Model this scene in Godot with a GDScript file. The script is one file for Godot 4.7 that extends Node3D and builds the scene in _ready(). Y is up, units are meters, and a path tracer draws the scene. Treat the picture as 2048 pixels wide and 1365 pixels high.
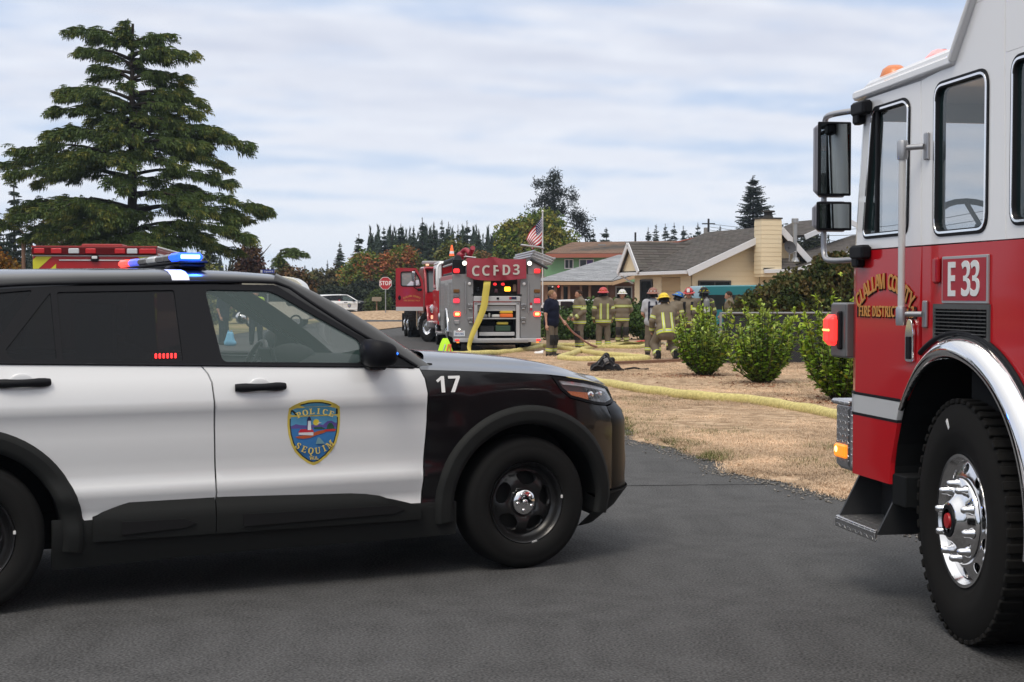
extends Node3D
# A police car and a fire engine close by, a second engine, crew, hoses, houses and trees behind. Units are metres, y is up, the camera looks along -z.
var rng := RandomNumberGenerator.new()
var mats := {}
var taken := {}
var font_bold: SystemFont
var font_serif: SystemFont
func _ready():
	rng.seed = 71
	setup_view()
	font_bold = SystemFont.new()
	font_bold.font_names = PackedStringArray(["Droid Sans"])
	font_bold.font_weight = 700
	font_serif = SystemFont.new()
	font_serif.font_names = PackedStringArray(["Droid Serif"])
	font_serif.font_weight = 700
	palette()
	build_ground()
	build_houses()
	build_trees()
	build_shrubs()
	build_far_things()
	build_tender()
	build_rear_engine()
	build_medic()
	build_hoses()
	build_people()
	build_fire_engine()
	build_police_cars()
	build_grass()
func palette():
	dull("tyre rubber", 0.012, 0.012, 0.012, 0.8)
	mt("chrome", 0.85, 0.85, 0.86, 0.06, 1.0)
	mt("white plastic", 0.75, 0.75, 0.75, 0.5)
	dull("satin black trim", 0.010, 0.0105, 0.013, 0.5)
	dull("dark interior", 0.009, 0.010, 0.011, 0.8)
	mt("pale lens", 0.55, 0.57, 0.6, 0.15)
	mt("white vinyl", 0.8, 0.8, 0.8, 0.4)
	mt("red lens", 0.35, 0.01, 0.015, 0.2)
	glow("red led", 1.0, 0.03, 0.03, 2.5)
	mt("smoky lens", 0.16, 0.16, 0.17, 0.15)
	paint("fire red", 0.47, 0.006, 0.012, 0.3)
	paint("engine white", 0.80, 0.80, 0.81)
	mt("brushed aluminium", 0.45, 0.45, 0.46, 0.38, 0.9)
	mt("reflective band", 0.50, 0.51, 0.52, 0.45)
	mt("dark steel", 0.05, 0.052, 0.056, 0.42, 0.6)
	mt("plate red", 0.36, 0.012, 0.025, 0.45)
	mt("gold leaf", 0.56, 0.25, 0.05, 0.4)
	mt("bar housing", 0.3, 0.3, 0.31, 0.3)
	mt("dark red", 0.06, 0.02, 0.03, 0.4)
	dull("bark", 0.06, 0.045, 0.032, 0.9)
	mt("window pane", 0.02, 0.025, 0.027, 0.06)
	mt("white trim", 0.66, 0.67, 0.70, 0.55)
	mt("galvanised", 0.40, 0.41, 0.42, 0.4, 0.8)
	mt("brown post", 0.22, 0.13, 0.085, 0.75)
	mt("grey vent", 0.2, 0.2, 0.2, 0.6)
	dull("dark pole", 0.03, 0.03, 0.032, 0.8)
	dull("dark van paint", 0.012, 0.014, 0.016, 0.4)
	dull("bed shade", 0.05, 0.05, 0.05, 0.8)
	glow("warm white lamp", 1.0, 0.93, 0.80, 2.2)
	glow("pale orange", 1.0, 0.45, 0.28, 0.9)
	dull("black nylon", 0.014, 0.014, 0.016, 0.6)
	mt("pale buckle", 0.20, 0.20, 0.21, 0.4)
	mt("tape silver", 0.42, 0.43, 0.40, 0.4)
	mt("tape lime", 0.52, 0.60, 0.05, 0.55)
	dull("navy strap", 0.012, 0.014, 0.03, 0.7)
	dull("navy trousers", 0.010, 0.012, 0.022, 0.85)
func setup_view():
	var cam := Camera3D.new()
	cam.name = "camera"
	cam.fov = rad_to_deg(2.0 * atan(682.5 / 2844.0))
	cam.near = 0.1
	cam.far = 2500.0
	cam.position = Vector3(0, 1.57, 0)
	cam.rotation.x = -atan(89.5 / 2844.0)
	add_child(cam)
	cam.current = true
	var we := WorldEnvironment.new()
	we.name = "environment"
	var env := Environment.new()
	env.background_mode = Environment.BG_SKY
	var sky := Sky.new()
	var pm := PanoramaSkyMaterial.new()
	pm.panorama = ImageTexture.create_from_image(sky_picture())
	sky.sky_material = pm
	env.sky = sky
	env.tonemap_mode = Environment.TONE_MAPPER_LINEAR
	env.tonemap_exposure = 1.18
	env.sdfgi_enabled = true
	env.ssao_enabled = true
	env.ssil_enabled = true
	env.fog_enabled = true
	env.fog_density = 0.0003
	env.fog_light_color = Color(0.72, 0.78, 0.86)
	we.environment = env
	add_child(we)
	var sun := DirectionalLight3D.new()
	sun.name = "sun"
	sun.light_energy = 0.5
	sun.light_color = Color(1.0, 0.96, 0.9)
	sun.light_angular_distance = 25.0
	sun.shadow_enabled = true
	sun.rotation = Vector3(deg_to_rad(-58), deg_to_rad(-25), 0)
	add_child(sun)
func sky_picture() -> Image:
	# Thin layered cloud: long soft streaks with blue between them, brightest overhead.
	var w := 2048
	var h := 1024
	var im := Image.create(w, h, false, Image.FORMAT_RGBF)
	var n1 := FastNoiseLite.new()
	n1.seed = 11
	n1.frequency = 1.0
	n1.fractal_octaves = 5
	n1.fractal_gain = 0.55
	var n2 := FastNoiseLite.new()
	n2.seed = 35
	n2.frequency = 1.0
	n2.fractal_octaves = 4
	for j in h:
		var el := PI * 0.5 - PI * (j + 0.5) / h
		var e := maxf(el, 0.0)
		var se := sin(e)
		for i in w:
			var c: Color
			if el < -0.02:
				c = Color(0.2, 0.2, 0.2)
			else:
				var az := TAU * (i + 0.5) / w
				# the cloud sheet lies about flat overhead, so it is looked up on a plane and streaks bunch up near the horizon
				var r := 1.0 / (se + 0.10)
				var x := sin(az) * cos(e) * r
				var z := cos(az) * cos(e) * r
				var a := n1.get_noise_3d(x * 0.6 + z * 0.1, z * 1.9 - x * 0.35, 0.0)
				var b := n2.get_noise_3d(x * 2.6, z * 5.2 - x * 1.3, 3.0)
				var t := clampf(0.76 + a * 1.15 + b * 0.42, 0.0, 1.0)
				t = t * t * (3.0 - 2.0 * t)
				var thick := clampf(0.5 + a * 0.9 - b * 0.5, 0.0, 1.0)
				var blue := Color(0.42, 0.53, 0.74).lerp(Color(0.56, 0.68, 0.82), exp(-e * 9.0))
				var grey := Color(0.76, 0.79, 0.86).lerp(Color(0.57, 0.61, 0.72), thick * smoothstep(0.03, 0.2, e))
				c = blue.lerp(grey, t)
				c = c.lerp(Color(0.60, 0.70, 0.80), 0.55 * exp(-e * 22.0))
				c = c.lerp(Color(0.70, 0.69, 0.67), 0.8 * smoothstep(0.22, 0.6, e))
				var up := 1.0 + 0.75 * smoothstep(0.22, 1.2, e)
				c = Color(c.r * up, c.g * up, c.b * up) * 0.98
			im.set_pixel(i, j, c)
	return im
# ---------------------------------------------------------------- naming
func numbered(called: String) -> String:
	if not taken.has(called):
		taken[called] = 0
		return called
	taken[called] += 1
	return "%s_%03d" % [called, taken[called]]
func tag(o: Node3D, label := "", category := "", group := "", kind := ""):
	if label != "":
		o.set_meta("label", label)
	if category != "":
		o.set_meta("category", category)
	if group != "":
		o.set_meta("group", group)
	if kind != "":
		o.set_meta("kind", kind)
func thing(called: String, label: String, category: String, at := Vector3.ZERO, turn := 0.0, group := "") -> Node3D:
	var o := Node3D.new()
	o.name = numbered(called)
	add_child(o)
	o.position = at
	o.rotation.y = turn
	tag(o, label, category, group)
	return o
func obj(called: String, what, material: Material, parent: Node = self) -> MeshInstance3D:
	var o := MeshInstance3D.new()
	o.mesh = what.mesh() if what is MB else what
	o.material_override = material
	if parent == self:
		o.name = numbered(called)
		add_child(o)
	else:
		o.name = called
		parent.add_child(o, true)
	return o
func struct(called: String, what, material: Material) -> MeshInstance3D:
	var o := obj(called, what, material)
	o.set_meta("kind", "structure")
	return o
func copies(called: String, mesh: Mesh, material: Material, where: Array, tints, parent: Node, kind := "") -> MultiMeshInstance3D:
	var mm := MultiMesh.new()
	mm.transform_format = MultiMesh.TRANSFORM_3D
	mm.use_colors = tints != null
	mm.mesh = mesh
	mm.instance_count = where.size()
	for i in where.size():
		mm.set_instance_transform(i, where[i])
		if tints != null:
			mm.set_instance_color(i, tints[i])
	var o := MultiMeshInstance3D.new()
	o.multimesh = mm
	o.material_override = material
	o.name = numbered(called) if parent == self else called
	parent.add_child(o, true)
	if kind != "":
		o.set_meta("kind", kind)
	return o
# ---------------------------------------------------------------- materials (colours are linear base colours)
func lin(r: float, g: float, b: float, a := 1.0) -> Color:
	var c := Color(r, g, b).linear_to_srgb()
	c.a = a
	return c
func mt(called: String, r: float, g: float, b: float, rough := 0.6, metal := 0.0) -> StandardMaterial3D:
	if mats.has(called):
		return mats[called]
	var m := StandardMaterial3D.new()
	m.resource_name = called
	m.albedo_color = lin(r, g, b)
	m.roughness = rough
	m.metallic = metal
	mats[called] = m
	return m
func dull(called: String, r: float, g: float, b: float, rough := 0.7) -> StandardMaterial3D:
	var m := mt(called, r, g, b, rough)
	m.metallic_specular = 0.25
	return m
func paint(called: String, r: float, g: float, b: float, rough := 0.35) -> StandardMaterial3D:
	if mats.has(called):
		return mats[called]
	var m := mt(called, r, g, b, rough)
	m.clearcoat_enabled = true
	m.clearcoat = 0.8
	m.clearcoat_roughness = 0.06
	return m
func glow(called: String, r: float, g: float, b: float, power: float) -> StandardMaterial3D:
	if mats.has(called):
		return mats[called]
	var m := mt(called, minf(r, 0.8), minf(g, 0.8), minf(b, 0.8), 0.3)
	m.emission_enabled = true
	m.emission = lin(r, g, b)
	m.emission_energy_multiplier = power
	return m
func glass(called: String, r: float, g: float, b: float, a: float) -> StandardMaterial3D:
	if mats.has(called):
		return mats[called]
	var m := mt(called, r, g, b, 0.02)
	m.albedo_color = lin(r, g, b, a)
	m.transparency = BaseMaterial3D.TRANSPARENCY_ALPHA
	m.cull_mode = BaseMaterial3D.CULL_DISABLED
	return m
func tinted(called: String, rough := 0.7) -> StandardMaterial3D:
	# takes its colour from the vertices or the copies
	if mats.has(called):
		return mats[called]
	var m := mt(called, 1, 1, 1, rough)
	m.vertex_color_use_as_albedo = true
	return m
func leafy(called: String, back: float, rough := 0.6) -> StandardMaterial3D:
	if mats.has(called):
		return mats[called]
	var m := tinted(called, rough)
	m.cull_mode = BaseMaterial3D.CULL_DISABLED
	m.backlight_enabled = true
	m.backlight = Color(back, back, back)
	m.metallic_specular = 0.3
	return m
func noise_tex(seed_: int, freq: float, size: int, lo: Color, hi: Color, octaves := 4, low_at := 0.3, high_at := 0.7) -> NoiseTexture2D:
	var t := NoiseTexture2D.new()
	t.width = size
	t.height = size
	t.seamless = true
	var n := FastNoiseLite.new()
	n.seed = seed_
	n.frequency = freq
	n.fractal_octaves = octaves
	t.noise = n
	var g := Gradient.new()
	g.set_color(0, lo)
	g.set_color(1, hi)
	g.set_offset(0, low_at)
	g.set_offset(1, high_at)
	t.color_ramp = g
	return t
func bump_tex(seed_: int, freq: float, size: int, strength: float, octaves := 3) -> NoiseTexture2D:
	var t := NoiseTexture2D.new()
	t.width = size
	t.height = size
	t.seamless = true
	t.as_normal_map = true
	t.bump_strength = strength
	var n := FastNoiseLite.new()
	n.seed = seed_
	n.frequency = freq
	n.fractal_octaves = octaves
	t.noise = n
	return t
# ---------------------------------------------------------------- mesh building
class MB:
	var v := PackedVector3Array()
	var n := PackedVector3Array()
	var c := PackedColorArray()
	var uv := PackedVector2Array()
	var col := Color.WHITE
	var colored := false
	var has_uv := false
	func tri(a: Vector3, b: Vector3, d: Vector3):
		var q := (b - a).cross(d - a)
		if q.length_squared() < 1e-16:
			return
		q = q.normalized()
		v.append(a); v.append(d); v.append(b)
		n.append(q); n.append(q); n.append(q)
		if colored:
			c.append(col); c.append(col); c.append(col)
	func quad(a: Vector3, b: Vector3, d: Vector3, e: Vector3):
		tri(a, b, d)
		tri(a, d, e)
	func trin(a: Vector3, b: Vector3, d: Vector3, na: Vector3, nb: Vector3, nd: Vector3):
		var q := (b - a).cross(d - a)
		if q.length_squared() < 1e-18:
			return
		if q.dot(na + nb + nd) < 0.0:
			v.append(a); v.append(b); v.append(d)
			n.append(na); n.append(nb); n.append(nd)
		else:
			v.append(a); v.append(d); v.append(b)
			n.append(na); n.append(nd); n.append(nb)
		if colored:
			c.append(col); c.append(col); c.append(col)
	func quadn(a, b, d, e, na, nb, nd, ne):
		trin(a, b, d, na, nb, nd)
		trin(a, d, e, na, nd, ne)
	func box(at: Vector3, size: Vector3, bevel := 0.0, basis := Basis.IDENTITY):
		var h := size * 0.5
		var bv := minf(bevel, minf(h.x, minf(h.y, h.z)) * 0.95)
		var p := []
		for k in 8:
			var s := Vector3(-1 if k & 1 == 0 else 1, -1 if k & 2 == 0 else 1, -1 if k & 4 == 0 else 1)
			var row := []
			for ax in 3:
				var q := Vector3(s.x * (h.x - bv), s.y * (h.y - bv), s.z * (h.z - bv))
				q[ax] = s[ax] * h[ax]
				row.append(at + basis * q)
			p.append(row)
		for ax in 3:
			var b1 := 1 << ((ax + 1) % 3)
			var b2 := 1 << ((ax + 2) % 3)
			for s in 2:
				var k0 := (1 << ax) * s
				var nn := Vector3.ZERO
				nn[ax] = -1.0 if s == 0 else 1.0
				nn = basis * nn
				quadn(p[k0][ax], p[k0 | b1][ax], p[k0 | b1 | b2][ax], p[k0 | b2][ax], nn, nn, nn, nn)
			if bv > 0.0:
				# edges that run along ax
				var a1 := (ax + 1) % 3
				var a2 := (ax + 2) % 3
				for s1 in 2:
					for s2 in 2:
						var k := b1 * s1 + b2 * s2
						var k2 := k | (1 << ax)
						var n1 := Vector3.ZERO
						n1[a1] = -1.0 if s1 == 0 else 1.0
						n1 = basis * n1
						var n2 := Vector3.ZERO
						n2[a2] = -1.0 if s2 == 0 else 1.0
						n2 = basis * n2
						quadn(p[k][a1], p[k2][a1], p[k2][a2], p[k][a2], n1, n1, n2, n2)
		if bv > 0.0:
			for k in 8:
				var nx := basis * Vector3(-1 if k & 1 == 0 else 1, 0, 0)
				var ny := basis * Vector3(0, -1 if k & 2 == 0 else 1, 0)
				var nz := basis * Vector3(0, 0, -1 if k & 4 == 0 else 1)
				trin(p[k][0], p[k][1], p[k][2], nx, ny, nz)
	func tube(pts: Array, r, sides := 8, caps := true, flat := 1.0):
		# r: one radius or one for each point; flat < 1 squashes the tube along its second axis
		var m := pts.size()
		var rings := []
		var norms := []
		var side := Vector3.ZERO
		for i in m:
			var d: Vector3 = (pts[mini(i + 1, m - 1)] - pts[maxi(i - 1, 0)]).normalized()
			if i == 0:
				side = d.cross(Vector3.UP)
				if side.length() < 0.05:
					side = d.cross(Vector3.RIGHT)
			side = (side - d * side.dot(d)).normalized()
			var other := side.cross(d).normalized()
			var rad: float = r if not (r is Array) else r[i]
			var ring := PackedVector3Array()
			var nn := PackedVector3Array()
			for k in sides:
				var a := TAU * k / sides
				ring.append(pts[i] + side * cos(a) * rad + other * sin(a) * rad * flat)
				nn.append((side * cos(a) * flat + other * sin(a)).normalized())
			rings.append(ring)
			norms.append(nn)
		for i in m - 1:
			for k in sides:
				var k2 := (k + 1) % sides
				quadn(rings[i][k], rings[i][k2], rings[i + 1][k2], rings[i + 1][k], norms[i][k], norms[i][k2], norms[i + 1][k2], norms[i + 1][k])
		if caps:
			for e in [0, m - 1]:
				var d: Vector3 = (pts[0] - pts[1]).normalized() if e == 0 else (pts[m - 1] - pts[m - 2]).normalized()
				for k in sides:
					trin(pts[e], rings[e][k], rings[e][(k + 1) % sides], d, d, d)
	func rod(a: Vector3, b: Vector3, r: float, sides := 8):
		tube([a, b], r, sides)
	func lathe(prof: Array, t: Transform3D, sides := 32, smooth := 0.75):
		# prof: Vector2(radius, along), turned round the local y axis
		var m := prof.size()
		var seg := []
		for i in m - 1:
			var d: Vector2 = prof[i + 1] - prof[i]
			seg.append(Vector2(d.y, -d.x).normalized())
		for i in m - 1:
			var n0: Vector2 = seg[i]
			var n1: Vector2 = seg[i]
			if i > 0 and seg[i - 1].dot(seg[i]) > smooth:
				n0 = (seg[i - 1] + seg[i]).normalized()
			if i < m - 2 and seg[i + 1].dot(seg[i]) > smooth:
				n1 = (seg[i + 1] + seg[i]).normalized()
			for k in sides:
				var a0 := TAU * k / sides
				var a1 := TAU * (k + 1) / sides
				var c0 := Vector3(cos(a0), 0, sin(a0))
				var c1 := Vector3(cos(a1), 0, sin(a1))
				var p: Vector2 = prof[i]
				var q: Vector2 = prof[i + 1]
				quadn(t * (c0 * p.x + Vector3(0, p.y, 0)), t * (c1 * p.x + Vector3(0, p.y, 0)), t * (c1 * q.x + Vector3(0, q.y, 0)), t * (c0 * q.x + Vector3(0, q.y, 0)),
					(t.basis * (c0 * n0.x + Vector3(0, n0.y, 0))).normalized(), (t.basis * (c1 * n0.x + Vector3(0, n0.y, 0))).normalized(), (t.basis * (c1 * n1.x + Vector3(0, n1.y, 0))).normalized(), (t.basis * (c0 * n1.x + Vector3(0, n1.y, 0))).normalized())
	func ball(at: Vector3, r: Vector3, nu := 12, nv := 8, basis := Basis.IDENTITY):
		for j in nv:
			for i in nu:
				var q := []
				var w := []
				for s in [[0, 0], [1, 0], [1, 1], [0, 1]]:
					var a: float = TAU * (i + s[0]) / nu
					var b: float = PI * (j + s[1]) / nv - PI * 0.5
					var d := Vector3(cos(a) * cos(b), sin(b), sin(a) * cos(b))
					q.append(at + basis * (d * r))
					w.append((basis * (d / r)).normalized())
				quadn(q[0], q[1], q[2], q[3], w[0], w[1], w[2], w[3])
	func grid(pts: Array, out_dir: Vector3, two_sided := false):
		# pts: rows of equal length; out_dir tells which way the face looks
		var nj := pts.size()
		var ni: int = pts[0].size()
		var nn := []
		for j in nj:
			var row := PackedVector3Array()
			for i in ni:
				var a: Vector3 = pts[j][mini(i + 1, ni - 1)] - pts[j][maxi(i - 1, 0)]
				var b: Vector3 = pts[mini(j + 1, nj - 1)][i] - pts[maxi(j - 1, 0)][i]
				var q := a.cross(b).normalized()
				if q.dot(out_dir) < 0.0:
					q = -q
				row.append(q)
			nn.append(row)
		for j in nj - 1:
			for i in ni - 1:
				quadn(pts[j][i], pts[j][i + 1], pts[j + 1][i + 1], pts[j + 1][i], nn[j][i], nn[j][i + 1], nn[j + 1][i + 1], nn[j + 1][i])
	func prism(poly: PackedVector2Array, z0: float, z1: float, t := Transform3D.IDENTITY, round_cos := 0.8, bevel := 0.0):
		# a flat outline in xy pushed from z0 to z1
		if Geometry2D.is_polygon_clockwise(poly):
			pass
		else:
			poly.reverse()
		# clockwise now: the outward side of an edge d is (-d.y, d.x)
		var m := poly.size()
		var en := []
		for i in m:
			var d := (poly[(i + 1) % m] - poly[i]).normalized()
			en.append(Vector2(-d.y, d.x))
		var inner := PackedVector2Array()
		for i in m:
			var w: Vector2 = (en[i] + en[(i + m - 1) % m])
			w = w / maxf(w.length_squared() * 0.5, 0.4)
			inner.append(poly[i] - w * bevel)
		var fz := t.basis * Vector3(0, 0, 1)
		var cap := inner if bevel > 0.0 else poly
		var idx := Geometry2D.triangulate_polygon(cap)
		if idx.is_empty():
			cap = poly
			inner = poly
			bevel = 0.0
			idx = Geometry2D.triangulate_polygon(cap)
		for k in range(0, idx.size(), 3):
			for s in 2:
				var z := z0 if s == 0 else z1
				var nn := (-fz if s == 0 else fz) * (1.0 if z1 > z0 else -1.0)
				nn = nn.normalized()
				trin(t * Vector3(cap[idx[k]].x, cap[idx[k]].y, z), t * Vector3(cap[idx[k + 1]].x, cap[idx[k + 1]].y, z), t * Vector3(cap[idx[k + 2]].x, cap[idx[k + 2]].y, z), nn, nn, nn)
		var sg := 1.0 if z1 > z0 else -1.0
		for i in m:
			var j := (i + 1) % m
			var na: Vector2 = en[i]
			var nb: Vector2 = en[i]
			var pv: Vector2 = en[(i + m - 1) % m]
			var nx: Vector2 = en[j]
			if pv.dot(na) > round_cos:
				na = (pv + en[i]).normalized()
			if nx.dot(nb) > round_cos:
				nb = (nx + en[i]).normalized()
			var n3a := (t.basis * Vector3(na.x, na.y, 0)).normalized()
			var n3b := (t.basis * Vector3(nb.x, nb.y, 0)).normalized()
			var a0 := t * Vector3(poly[i].x, poly[i].y, z0 + sg * bevel)
			var b0 := t * Vector3(poly[j].x, poly[j].y, z0 + sg * bevel)
			var a1 := t * Vector3(poly[i].x, poly[i].y, z1 - sg * bevel)
			var b1 := t * Vector3(poly[j].x, poly[j].y, z1 - sg * bevel)
			quadn(a0, b0, b1, a1, n3a, n3b, n3b, n3a)
			if bevel > 0.0:
				var f1 := (fz * sg).normalized()
				quadn(a1, b1, t * Vector3(inner[j].x, inner[j].y, z1), t * Vector3(inner[i].x, inner[i].y, z1), n3a, n3b, f1, f1)
				quadn(a0, b0, t * Vector3(inner[j].x, inner[j].y, z0), t * Vector3(inner[i].x, inner[i].y, z0), n3a, n3b, -f1, -f1)
	func panel(poly: PackedVector2Array, holes: Array, f: Callable, cell: float, thick := 0.0, lift := 0.0, flip_z := false):
		# a piece of a curved skin: outline and holes in the skin's own 2D coordinates, f(x, y) gives the point in space; its edge is turned in by thick
		var lo := poly[0]
		var hi := poly[0]
		for p in poly:
			lo = lo.min(p)
			hi = hi.max(p)
		var known := {}
		var nx := int(ceil((hi.x - lo.x) / cell))
		var ny := int(ceil((hi.y - lo.y) / cell))
		for j in ny:
			for i in nx:
				var x0 := lo.x + i * cell
				var y0 := lo.y + j * cell
				var sq := PackedVector2Array([Vector2(x0, y0), Vector2(x0 + cell, y0), Vector2(x0 + cell, y0 + cell), Vector2(x0, y0 + cell)])
				var parts: Array = Geometry2D.intersect_polygons(sq, poly)
				for hole in holes:
					var rest := []
					for q in parts:
						for w in Geometry2D.clip_polygons(q, hole):
							rest.append(w)
					parts = rest
				for q in parts:
					var idx := Geometry2D.triangulate_polygon(q)
					var pp := []
					for p in q:
						pp.append(skin(f, p, lift, known, flip_z))
					for k in range(0, idx.size(), 3):
						var a = pp[idx[k]]
						var b = pp[idx[k + 1]]
						var d = pp[idx[k + 2]]
						trin(a[0], b[0], d[0], a[1], b[1], d[1])
		if thick > 0.0:
			var rims := [poly]
			rims.append_array(holes)
			for g in rims.size():
				var e: PackedVector2Array = rims[g]
				var m := e.size()
				for i in m:
					var a2 := e[i]
					var b2 := e[(i + 1) % m]
					var steps := maxi(1, int(ceil(a2.distance_to(b2) / cell)))
					for s in steps:
						var a = skin(f, a2.lerp(b2, float(s) / steps), lift, known, flip_z)
						var b = skin(f, a2.lerp(b2, float(s + 1) / steps), lift, known, flip_z)
						var along: Vector3 = (b[0] - a[0])
						var w: Vector3 = along.cross(a[1]).normalized()
						var ccw := not Geometry2D.is_polygon_clockwise(e)
						if (ccw != (g > 0)) == flip_z:
							w = -w
						var r := minf(thick * 0.35, 0.006)
						# a small rounded edge, then the return
						quadn(a[0], b[0], b[0] - b[1] * thick + w * r * 0.0, a[0] - a[1] * thick, (w + a[1] * 0.5).normalized(), (w + b[1] * 0.5).normalized(), w, w)
	func skin(f: Callable, p: Vector2, lift: float, known: Dictionary, flip_z: bool) -> Array:
		if known.has(p):
			return known[p]
		var a: Vector3 = f.call(p.x, p.y)
		var dx: Vector3 = f.call(p.x + 0.004, p.y) - f.call(p.x - 0.004, p.y)
		var dy: Vector3 = f.call(p.x, p.y + 0.004) - f.call(p.x, p.y - 0.004)
		var q := dx.cross(dy).normalized()
		a += q * lift
		if flip_z:
			a.z = -a.z
			q.z = -q.z
		known[p] = [a, q]
		return known[p]
	func mesh() -> ArrayMesh:
		var m := ArrayMesh.new()
		if v.is_empty():
			return m
		var arr := []
		arr.resize(Mesh.ARRAY_MAX)
		arr[Mesh.ARRAY_VERTEX] = v
		arr[Mesh.ARRAY_NORMAL] = n
		if colored:
			arr[Mesh.ARRAY_COLOR] = c
		if has_uv:
			arr[Mesh.ARRAY_TEX_UV] = uv
		m.add_surface_from_arrays(Mesh.PRIMITIVE_TRIANGLES, arr)
		return m
func boxed(at: Vector3, size: Vector3, bevel := 0.0, basis := Basis.IDENTITY) -> MB:
	var m := MB.new()
	m.box(at, size, bevel, basis)
	return m
func tubed(pts: Array, r, sides := 8, caps := true, flat := 1.0) -> MB:
	var m := MB.new()
	m.tube(pts, r, sides, caps, flat)
	return m
func pl(a: Array) -> PackedVector2Array:
	# a flat list x, y, x, y ... as an outline
	var p := PackedVector2Array()
	for i in range(0, a.size(), 2):
		p.append(Vector2(a[i], a[i + 1]))
	return p
func rounded(x0: float, y0: float, x1: float, y1: float, r: float, steps := 5) -> PackedVector2Array:
	var p := PackedVector2Array()
	for q in [[x1 - r, y1 - r, 0.0], [x0 + r, y1 - r, 0.25], [x0 + r, y0 + r, 0.5], [x1 - r, y0 + r, 0.75]]:
		for k in steps + 1:
			var a: float = TAU * (q[2] + 0.25 * k / steps)
			p.append(Vector2(q[0] + r * cos(a), q[1] + r * sin(a)))
	return p
func soften(p: PackedVector2Array, r: float, steps := 4) -> PackedVector2Array:
	# rounds the corners of an outline
	var out := PackedVector2Array()
	var m := p.size()
	for i in m:
		var a := p[(i + m - 1) % m]
		var b := p[i]
		var c := p[(i + 1) % m]
		var k := minf(r, minf(a.distance_to(b), b.distance_to(c)) * 0.45)
		var s := b + (a - b).normalized() * k
		var e := b + (c - b).normalized() * k
		for t in steps + 1:
			var w := float(t) / steps
			out.append(s.lerp(b, w).lerp(b.lerp(e, w), w))
	return out
func curve(pts: Array, n: int) -> Array:
	# points along a smooth line through pts
	var c := Curve3D.new()
	var m := pts.size()
	for i in m:
		var d: Vector3 = (pts[mini(i + 1, m - 1)] - pts[maxi(i - 1, 0)]) / 6.0
		c.add_point(pts[i], -d, d)
	c.bake_interval = 0.02
	var out := []
	var l := c.get_baked_length()
	for i in n + 1:
		out.append(c.sample_baked(l * i / n))
	return out
func lettering(text: String, size: float, material: Material, parent: Node, t: Transform3D, called := "lettering", serif := false, squeeze := 1.0) -> MeshInstance3D:
	var m := TextMesh.new()
	m.text = text
	m.font = font_serif if serif else font_bold
	m.font_size = 64
	m.pixel_size = size / 64.0 * 1.37   # size is about the height of a capital
	m.depth = 0.003
	m.curve_step = 2.0
	var o := obj(called, m, material, parent)
	o.transform = t * Transform3D(Basis.from_scale(Vector3(squeeze, 1, 1)), Vector3.ZERO)
	return o
func arc_letters(text: String, size: float, material: Material, parent: Node, center: Transform3D, radius: float, spread: float, called := "letter", serif := false, squeeze := 1.0, below := false):
	# letters set along an arc; spread is the whole angle
	var holder := Node3D.new()
	holder.name = called + "ing" if called == "letter" else called
	parent.add_child(holder, true)
	holder.transform = center
	for i in text.length():
		if text[i] == " ":
			continue
		var a := spread * (i / float(text.length() - 1) - 0.5)
		var t := Transform3D(Basis(Vector3(0, 0, 1), -a), Vector3(sin(a) * radius, cos(a) * radius, 0))
		if below:
			t = Transform3D(Basis(Vector3(0, 0, 1), a), Vector3(sin(a) * radius, -cos(a) * radius, 0))
		lettering(text[i], size, material, holder, t, "letter", serif, squeeze)
func place(x: float, depth: float, y := 0.0) -> Vector3:
	return Vector3(x, y, -depth)
# ---------------------------------------------------------------- police car
# Along the car: s, forward, 0 near the front axle. The skin is z = half width.
var suv_plan := PackedVector2Array()
const SUV_Y := [0.10, 0.2, 0.3, 0.40, 0.47, 0.535, 0.56, 0.60, 0.66, 0.80, 0.91, 0.97, 1.005, 1.03, 1.06, 1.12, 1.18, 1.3, 1.5, 1.64, 1.75]
const SUV_W := [0.90, 0.93, 0.962, 0.978, 0.964, 0.982, 0.988, 0.972, 0.954, 0.960, 0.962, 0.974, 0.990, 0.990, 0.981, 0.962, 0.935, 0.880, 0.790, 0.725, 0.66]
func suv_w(y: float) -> float:
	var k := 0
	while k < SUV_Y.size() - 2 and y > SUV_Y[k + 1]:
		k += 1
	var h: float = SUV_Y[k + 1] - SUV_Y[k]
	var t: float = (y - SUV_Y[k]) / h
	var m0: float = (SUV_W[k + 1] - SUV_W[maxi(k - 1, 0)]) / (SUV_Y[k + 1] - SUV_Y[maxi(k - 1, 0)])
	var e := mini(k + 2, SUV_Y.size() - 1)
	var m1: float = (SUV_W[e] - SUV_W[k]) / (SUV_Y[e] - SUV_Y[k])
	var t2 := t * t
	var t3 := t2 * t
	return (2 * t3 - 3 * t2 + 1) * SUV_W[k] + (t3 - 2 * t2 + t) * h * m0 + (3 * t2 - 2 * t3) * SUV_W[k + 1] + (t3 - t2) * h * m1
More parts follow.
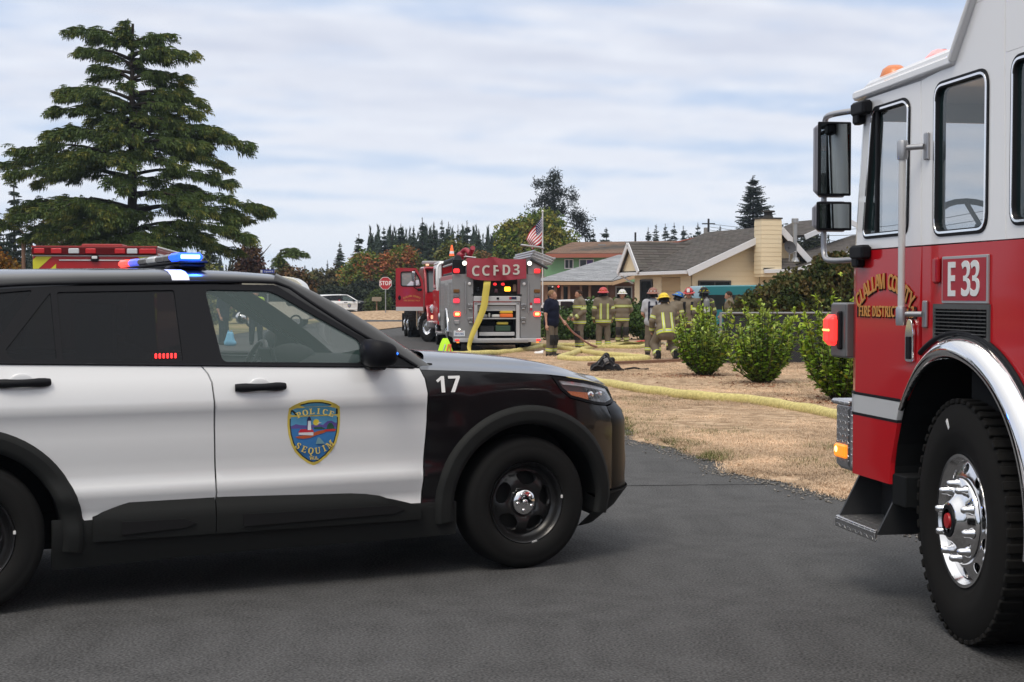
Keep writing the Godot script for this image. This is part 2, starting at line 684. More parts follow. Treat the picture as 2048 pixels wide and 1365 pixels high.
func suv_skin(u: float, y: float) -> Vector3:
	# u runs along the side and, past 0.12, round the nose to the middle of the car
	if suv_plan.is_empty():
		var last := Vector2(0.12, 1.0)
		var len := 0.0
		for i in 241:
			var a := PI * 0.5 * i / 240.0
			var p := Vector2(0.12 + 0.76 * pow(sin(a), 0.80), pow(cos(a), 0.62))
			len += p.distance_to(last)
			last = p
			suv_plan.append(Vector2(len, 0))
			suv_plan.append(p)
	var x := u
	var k := 1.0
	if u > 0.12:
		var d := u - 0.12
		var lo := 0
		var hi := 240
		while hi - lo > 1:
			var mid := (lo + hi) >> 1
			if suv_plan[mid * 2].x > d:
				hi = mid
			else:
				lo = mid
		var s0 := suv_plan[lo * 2].x
		var s1 := suv_plan[hi * 2].x
		var t := clampf((d - s0) / maxf(s1 - s0, 1e-5), 0.0, 1.4)
		var p := suv_plan[lo * 2 + 1].lerp(suv_plan[hi * 2 + 1], t)
		x = p.x
		k = p.y
	elif u < -3.45:
		var q := (-3.45 - u) / 0.7
		k = 1.0 - 0.16 * q * q * q
	var w := suv_w(y)
	if u > -0.75 and u < 0.9:
		# the front wing is plainer than the doors: no ledge low down, full over the wheel
		var plain: float = 0.972 - 0.02 * absf(y - 0.8) - 1.1 * maxf(y - 1.0, 0.0) * maxf(y - 1.0, 0.0)
		w = lerpf(w, plain, smoothstep(-0.75, -0.35, u))
	var lean := 0.0
	if u > 0.12:
		var f := smoothstep(0.25, 0.85, x)
		lean = f * (0.05 * smoothstep(0.95, 0.80, y) - 0.62 * maxf(y - 0.88, 0.0) - 0.35 * maxf(0.40 - y, 0.0))
	return Vector3(x + lean, y, w * k)
func hood_edge(u: float) -> float:
	var us := [-0.66, -0.15, 0.178, 0.45, 0.72, 1.05, 1.5]
	var ys := [1.168, 1.143, 1.122, 1.086, 1.045, 1.02, 1.005]
	for i in 6:
		if u <= us[i + 1]:
			return lerpf(ys[i], ys[i + 1], (u - us[i]) / (us[i + 1] - us[i]))
	return 1.0
func ring(cx: float, cy: float, r: float, a0: float, a1: float, n: int) -> PackedVector2Array:
	var p := PackedVector2Array()
	for i in n + 1:
		var a := deg_to_rad(lerpf(a0, a1, float(i) / n))
		p.append(Vector2(cx + r * cos(a), cy + r * sin(a)))
	return p
func suv_wheel(car: Node3D, at: Vector3, side: float, turn := 0.0):
	# lathe axis along local y turned to point outwards
	var w := Node3D.new()
	w.name = "wheel"
	car.add_child(w, true)
	w.transform = Transform3D(Basis(Vector3.UP, turn) * Basis(Vector3(1, 0, 0), side * PI * 0.5), at)
	var ty := MB.new()
	var prof := []
	for q in [[0.235, -0.10], [0.245, -0.118], [0.285, -0.126], [0.325, -0.124], [0.355, -0.114], [0.374, -0.098], [0.380, -0.07], [0.381, 0.0], [0.380, 0.07], [0.374, 0.098], [0.355, 0.114], [0.335, 0.1215], [0.325, 0.1205], [0.318, 0.1235], [0.285, 0.126], [0.250, 0.118], [0.238, 0.104], [0.232, 0.09]]:
		prof.append(Vector2(q[0], q[1]))
	ty.lathe(prof, Transform3D.IDENTITY, 72, 0.6)
	obj("tyre", ty, mats["tyre rubber"], w)
	var rim := MB.new()
	rim.lathe([Vector2(0.229, -0.10), Vector2(0.232, 0.085), Vector2(0.236, 0.10), Vector2(0.231, 0.106), Vector2(0.224, 0.10), Vector2(0.214, 0.075), Vector2(0.205, 0.055), Vector2(0.19, 0.045)], Transform3D.IDENTITY, 56, 0.5)
	obj("rim", rim, mt("black steel", 0.012, 0.012, 0.013, 0.28), w)
	# disc: dished, with five long windows
	var disc := MB.new()
	var holes := []
	for k in 5:
		var a := TAU * k / 5 + 0.2
		var h := PackedVector2Array()
		for i in 14:
			var b := TAU * i / 14
			var q := Vector2(0.139 + 0.040 * cos(b), 0.062 * sin(b) * (1.0 + 0.28 * cos(b)))
			h.append(q.rotated(a))
		holes.append(h)
	var dish := func(x: float, y: float) -> Vector3:
		var r := sqrt(x * x + y * y)
		var ang := atan2(y, x) - 0.2
		var spoke := 0.5 - 0.5 * cos(ang * 5.0)
		var z := 0.045 + 0.028 * smoothstep(0.19, 0.12, r) - 0.03 * smoothstep(0.09, 0.06, r) + 0.012 * spoke * smoothstep(0.07, 0.12, r) * smoothstep(0.195, 0.16, r)
		return Vector3(x, z, -y)
	disc.panel(ring(0, 0, 0.196, 0, 354, 59), holes, dish, 0.022, 0.02)
	obj("wheel_disc", disc, mats["black steel"], w)
	var back := MB.new()
	back.lathe([Vector2(0.228, -0.02), Vector2(0.001, -0.02)], Transform3D.IDENTITY, 24)
	obj("brake_drum", back, mt("dark metal", 0.012, 0.012, 0.012, 0.7), w)
	var cap := MB.new()
	cap.lathe([Vector2(0.074, 0.05), Vector2(0.074, 0.075), Vector2(0.068, 0.084), Vector2(0.03, 0.088), Vector2(0.0, 0.088)], Transform3D.IDENTITY, 32, 0.5)
	for k in 5:
		var a := TAU * k / 5 + 0.5
		cap.ball(Vector3(cos(a) * 0.048, 0.086, sin(a) * 0.048), Vector3(0.012, 0.008, 0.012), 10, 6)
	cap.ball(Vector3(0, 0.086, 0), Vector3(0.018, 0.008, 0.018), 12, 6)
	obj("hub_cap", cap, mats["chrome"], w)
	# small balance weights and the white paint marks of a new tyre
	obj("balance_weight", boxed(Vector3(0.232 * cos(-0.09), 0.104, 0.232 * sin(-0.09)), Vector3(0.014, 0.008, 0.02), 0.003), mats["white plastic"], w)
	obj("balance_weight", boxed(Vector3(0.234 * cos(1.35), 0.104, 0.234 * sin(1.35)), Vector3(0.036, 0.008, 0.012), 0.003, Basis(Vector3.UP, -1.35 + PI * 0.5)), mt("lead", 0.4, 0.4, 0.4, 0.5), w)
func police_car() -> Node3D:
	var car := thing("police_car", "black and white police SUV numbered 17 with lit blue light bar, nearest the camera", "police car", place(-0.334, 9.002), deg_to_rad(24.6))
	var white := paint("white paint", 0.69, 0.70, 0.715)
	var black := paint("black paint", 0.003, 0.003, 0.004, 0.3)
	black.clearcoat = 0.75
	black.metallic_specular = 0.4
	var soft := dull("bumper black", 0.004, 0.004, 0.005, 0.34)
	var satin: StandardMaterial3D = mats["satin black trim"]
	var clad := dull("cladding plastic", 0.017, 0.018, 0.018, 0.6)
	var chrome: StandardMaterial3D = mats["chrome"]
	var dark: StandardMaterial3D = mats["dark interior"]
	var privacy := glass("privacy glass", 0.006, 0.007, 0.009, 0.95)
	privacy.metallic_specular = 0.3
	var screen := glass("green tinted glass", 0.12, 0.22, 0.21, 0.20)
	var skin := suv_skin
	var front_door := pl([-1.772, 0.37, -1.768, 0.64, -1.774, 0.954, -1.784, 1.122, -1.80, 1.165, -1.836, 1.214, -1.2, 1.193, -0.63, 1.170, -0.606, 1.112, -0.597, 1.038, -0.597, 0.882, -0.622, 0.584, -0.640, 0.37])
	var rear_door := pl([-1.782, 0.37, -1.778, 0.64, -1.784, 0.954, -1.794, 1.122, -1.81, 1.165, -1.846, 1.214, -2.4, 1.232, -2.93, 1.242, -2.97, 0.98])
	rear_door.append_array(ring(-3.0, 0.37, 0.545, 86, 0, 16))
	var quarter := pl([-2.94, 1.242, -2.98, 0.98])
	quarter.append_array(ring(-3.0, 0.37, 0.545, 92, 180, 14))
	quarter.append_array(pl([-3.62, 0.36, -4.05, 0.42, -4.12, 0.8, -4.08, 1.28, -3.5, 1.262]))
	# black wing, its top edge the bonnet line, cut by the wheel arch and the lamp
	var wing := pl([-0.632, 0.37, -0.614, 0.584, -0.589, 0.882, -0.589, 1.038, -0.598, 1.112, -0.622, 1.160])
	for i in 12:
		var u := lerpf(-0.6, 0.17, i / 11.0)
		wing.append(Vector2(u, hood_edge(u) - 0.006))
	wing.append_array(pl([0.232, 1.026, 0.30, 0.974, 0.50, 0.930, 0.62, 0.915, 0.62, 0.42]))
	wing.append_array(ring(0.025, 0.37, 0.565, 5, 175, 30))
	var lamp := pl([0.186, 1.108, 0.45, 1.078, 0.68, 1.045, 0.86, 1.02, 0.90, 0.975, 0.84, 0.935, 0.62, 0.921, 0.50, 0.936, 0.305, 0.980, 0.238, 1.030])
	var bumper := pl([0.622, 0.40, 0.622, 0.912, 0.85, 0.928, 0.96, 0.90, 1.0, 0.62, 1.49, 0.60, 1.49, 0.40])
	var grille := pl([0.97, 0.99, 0.97, 0.90, 1.01, 0.63, 1.49, 0.61, 1.49, 0.985])
	var nose_top := pl([0.87, 1.018, 1.0, 1.012, 1.49, 0.998, 1.49, 0.990, 0.955, 0.995, 0.91, 0.98])
	for side in [1.0, -1.0]:
		var flip: bool = side < 0.0
		for part in [["front_door", front_door, white], ["rear_door", rear_door, white], ["rear_quarter", quarter, white], ["front_wing", wing, black], ["front_bumper", bumper, soft], ["nose_panel", nose_top, soft]]:
			var m := MB.new()
			m.panel(part[1], [], skin, 0.06, 0.03, 0.0, flip)
			obj(part[0], m, part[2], car)
		var g := MB.new()
		g.panel(grille, [], skin, 0.1, 0.02, -0.02, flip)
		for k in 7:
			for s in 8:
				var ua := lerpf(0.99, 1.49, s / 8.0)
				var ub := lerpf(0.99, 1.49, (s + 1) / 8.0)
				var y := 0.66 + k * 0.05
				var a := suv_skin(ua, y)
				var b := suv_skin(ub, y)
				a.z *= side
				b.z *= side
				g.tube([a, b], 0.008, 5, false)
		obj("grille", g, satin, car)
		# lower bumper, plain plastic with a lip
		var low := MB.new()
		for q in [[0.56, 0.41, 0.395, 0.012, 0.012], [0.56, 0.395, 0.30, 0.012, -0.03], [0.52, 0.30, 0.20, -0.03, -0.12]]:
			var rows := [[], []]
			for i in 25:
				var u: float = lerpf(q[0], 1.49, i / 24.0)
				for j in 2:
					var p := suv_skin(u, q[1 + j])
					var d := Vector2(p.x - 0.1, p.z * 0.5).normalized()
					p.x += d.x * q[3 + j]
					p.z = (p.z + d.y * q[3 + j]) * side
					rows[j].append(p)
			low.grid(rows, Vector3(1, 0, side * 0.6))
		obj("lower_bumper", low, clad, car)
		# cladding: sill with a raised band over it
		var sill := MB.new()
		sill.panel(pl([-2.592, 0.20, -2.592, 0.455, -0.42, 0.42, -0.42, 0.235, -0.8, 0.225, -1.7, 0.225]), [], skin, 0.09, 0.06, 0.004, flip)
		obj("sill", sill, clad, car)
		for q in [[-1.777, -0.64], [-2.40, -1.783]]:
			var top := PackedVector2Array()
			for i in 15:
				var u: float = lerpf(q[0], q[1], i / 14.0)
				var y := 0.498 - 0.03 * (u + 1.15)
				if u > -1.05:
					y -= 0.075 * pow((u + 1.05) / 0.41, 1.7)
				if u < -2.14:
					y -= 0.075 * pow((-2.14 - u) / 0.26, 1.4)
				top.append(Vector2(u, y))
			var band := top.duplicate()
			band.append(Vector2(q[1], 0.34))
			band.append(Vector2(q[0], 0.34))
			var cl := MB.new()
			cl.panel(band, [], func(x, y): return suv_skin(x, minf(y, 0.41)) + Vector3(0, y - minf(y, 0.41), -0.42 * maxf(y - 0.47, 0.0)), 0.045, 0.03, 0.022, flip)
			obj("door_cladding", cl, clad, car)
			var groove := MB.new()
			groove.panel(pl([q[0] + 0.14, 0.365, q[0] + 0.14, 0.43, q[1] - 0.16, 0.425, q[1] - 0.1, 0.40, q[1] - 0.16, 0.38]), [], func(x, y): return suv_skin(x, 0.40) + Vector3(0, y - 0.40, 0), 0.08, 0.008, 0.03, flip)
			obj("cladding_inset", groove, dull("cladding plastic dark", 0.012, 0.012, 0.013, 0.55), car)
		# wheel arches: broad matt rims standing proud, then the dark well
		for q in [[0.025, 0.565, 0.47], [-3.0, 0.55, 0.46]]:
			var rows := []
			for r in [[q[1] + 0.012, 0.0], [q[1], 0.022], [q[1] - 0.02, 0.028], [q[2] + 0.03, 0.026], [q[2], 0.018], [q[2] - 0.004, -0.02], [q[2], -0.30]]:
				var row := []
				for i in 41:
					var a := deg_to_rad(lerpf(-9.0, 187.0, i / 40.0))
					var u: float = q[0] + r[0] * cos(a)
					var y: float = 0.37 + r[0] * sin(a)
					var p := suv_skin(u, maxf(y, 0.28))
					row.append(Vector3(p.x, y, (p.z + r[1]) * side))
				rows.append(row)
			var arch := MB.new()
			arch.grid([rows[0], rows[1], rows[2]], Vector3(0, 0.3, side))
			arch.grid([rows[2], rows[3], rows[4], rows[5]], Vector3(0, 0.1, side))
			obj("wheel_arch_trim", arch, clad, car)
			var well := MB.new()
			well.grid([rows[5], rows[6]], Vector3(0, -1, 0.01))
			var rr: float = q[2] + 0.02
			for i in 20:
				var a0 := PI * i / 20.0
				var a1 := PI * (i + 1) / 20.0
				well.tri(Vector3(q[0], 0.37, 0.62 * side), Vector3(q[0] + rr * cos(a0), 0.37 + rr * sin(a0), 0.62 * side), Vector3(q[0] + rr * cos(a1), 0.37 + rr * sin(a1), 0.62 * side))
			obj("wheel_well", well, dark, car)
		# glasshouse: one black surround with the panes let into it
		var surround := pl([-4.05, 1.275, -3.5, 1.258, -2.93, 1.236, -1.84, 1.208, -0.62, 1.166, -0.76, 1.245, -0.954, 1.358, -1.206, 1.526, -1.332, 1.612, -1.397, 1.632, -1.776, 1.634, -2.557, 1.622, -2.9, 1.60, -3.4, 1.54, -3.8, 1.42])
		var w_front := soften(pl([-1.776, 1.606, -1.429, 1.600, -1.375, 1.576, -1.20, 1.470, -0.95, 1.325, -0.962, 1.206, -1.722, 1.226]), 0.03)
		var w_rear := soften(pl([-2.535, 1.592, -1.938, 1.604, -1.926, 1.232, -2.527, 1.252]), 0.015)
		var w_pane := soften(pl([-2.565, 1.592, -2.556, 1.252, -2.765, 1.258, -2.80, 1.300]), 0.015)
		var w_back := soften(pl([-2.65, 1.603, -2.9, 1.58, -3.35, 1.515, -3.68, 1.42, -3.75, 1.30, -3.0, 1.285, -2.87, 1.30]), 0.02)
		var sur := MB.new()
		sur.panel(surround, [w_front, w_rear, w_pane, w_back], skin, 0.07, 0.03, 0.0, flip)
		obj("window_surround", sur, satin, car)
		for q in [["front_window", w_front, screen], ["rear_window", w_rear, privacy], ["vent_window", w_pane, privacy], ["quarter_window", w_back, privacy]]:
			var m := MB.new()
			var big := Geometry2D.offset_polygon(q[1], 0.006)
			m.panel(big[0], [], skin, 0.12, 0.0, -0.008, flip)
			obj(q[0], m, q[2], car)
		# a ridge along the belt and above the windows
		var trim := []
		for i in 25:
			var u := lerpf(-3.9, -0.66, i / 24.0)
			var p := suv_skin(u, lerpf(1.268, 1.178, i / 24.0))
			trim.append(Vector3(p.x, p.y, (p.z + 0.002) * side))
		obj("belt_trim", tubed(trim, 0.009, 6, true, 0.7), satin, car)
		var rail := []
		for q in [[-3.75, 1.46], [-3.4, 1.556], [-2.9, 1.614], [-2.557, 1.635], [-1.776, 1.648], [-1.397, 1.646], [-1.325, 1.625], [-1.2, 1.537], [-0.954, 1.372], [-0.76, 1.258], [-0.64, 1.180]]:
			var p := suv_skin(q[0], q[1])
			rail.append(Vector3(p.x, p.y, (p.z + 0.003) * side))
		obj("drip_rail", tubed(curve(rail, 40), 0.010, 6), satin, car)
		# windscreen pillar
		var p0 := []
		var p1 := []
		var p2 := []
		for i in 17:
			var t := i / 16.0
			var a := suv_skin(lerpf(-1.40, -0.64, t), 0.0)
			var low_y: float = lerpf(1.640, 1.176, t) - 0.012 * sin(t * PI)
			var hi_y: float = lerpf(1.700, 1.185, t) + 0.035 * sin(t * PI)
			var wl := suv_w(low_y)
			var wh := suv_w(hi_y) - 0.045
			p0.append(Vector3(lerpf(-1.40, -0.64, t), low_y, wl * side))
			p1.append(Vector3(lerpf(-1.385, -0.60, t), lerpf(low_y, hi_y, 0.72), (wl - 0.012) * side))
			p2.append(Vector3(lerpf(-1.36, -0.545, t), hi_y - 0.004, wh * side))
		var pil := MB.new()
		pil.grid([p0, p1, p2], Vector3(0, 0.5, side))
		obj("windscreen_pillar", pil, black, car)
		# handles: a cup pressed into the door and a bar across it
		for hs in [-1.54, -2.73]:
			var p := suv_skin(hs, 1.095 + (0.05 if hs < -2.0 else 0.0))
			var cup := MB.new()
			cup.ball(Vector3(hs, p.y, (p.z - 0.004) * side), Vector3(0.058, 0.046, 0.010), 20, 10)
			obj("handle_cup", cup, white, car)
			var bar := []
			for i in 11:
				var t := i / 10.0
				bar.append(Vector3(hs - 0.134 + 0.268 * t, p.y - 0.003 + 0.002 * t, (p.z + 0.012 + 0.022 * sin(t * PI)) * side))
			obj("door_handle", tubed(bar, [0.019, 0.022, 0.023, 0.021, 0.0195, 0.019, 0.0195, 0.021, 0.023, 0.022, 0.018], 12), satin, car)
		# mirror on a short foot
		var mir := MB.new()
		var rows2 := []
		for j in 13:
			var b := PI * (j / 12.0) - PI * 0.5
			var row := []
			for i in 25:
				var a := TAU * i / 24.0
				var cx := signf(cos(a)) * pow(absf(cos(a)), 0.55)
				var cy := signf(sin(a)) * pow(absf(sin(a)), 0.6)
				var cb := pow(cos(b) + 0.0001, 0.45)
				var zz := signf(sin(b)) * pow(absf(sin(b)), 0.8)
				var taper := 1.0 - 0.22 * (cx * 0.5 + 0.5)
				row.append(Vector3(-0.90 + cx * 0.088 * cb, 1.268 + cy * 0.082 * cb * taper - 0.016 * (cx * 0.5 + 0.5), (1.03 + zz * 0.125) * side))
			rows2.append(row)
		for j in 12:
			for i in 24:
				var cc := Vector3(-0.90, 1.268, 1.03 * side)
				var q4 := [rows2[j][i], rows2[j][i + 1], rows2[j + 1][i + 1], rows2[j + 1][i]]
				var n4 := []
				for p in q4:
					n4.append(((p - cc) / Vector3(0.088, 0.082, 0.125)).normalized())
				mir.quadn(q4[0], q4[1], q4[2], q4[3], n4[0], n4[1], n4[2], n4[3])
		mir.box(Vector3(-0.90, 1.195, 0.97 * side), Vector3(0.12, 0.05, 0.14), 0.02)
		var mo := obj("side_mirror", mir, satin, car)
		obj("mirror_light", boxed(Vector3(-0.835, 1.262, 1.118 * side), Vector3(0.03, 0.026, 0.04), 0.011), glow("blue light", 0.02, 0.16, 1.0, 2.0), mo)
		obj("mirror_glass", boxed(Vector3(-0.968, 1.27, 1.02 * side), Vector3(0.006, 0.10, 0.14), 0.002), chrome, mo)
		# headlamp: deep dark bowl, orange side marker, lens over it
		var bowl := MB.new()
		bowl.panel(lamp, [], skin, 0.08, 0.0, -0.055, flip)
		var lampn := obj("headlamp", bowl, mt("lamp bowl", 0.10, 0.10, 0.11, 0.35), car)
		var frame := MB.new()
		var inner := Geometry2D.offset_polygon(lamp, -0.016)
		frame.panel(lamp, [inner[0]], skin, 0.05, 0.05, 0.0, flip)
		obj("lamp_frame", frame, satin, lampn)
		var orange := MB.new()
		orange.panel(pl([0.30, 1.018, 0.50, 1.005, 0.49, 0.955, 0.40, 0.968, 0.325, 0.985]), [], skin, 0.05, 0.015, -0.03, flip)
		obj("side_marker", orange, mt("orange lens", 0.62, 0.16, 0.04, 0.25), lampn)
		for u in [0.56, 0.70]:
			var p := suv_skin(u, 0.985)
			var proj := MB.new()
			proj.ball(Vector3(p.x - 0.04, p.y, (p.z - 0.04) * side), Vector3(0.034, 0.034, 0.034), 14, 10)
			obj("lamp_lens", proj, chrome, lampn)
		var strip := MB.new()
		strip.panel(pl([0.24, 1.083, 0.45, 1.060, 0.68, 1.028, 0.80, 1.010, 0.80, 0.998, 0.45, 1.040, 0.26, 1.060]), [], skin, 0.06, 0.01, -0.012, flip)
		obj("daytime_strip", strip, mats["pale lens"], lampn)
		var cover := MB.new()
		cover.panel(inner[0], [], skin, 0.06, 0.0, -0.004, flip)
		obj("lamp_cover", cover, glass("clear glass", 0.9, 0.92, 0.95, 0.05), lampn)
		suv_wheel(car, Vector3(0.025, 0.381, 0.838 * side), side, deg_to_rad(2.0))
		suv_wheel(car, Vector3(-3.0, 0.381, 0.838 * side), side)
		# number on the wing, shield on the door
		if side > 0.0:
			var pn := suv_skin(-0.47, 1.08)
			var t := Transform3D(Basis(Vector3(1, 0, 0), deg_to_rad(-13)), Vector3(-0.47, 1.078, pn.z + 0.010))
			lettering("17", 0.094, mats["white vinyl"], car, t, "car_number", false, 1.08)
			shield(car)
	# bonnet
	var rows := []
	for j in 23:
		var u := lerpf(-0.635, 0.95, j / 22.0)
		var e := suv_skin(u, hood_edge(u))
		var xc := lerpf(-0.36, 0.785, j / 22.0)
		var row := []
		for i in 41:
			var v := lerpf(-1.0, 1.0, i / 40.0)
			var a := absf(v)
			var bulge := 0.062 * (1.0 - pow(a, 2.6)) * (1.0 - 0.45 * smoothstep(0.6, 1.0, j / 22.0)) + 0.012 * smoothstep(0.80, 0.60, a)
			row.append(Vector3(e.x + (xc - e.x) * (1.0 - v * v), hood_edge(u) + bulge - 0.004 * pow(a, 8.0), e.z * v * 0.995))
		rows.append(row)
	var hood := MB.new()
	hood.grid(rows, Vector3(0, 1, 0))
	var bay := MB.new()
	var under := []
	for row in rows:
		var r2 := []
		for p in row:
			r2.append(Vector3(p.x - 0.03, p.y - 0.035, p.z * 0.985))
		under.append(r2)
	bay.grid(under, Vector3(0, 1, 0))
	bay.box(Vector3(0.0, 0.80, 0), Vector3(1.1, 0.5, 1.1), 0.02)
	obj("engine_bay", bay, dark, car)
	obj("bonnet", hood, black, car)
	# scuttle below the windscreen with the wiper arms
	var sc := [[], []]
	for i in 21:
		var v := lerpf(-1.0, 1.0, i / 20.0)
		sc[0].append(Vector3(-0.60 + 0.24 * (1.0 - v * v), 1.155 + 0.045 * (1.0 - v * v), v * 0.89))
		sc[1].append(Vector3(-0.72 + 0.22 * (1.0 - v * v), 1.150 + 0.045 * (1.0 - v * v), v * 0.88))
	var scut := MB.new()
	scut.grid(sc, Vector3(0, 1, 0))
	obj("scuttle", scut, dark, car)
	for z in [0.35, -0.35]:
		obj("wiper", tubed([Vector3(-0.42, 1.215, z), Vector3(-0.55, 1.262, z * 0.4), Vector3(-0.60, 1.282, z * 0.1 - 0.05)], 0.009, 6), satin, car)
	# roof
	rows = []
	var rl := [[-4.1, 1.36, 1.52], [-3.9, 1.42, 1.63], [-3.6, 1.505, 1.685], [-3.2, 1.575, 1.708], [-2.8, 1.607, 1.716], [-2.4, 1.630, 1.724], [-2.0, 1.642, 1.728], [-1.75, 1.645, 1.726], [-1.55, 1.644, 1.716], [-1.40, 1.640, 1.700]]
	for q in rl:
		var row := []
		var w := suv_w(q[1])
		for i in 37:
			var a := PI * i / 36.0
			var ca := signf(cos(a)) * pow(absf(cos(a)), 0.72)
			var sa := pow(sin(a), 0.62)
			row.append(Vector3(q[0] + (0.06 * sa if q[0] > -1.5 else 0.0), q[1] + (q[2] - q[1]) * sa, w * ca))
		rows.append(row)
	var roof := MB.new()
	roof.grid(rows, Vector3(0, 1, 0))
	var roofn := obj("roof", roof, black, car)
	var patch := [[], [], [], []]
	for i in 4:
		for j in 2:
			var a: float = [0.02, 0.25, 0.55, 0.80][i]
			var q: Array = [[-1.945, 1.6435, 1.7275], [-1.852, 1.6445, 1.727]][j]
			var sa := pow(sin(a), 0.62)
			patch[i].append(Vector3(q[0] - 0.012 * i / 3.0, q[1] + (q[2] - q[1]) * sa + 0.003, suv_w(q[1]) * pow(cos(a), 0.72) + 0.004))
	var pm := MB.new()
	pm.grid(patch, Vector3(0, 0.6, 1))
	obj("white_roof_stripe", pm, mats["white vinyl"], roofn)
	# windscreen and back glass
	rows = []
	for j in 9:
		var t := j / 8.0
		var yy := lerpf(1.694, 1.18, t) + 0.032 * sin(t * PI)
		var row := []
		for i in 17:
			var v := lerpf(-1.0, 1.0, i / 16.0)
			row.append(Vector3(lerpf(-1.37, -0.555, t) + lerpf(0.07, 0.2, t) * (1 - v * v), yy + 0.012 * (1 - v * v), (suv_w(yy) - 0.045) * v))
		rows.append(row)
	var ws := MB.new()
	ws.grid(rows, Vector3(1, 1, 0))
	obj("windscreen", ws, glass("windscreen glass", 0.4, 0.5, 0.5, 0.18), car)
	var bg := MB.new()
	bg.quad(Vector3(-4.08, 1.27, 0.78), Vector3(-4.08, 1.27, -0.78), Vector3(-3.97, 1.60, -0.60), Vector3(-3.97, 1.60, 0.60))
	obj("back_glass", bg, privacy, car)
	var tail := MB.new()
	tail.box(Vector3(-4.04, 0.80, 0), Vector3(0.16, 0.92, 1.62), 0.05)
	obj("tailgate", tail, white, car)
	obj("rear_bumper", boxed(Vector3(-4.12, 0.52, 0), Vector3(0.18, 0.30, 1.7), 0.06), clad, car)
	for z in [0.76, -0.76]:
		obj("tail_light", boxed(Vector3(-4.09, 1.10, z), Vector3(0.12, 0.18, 0.22), 0.03), mats["red lens"], car)
	# floor pan and shut gaps: a dark body inside the skin
	var pan := MB.new()
	pan.box(Vector3(-1.55, 0.36, 0), Vector3(4.3, 0.22, 1.30), 0.05)
	pan.box(Vector3(-1.55, 0.42, 0), Vector3(1.95, 0.34, 1.80), 0.05)
	obj("floor_pan", pan, dark, car)
	for side in [1.0, -1.0]:
		var liner := MB.new()
		liner.panel(pl([-2.42, 0.30, -2.42, 0.75, -2.7, 1.0, -3.3, 1.0, -3.9, 0.8, -3.9, 1.2, -0.4, 1.12, -0.5, 0.8, -0.6, 0.30]), [], skin, 0.25, 0.0, -0.035, side < 0)
		obj("door_lining", liner, dark, car)
	# inside
	var dash := MB.new()
	dash.prism(pl([-1.05, 0.80, -1.12, 1.02, -1.05, 1.14, -0.92, 1.205, -0.50, 1.19, -0.40, 1.0, -0.45, 0.80]), -0.82, 0.82, Transform3D.IDENTITY, 0.5, 0.02)
	dash.ball(Vector3(-0.98, 1.19, -0.38), Vector3(0.14, 0.085, 0.22), 16, 10)
	obj("dashboard", dash, dark, car)
	var wheel_at := Transform3D(Basis(Vector3(0, 0, 1), deg_to_rad(66)), Vector3(-1.24, 1.12, -0.38))
	var sw := []
	for i in 33:
		var a := TAU * i / 32.0
		sw.append(wheel_at * Vector3(cos(a) * 0.185, 0, sin(a) * 0.185))
	var steer := tubed(sw, 0.016, 8, false)
	steer.box(wheel_at * Vector3(0, -0.02, 0), Vector3(0.12, 0.05, 0.16), 0.02, wheel_at.basis)
	for a in [0.0, 2.2, 4.1]:
		steer.rod(wheel_at.origin, wheel_at * Vector3(cos(a) * 0.18, 0, sin(a) * 0.18), 0.014)
	obj("steering_wheel", steer, mt("grey leather", 0.05, 0.052, 0.055, 0.5), car)
	for z in [0.40, -0.40]:
		var seat := MB.new()
		seat.box(Vector3(-1.72, 0.70, z), Vector3(0.52, 0.20, 0.52), 0.08)
		seat.box(Vector3(-2.04, 1.0, z), Vector3(0.18, 0.66, 0.50), 0.08, Basis(Vector3(0, 0, 1), 0.30))
		seat.box(Vector3(-2.17, 1.44, z), Vector3(0.10, 0.18, 0.26), 0.05, Basis(Vector3(0, 0, 1), 0.2))
		obj("seat", seat, dark, car)
	var cage := MB.new()
	cage.box(Vector3(-2.24, 1.08, 0), Vector3(0.03, 0.9, 1.4), 0.01)
	obj("partition", cage, dark, car)
	var con := MB.new()
	con.box(Vector3(-1.28, 0.95, 0), Vector3(0.4, 0.32, 0.26), 0.03)
	con.box(Vector3(-1.22, 1.17, -0.02), Vector3(0.03, 0.20, 0.28), 0.01, Basis(Vector3(0, 0, 1), 0.3))
	con.box(Vector3(-1.17, 1.13, 0.06), Vector3(0.3, 0.02, 0.28), 0.008)
	con.rod(Vector3(-1.3, 0.9, 0.1), Vector3(-1.2, 1.15, 0.02), 0.018)
	obj("console_computer", con, satin, car)
	var mirror := MB.new()
	mirror.box(Vector3(-1.08, 1.545, 0), Vector3(0.03, 0.07, 0.24), 0.014)
	obj("inside_mirror", mirror, satin, car)
	var spot := MB.new()
	spot.ball(Vector3(-1.20, 1.43, -0.80), Vector3(0.04, 0.04, 0.04), 12, 8)
	obj("spotlight", spot, chrome, car)
	# small red warning strip low in the back side window
	var led := Node3D.new()
	led.name = "warning_light"
	car.add_child(led, true)
	for i in 6:
		var p := suv_skin(-2.065 + i * 0.020, 1.262)
		obj("led", boxed(Vector3(p.x, p.y, p.z + 0.002), Vector3(0.011, 0.026, 0.008), 0.003), mats["red led"], led)
	# light bar set across the roof
	var bar := Node3D.new()
	bar.name = "light_bar"
	car.add_child(bar, true)
	bar.transform = Transform3D(Basis(Vector3.UP, 0.10) * Basis(Vector3(1, 0, 0), -0.015), Vector3(-1.86, 1.765, 0))
	var base := MB.new()
	base.box(Vector3(0, -0.034, 0), Vector3(0.15, 0.025, 1.15), 0.01)
	base.box(Vector3(0, -0.06, 0.44), Vector3(0.22, 0.05, 0.10), 0.015)
	base.box(Vector3(0, -0.06, -0.44), Vector3(0.22, 0.05, 0.10), 0.015)
	base.box(Vector3(0, -0.018, 0.0), Vector3(0.16, 0.014, 1.2), 0.005)
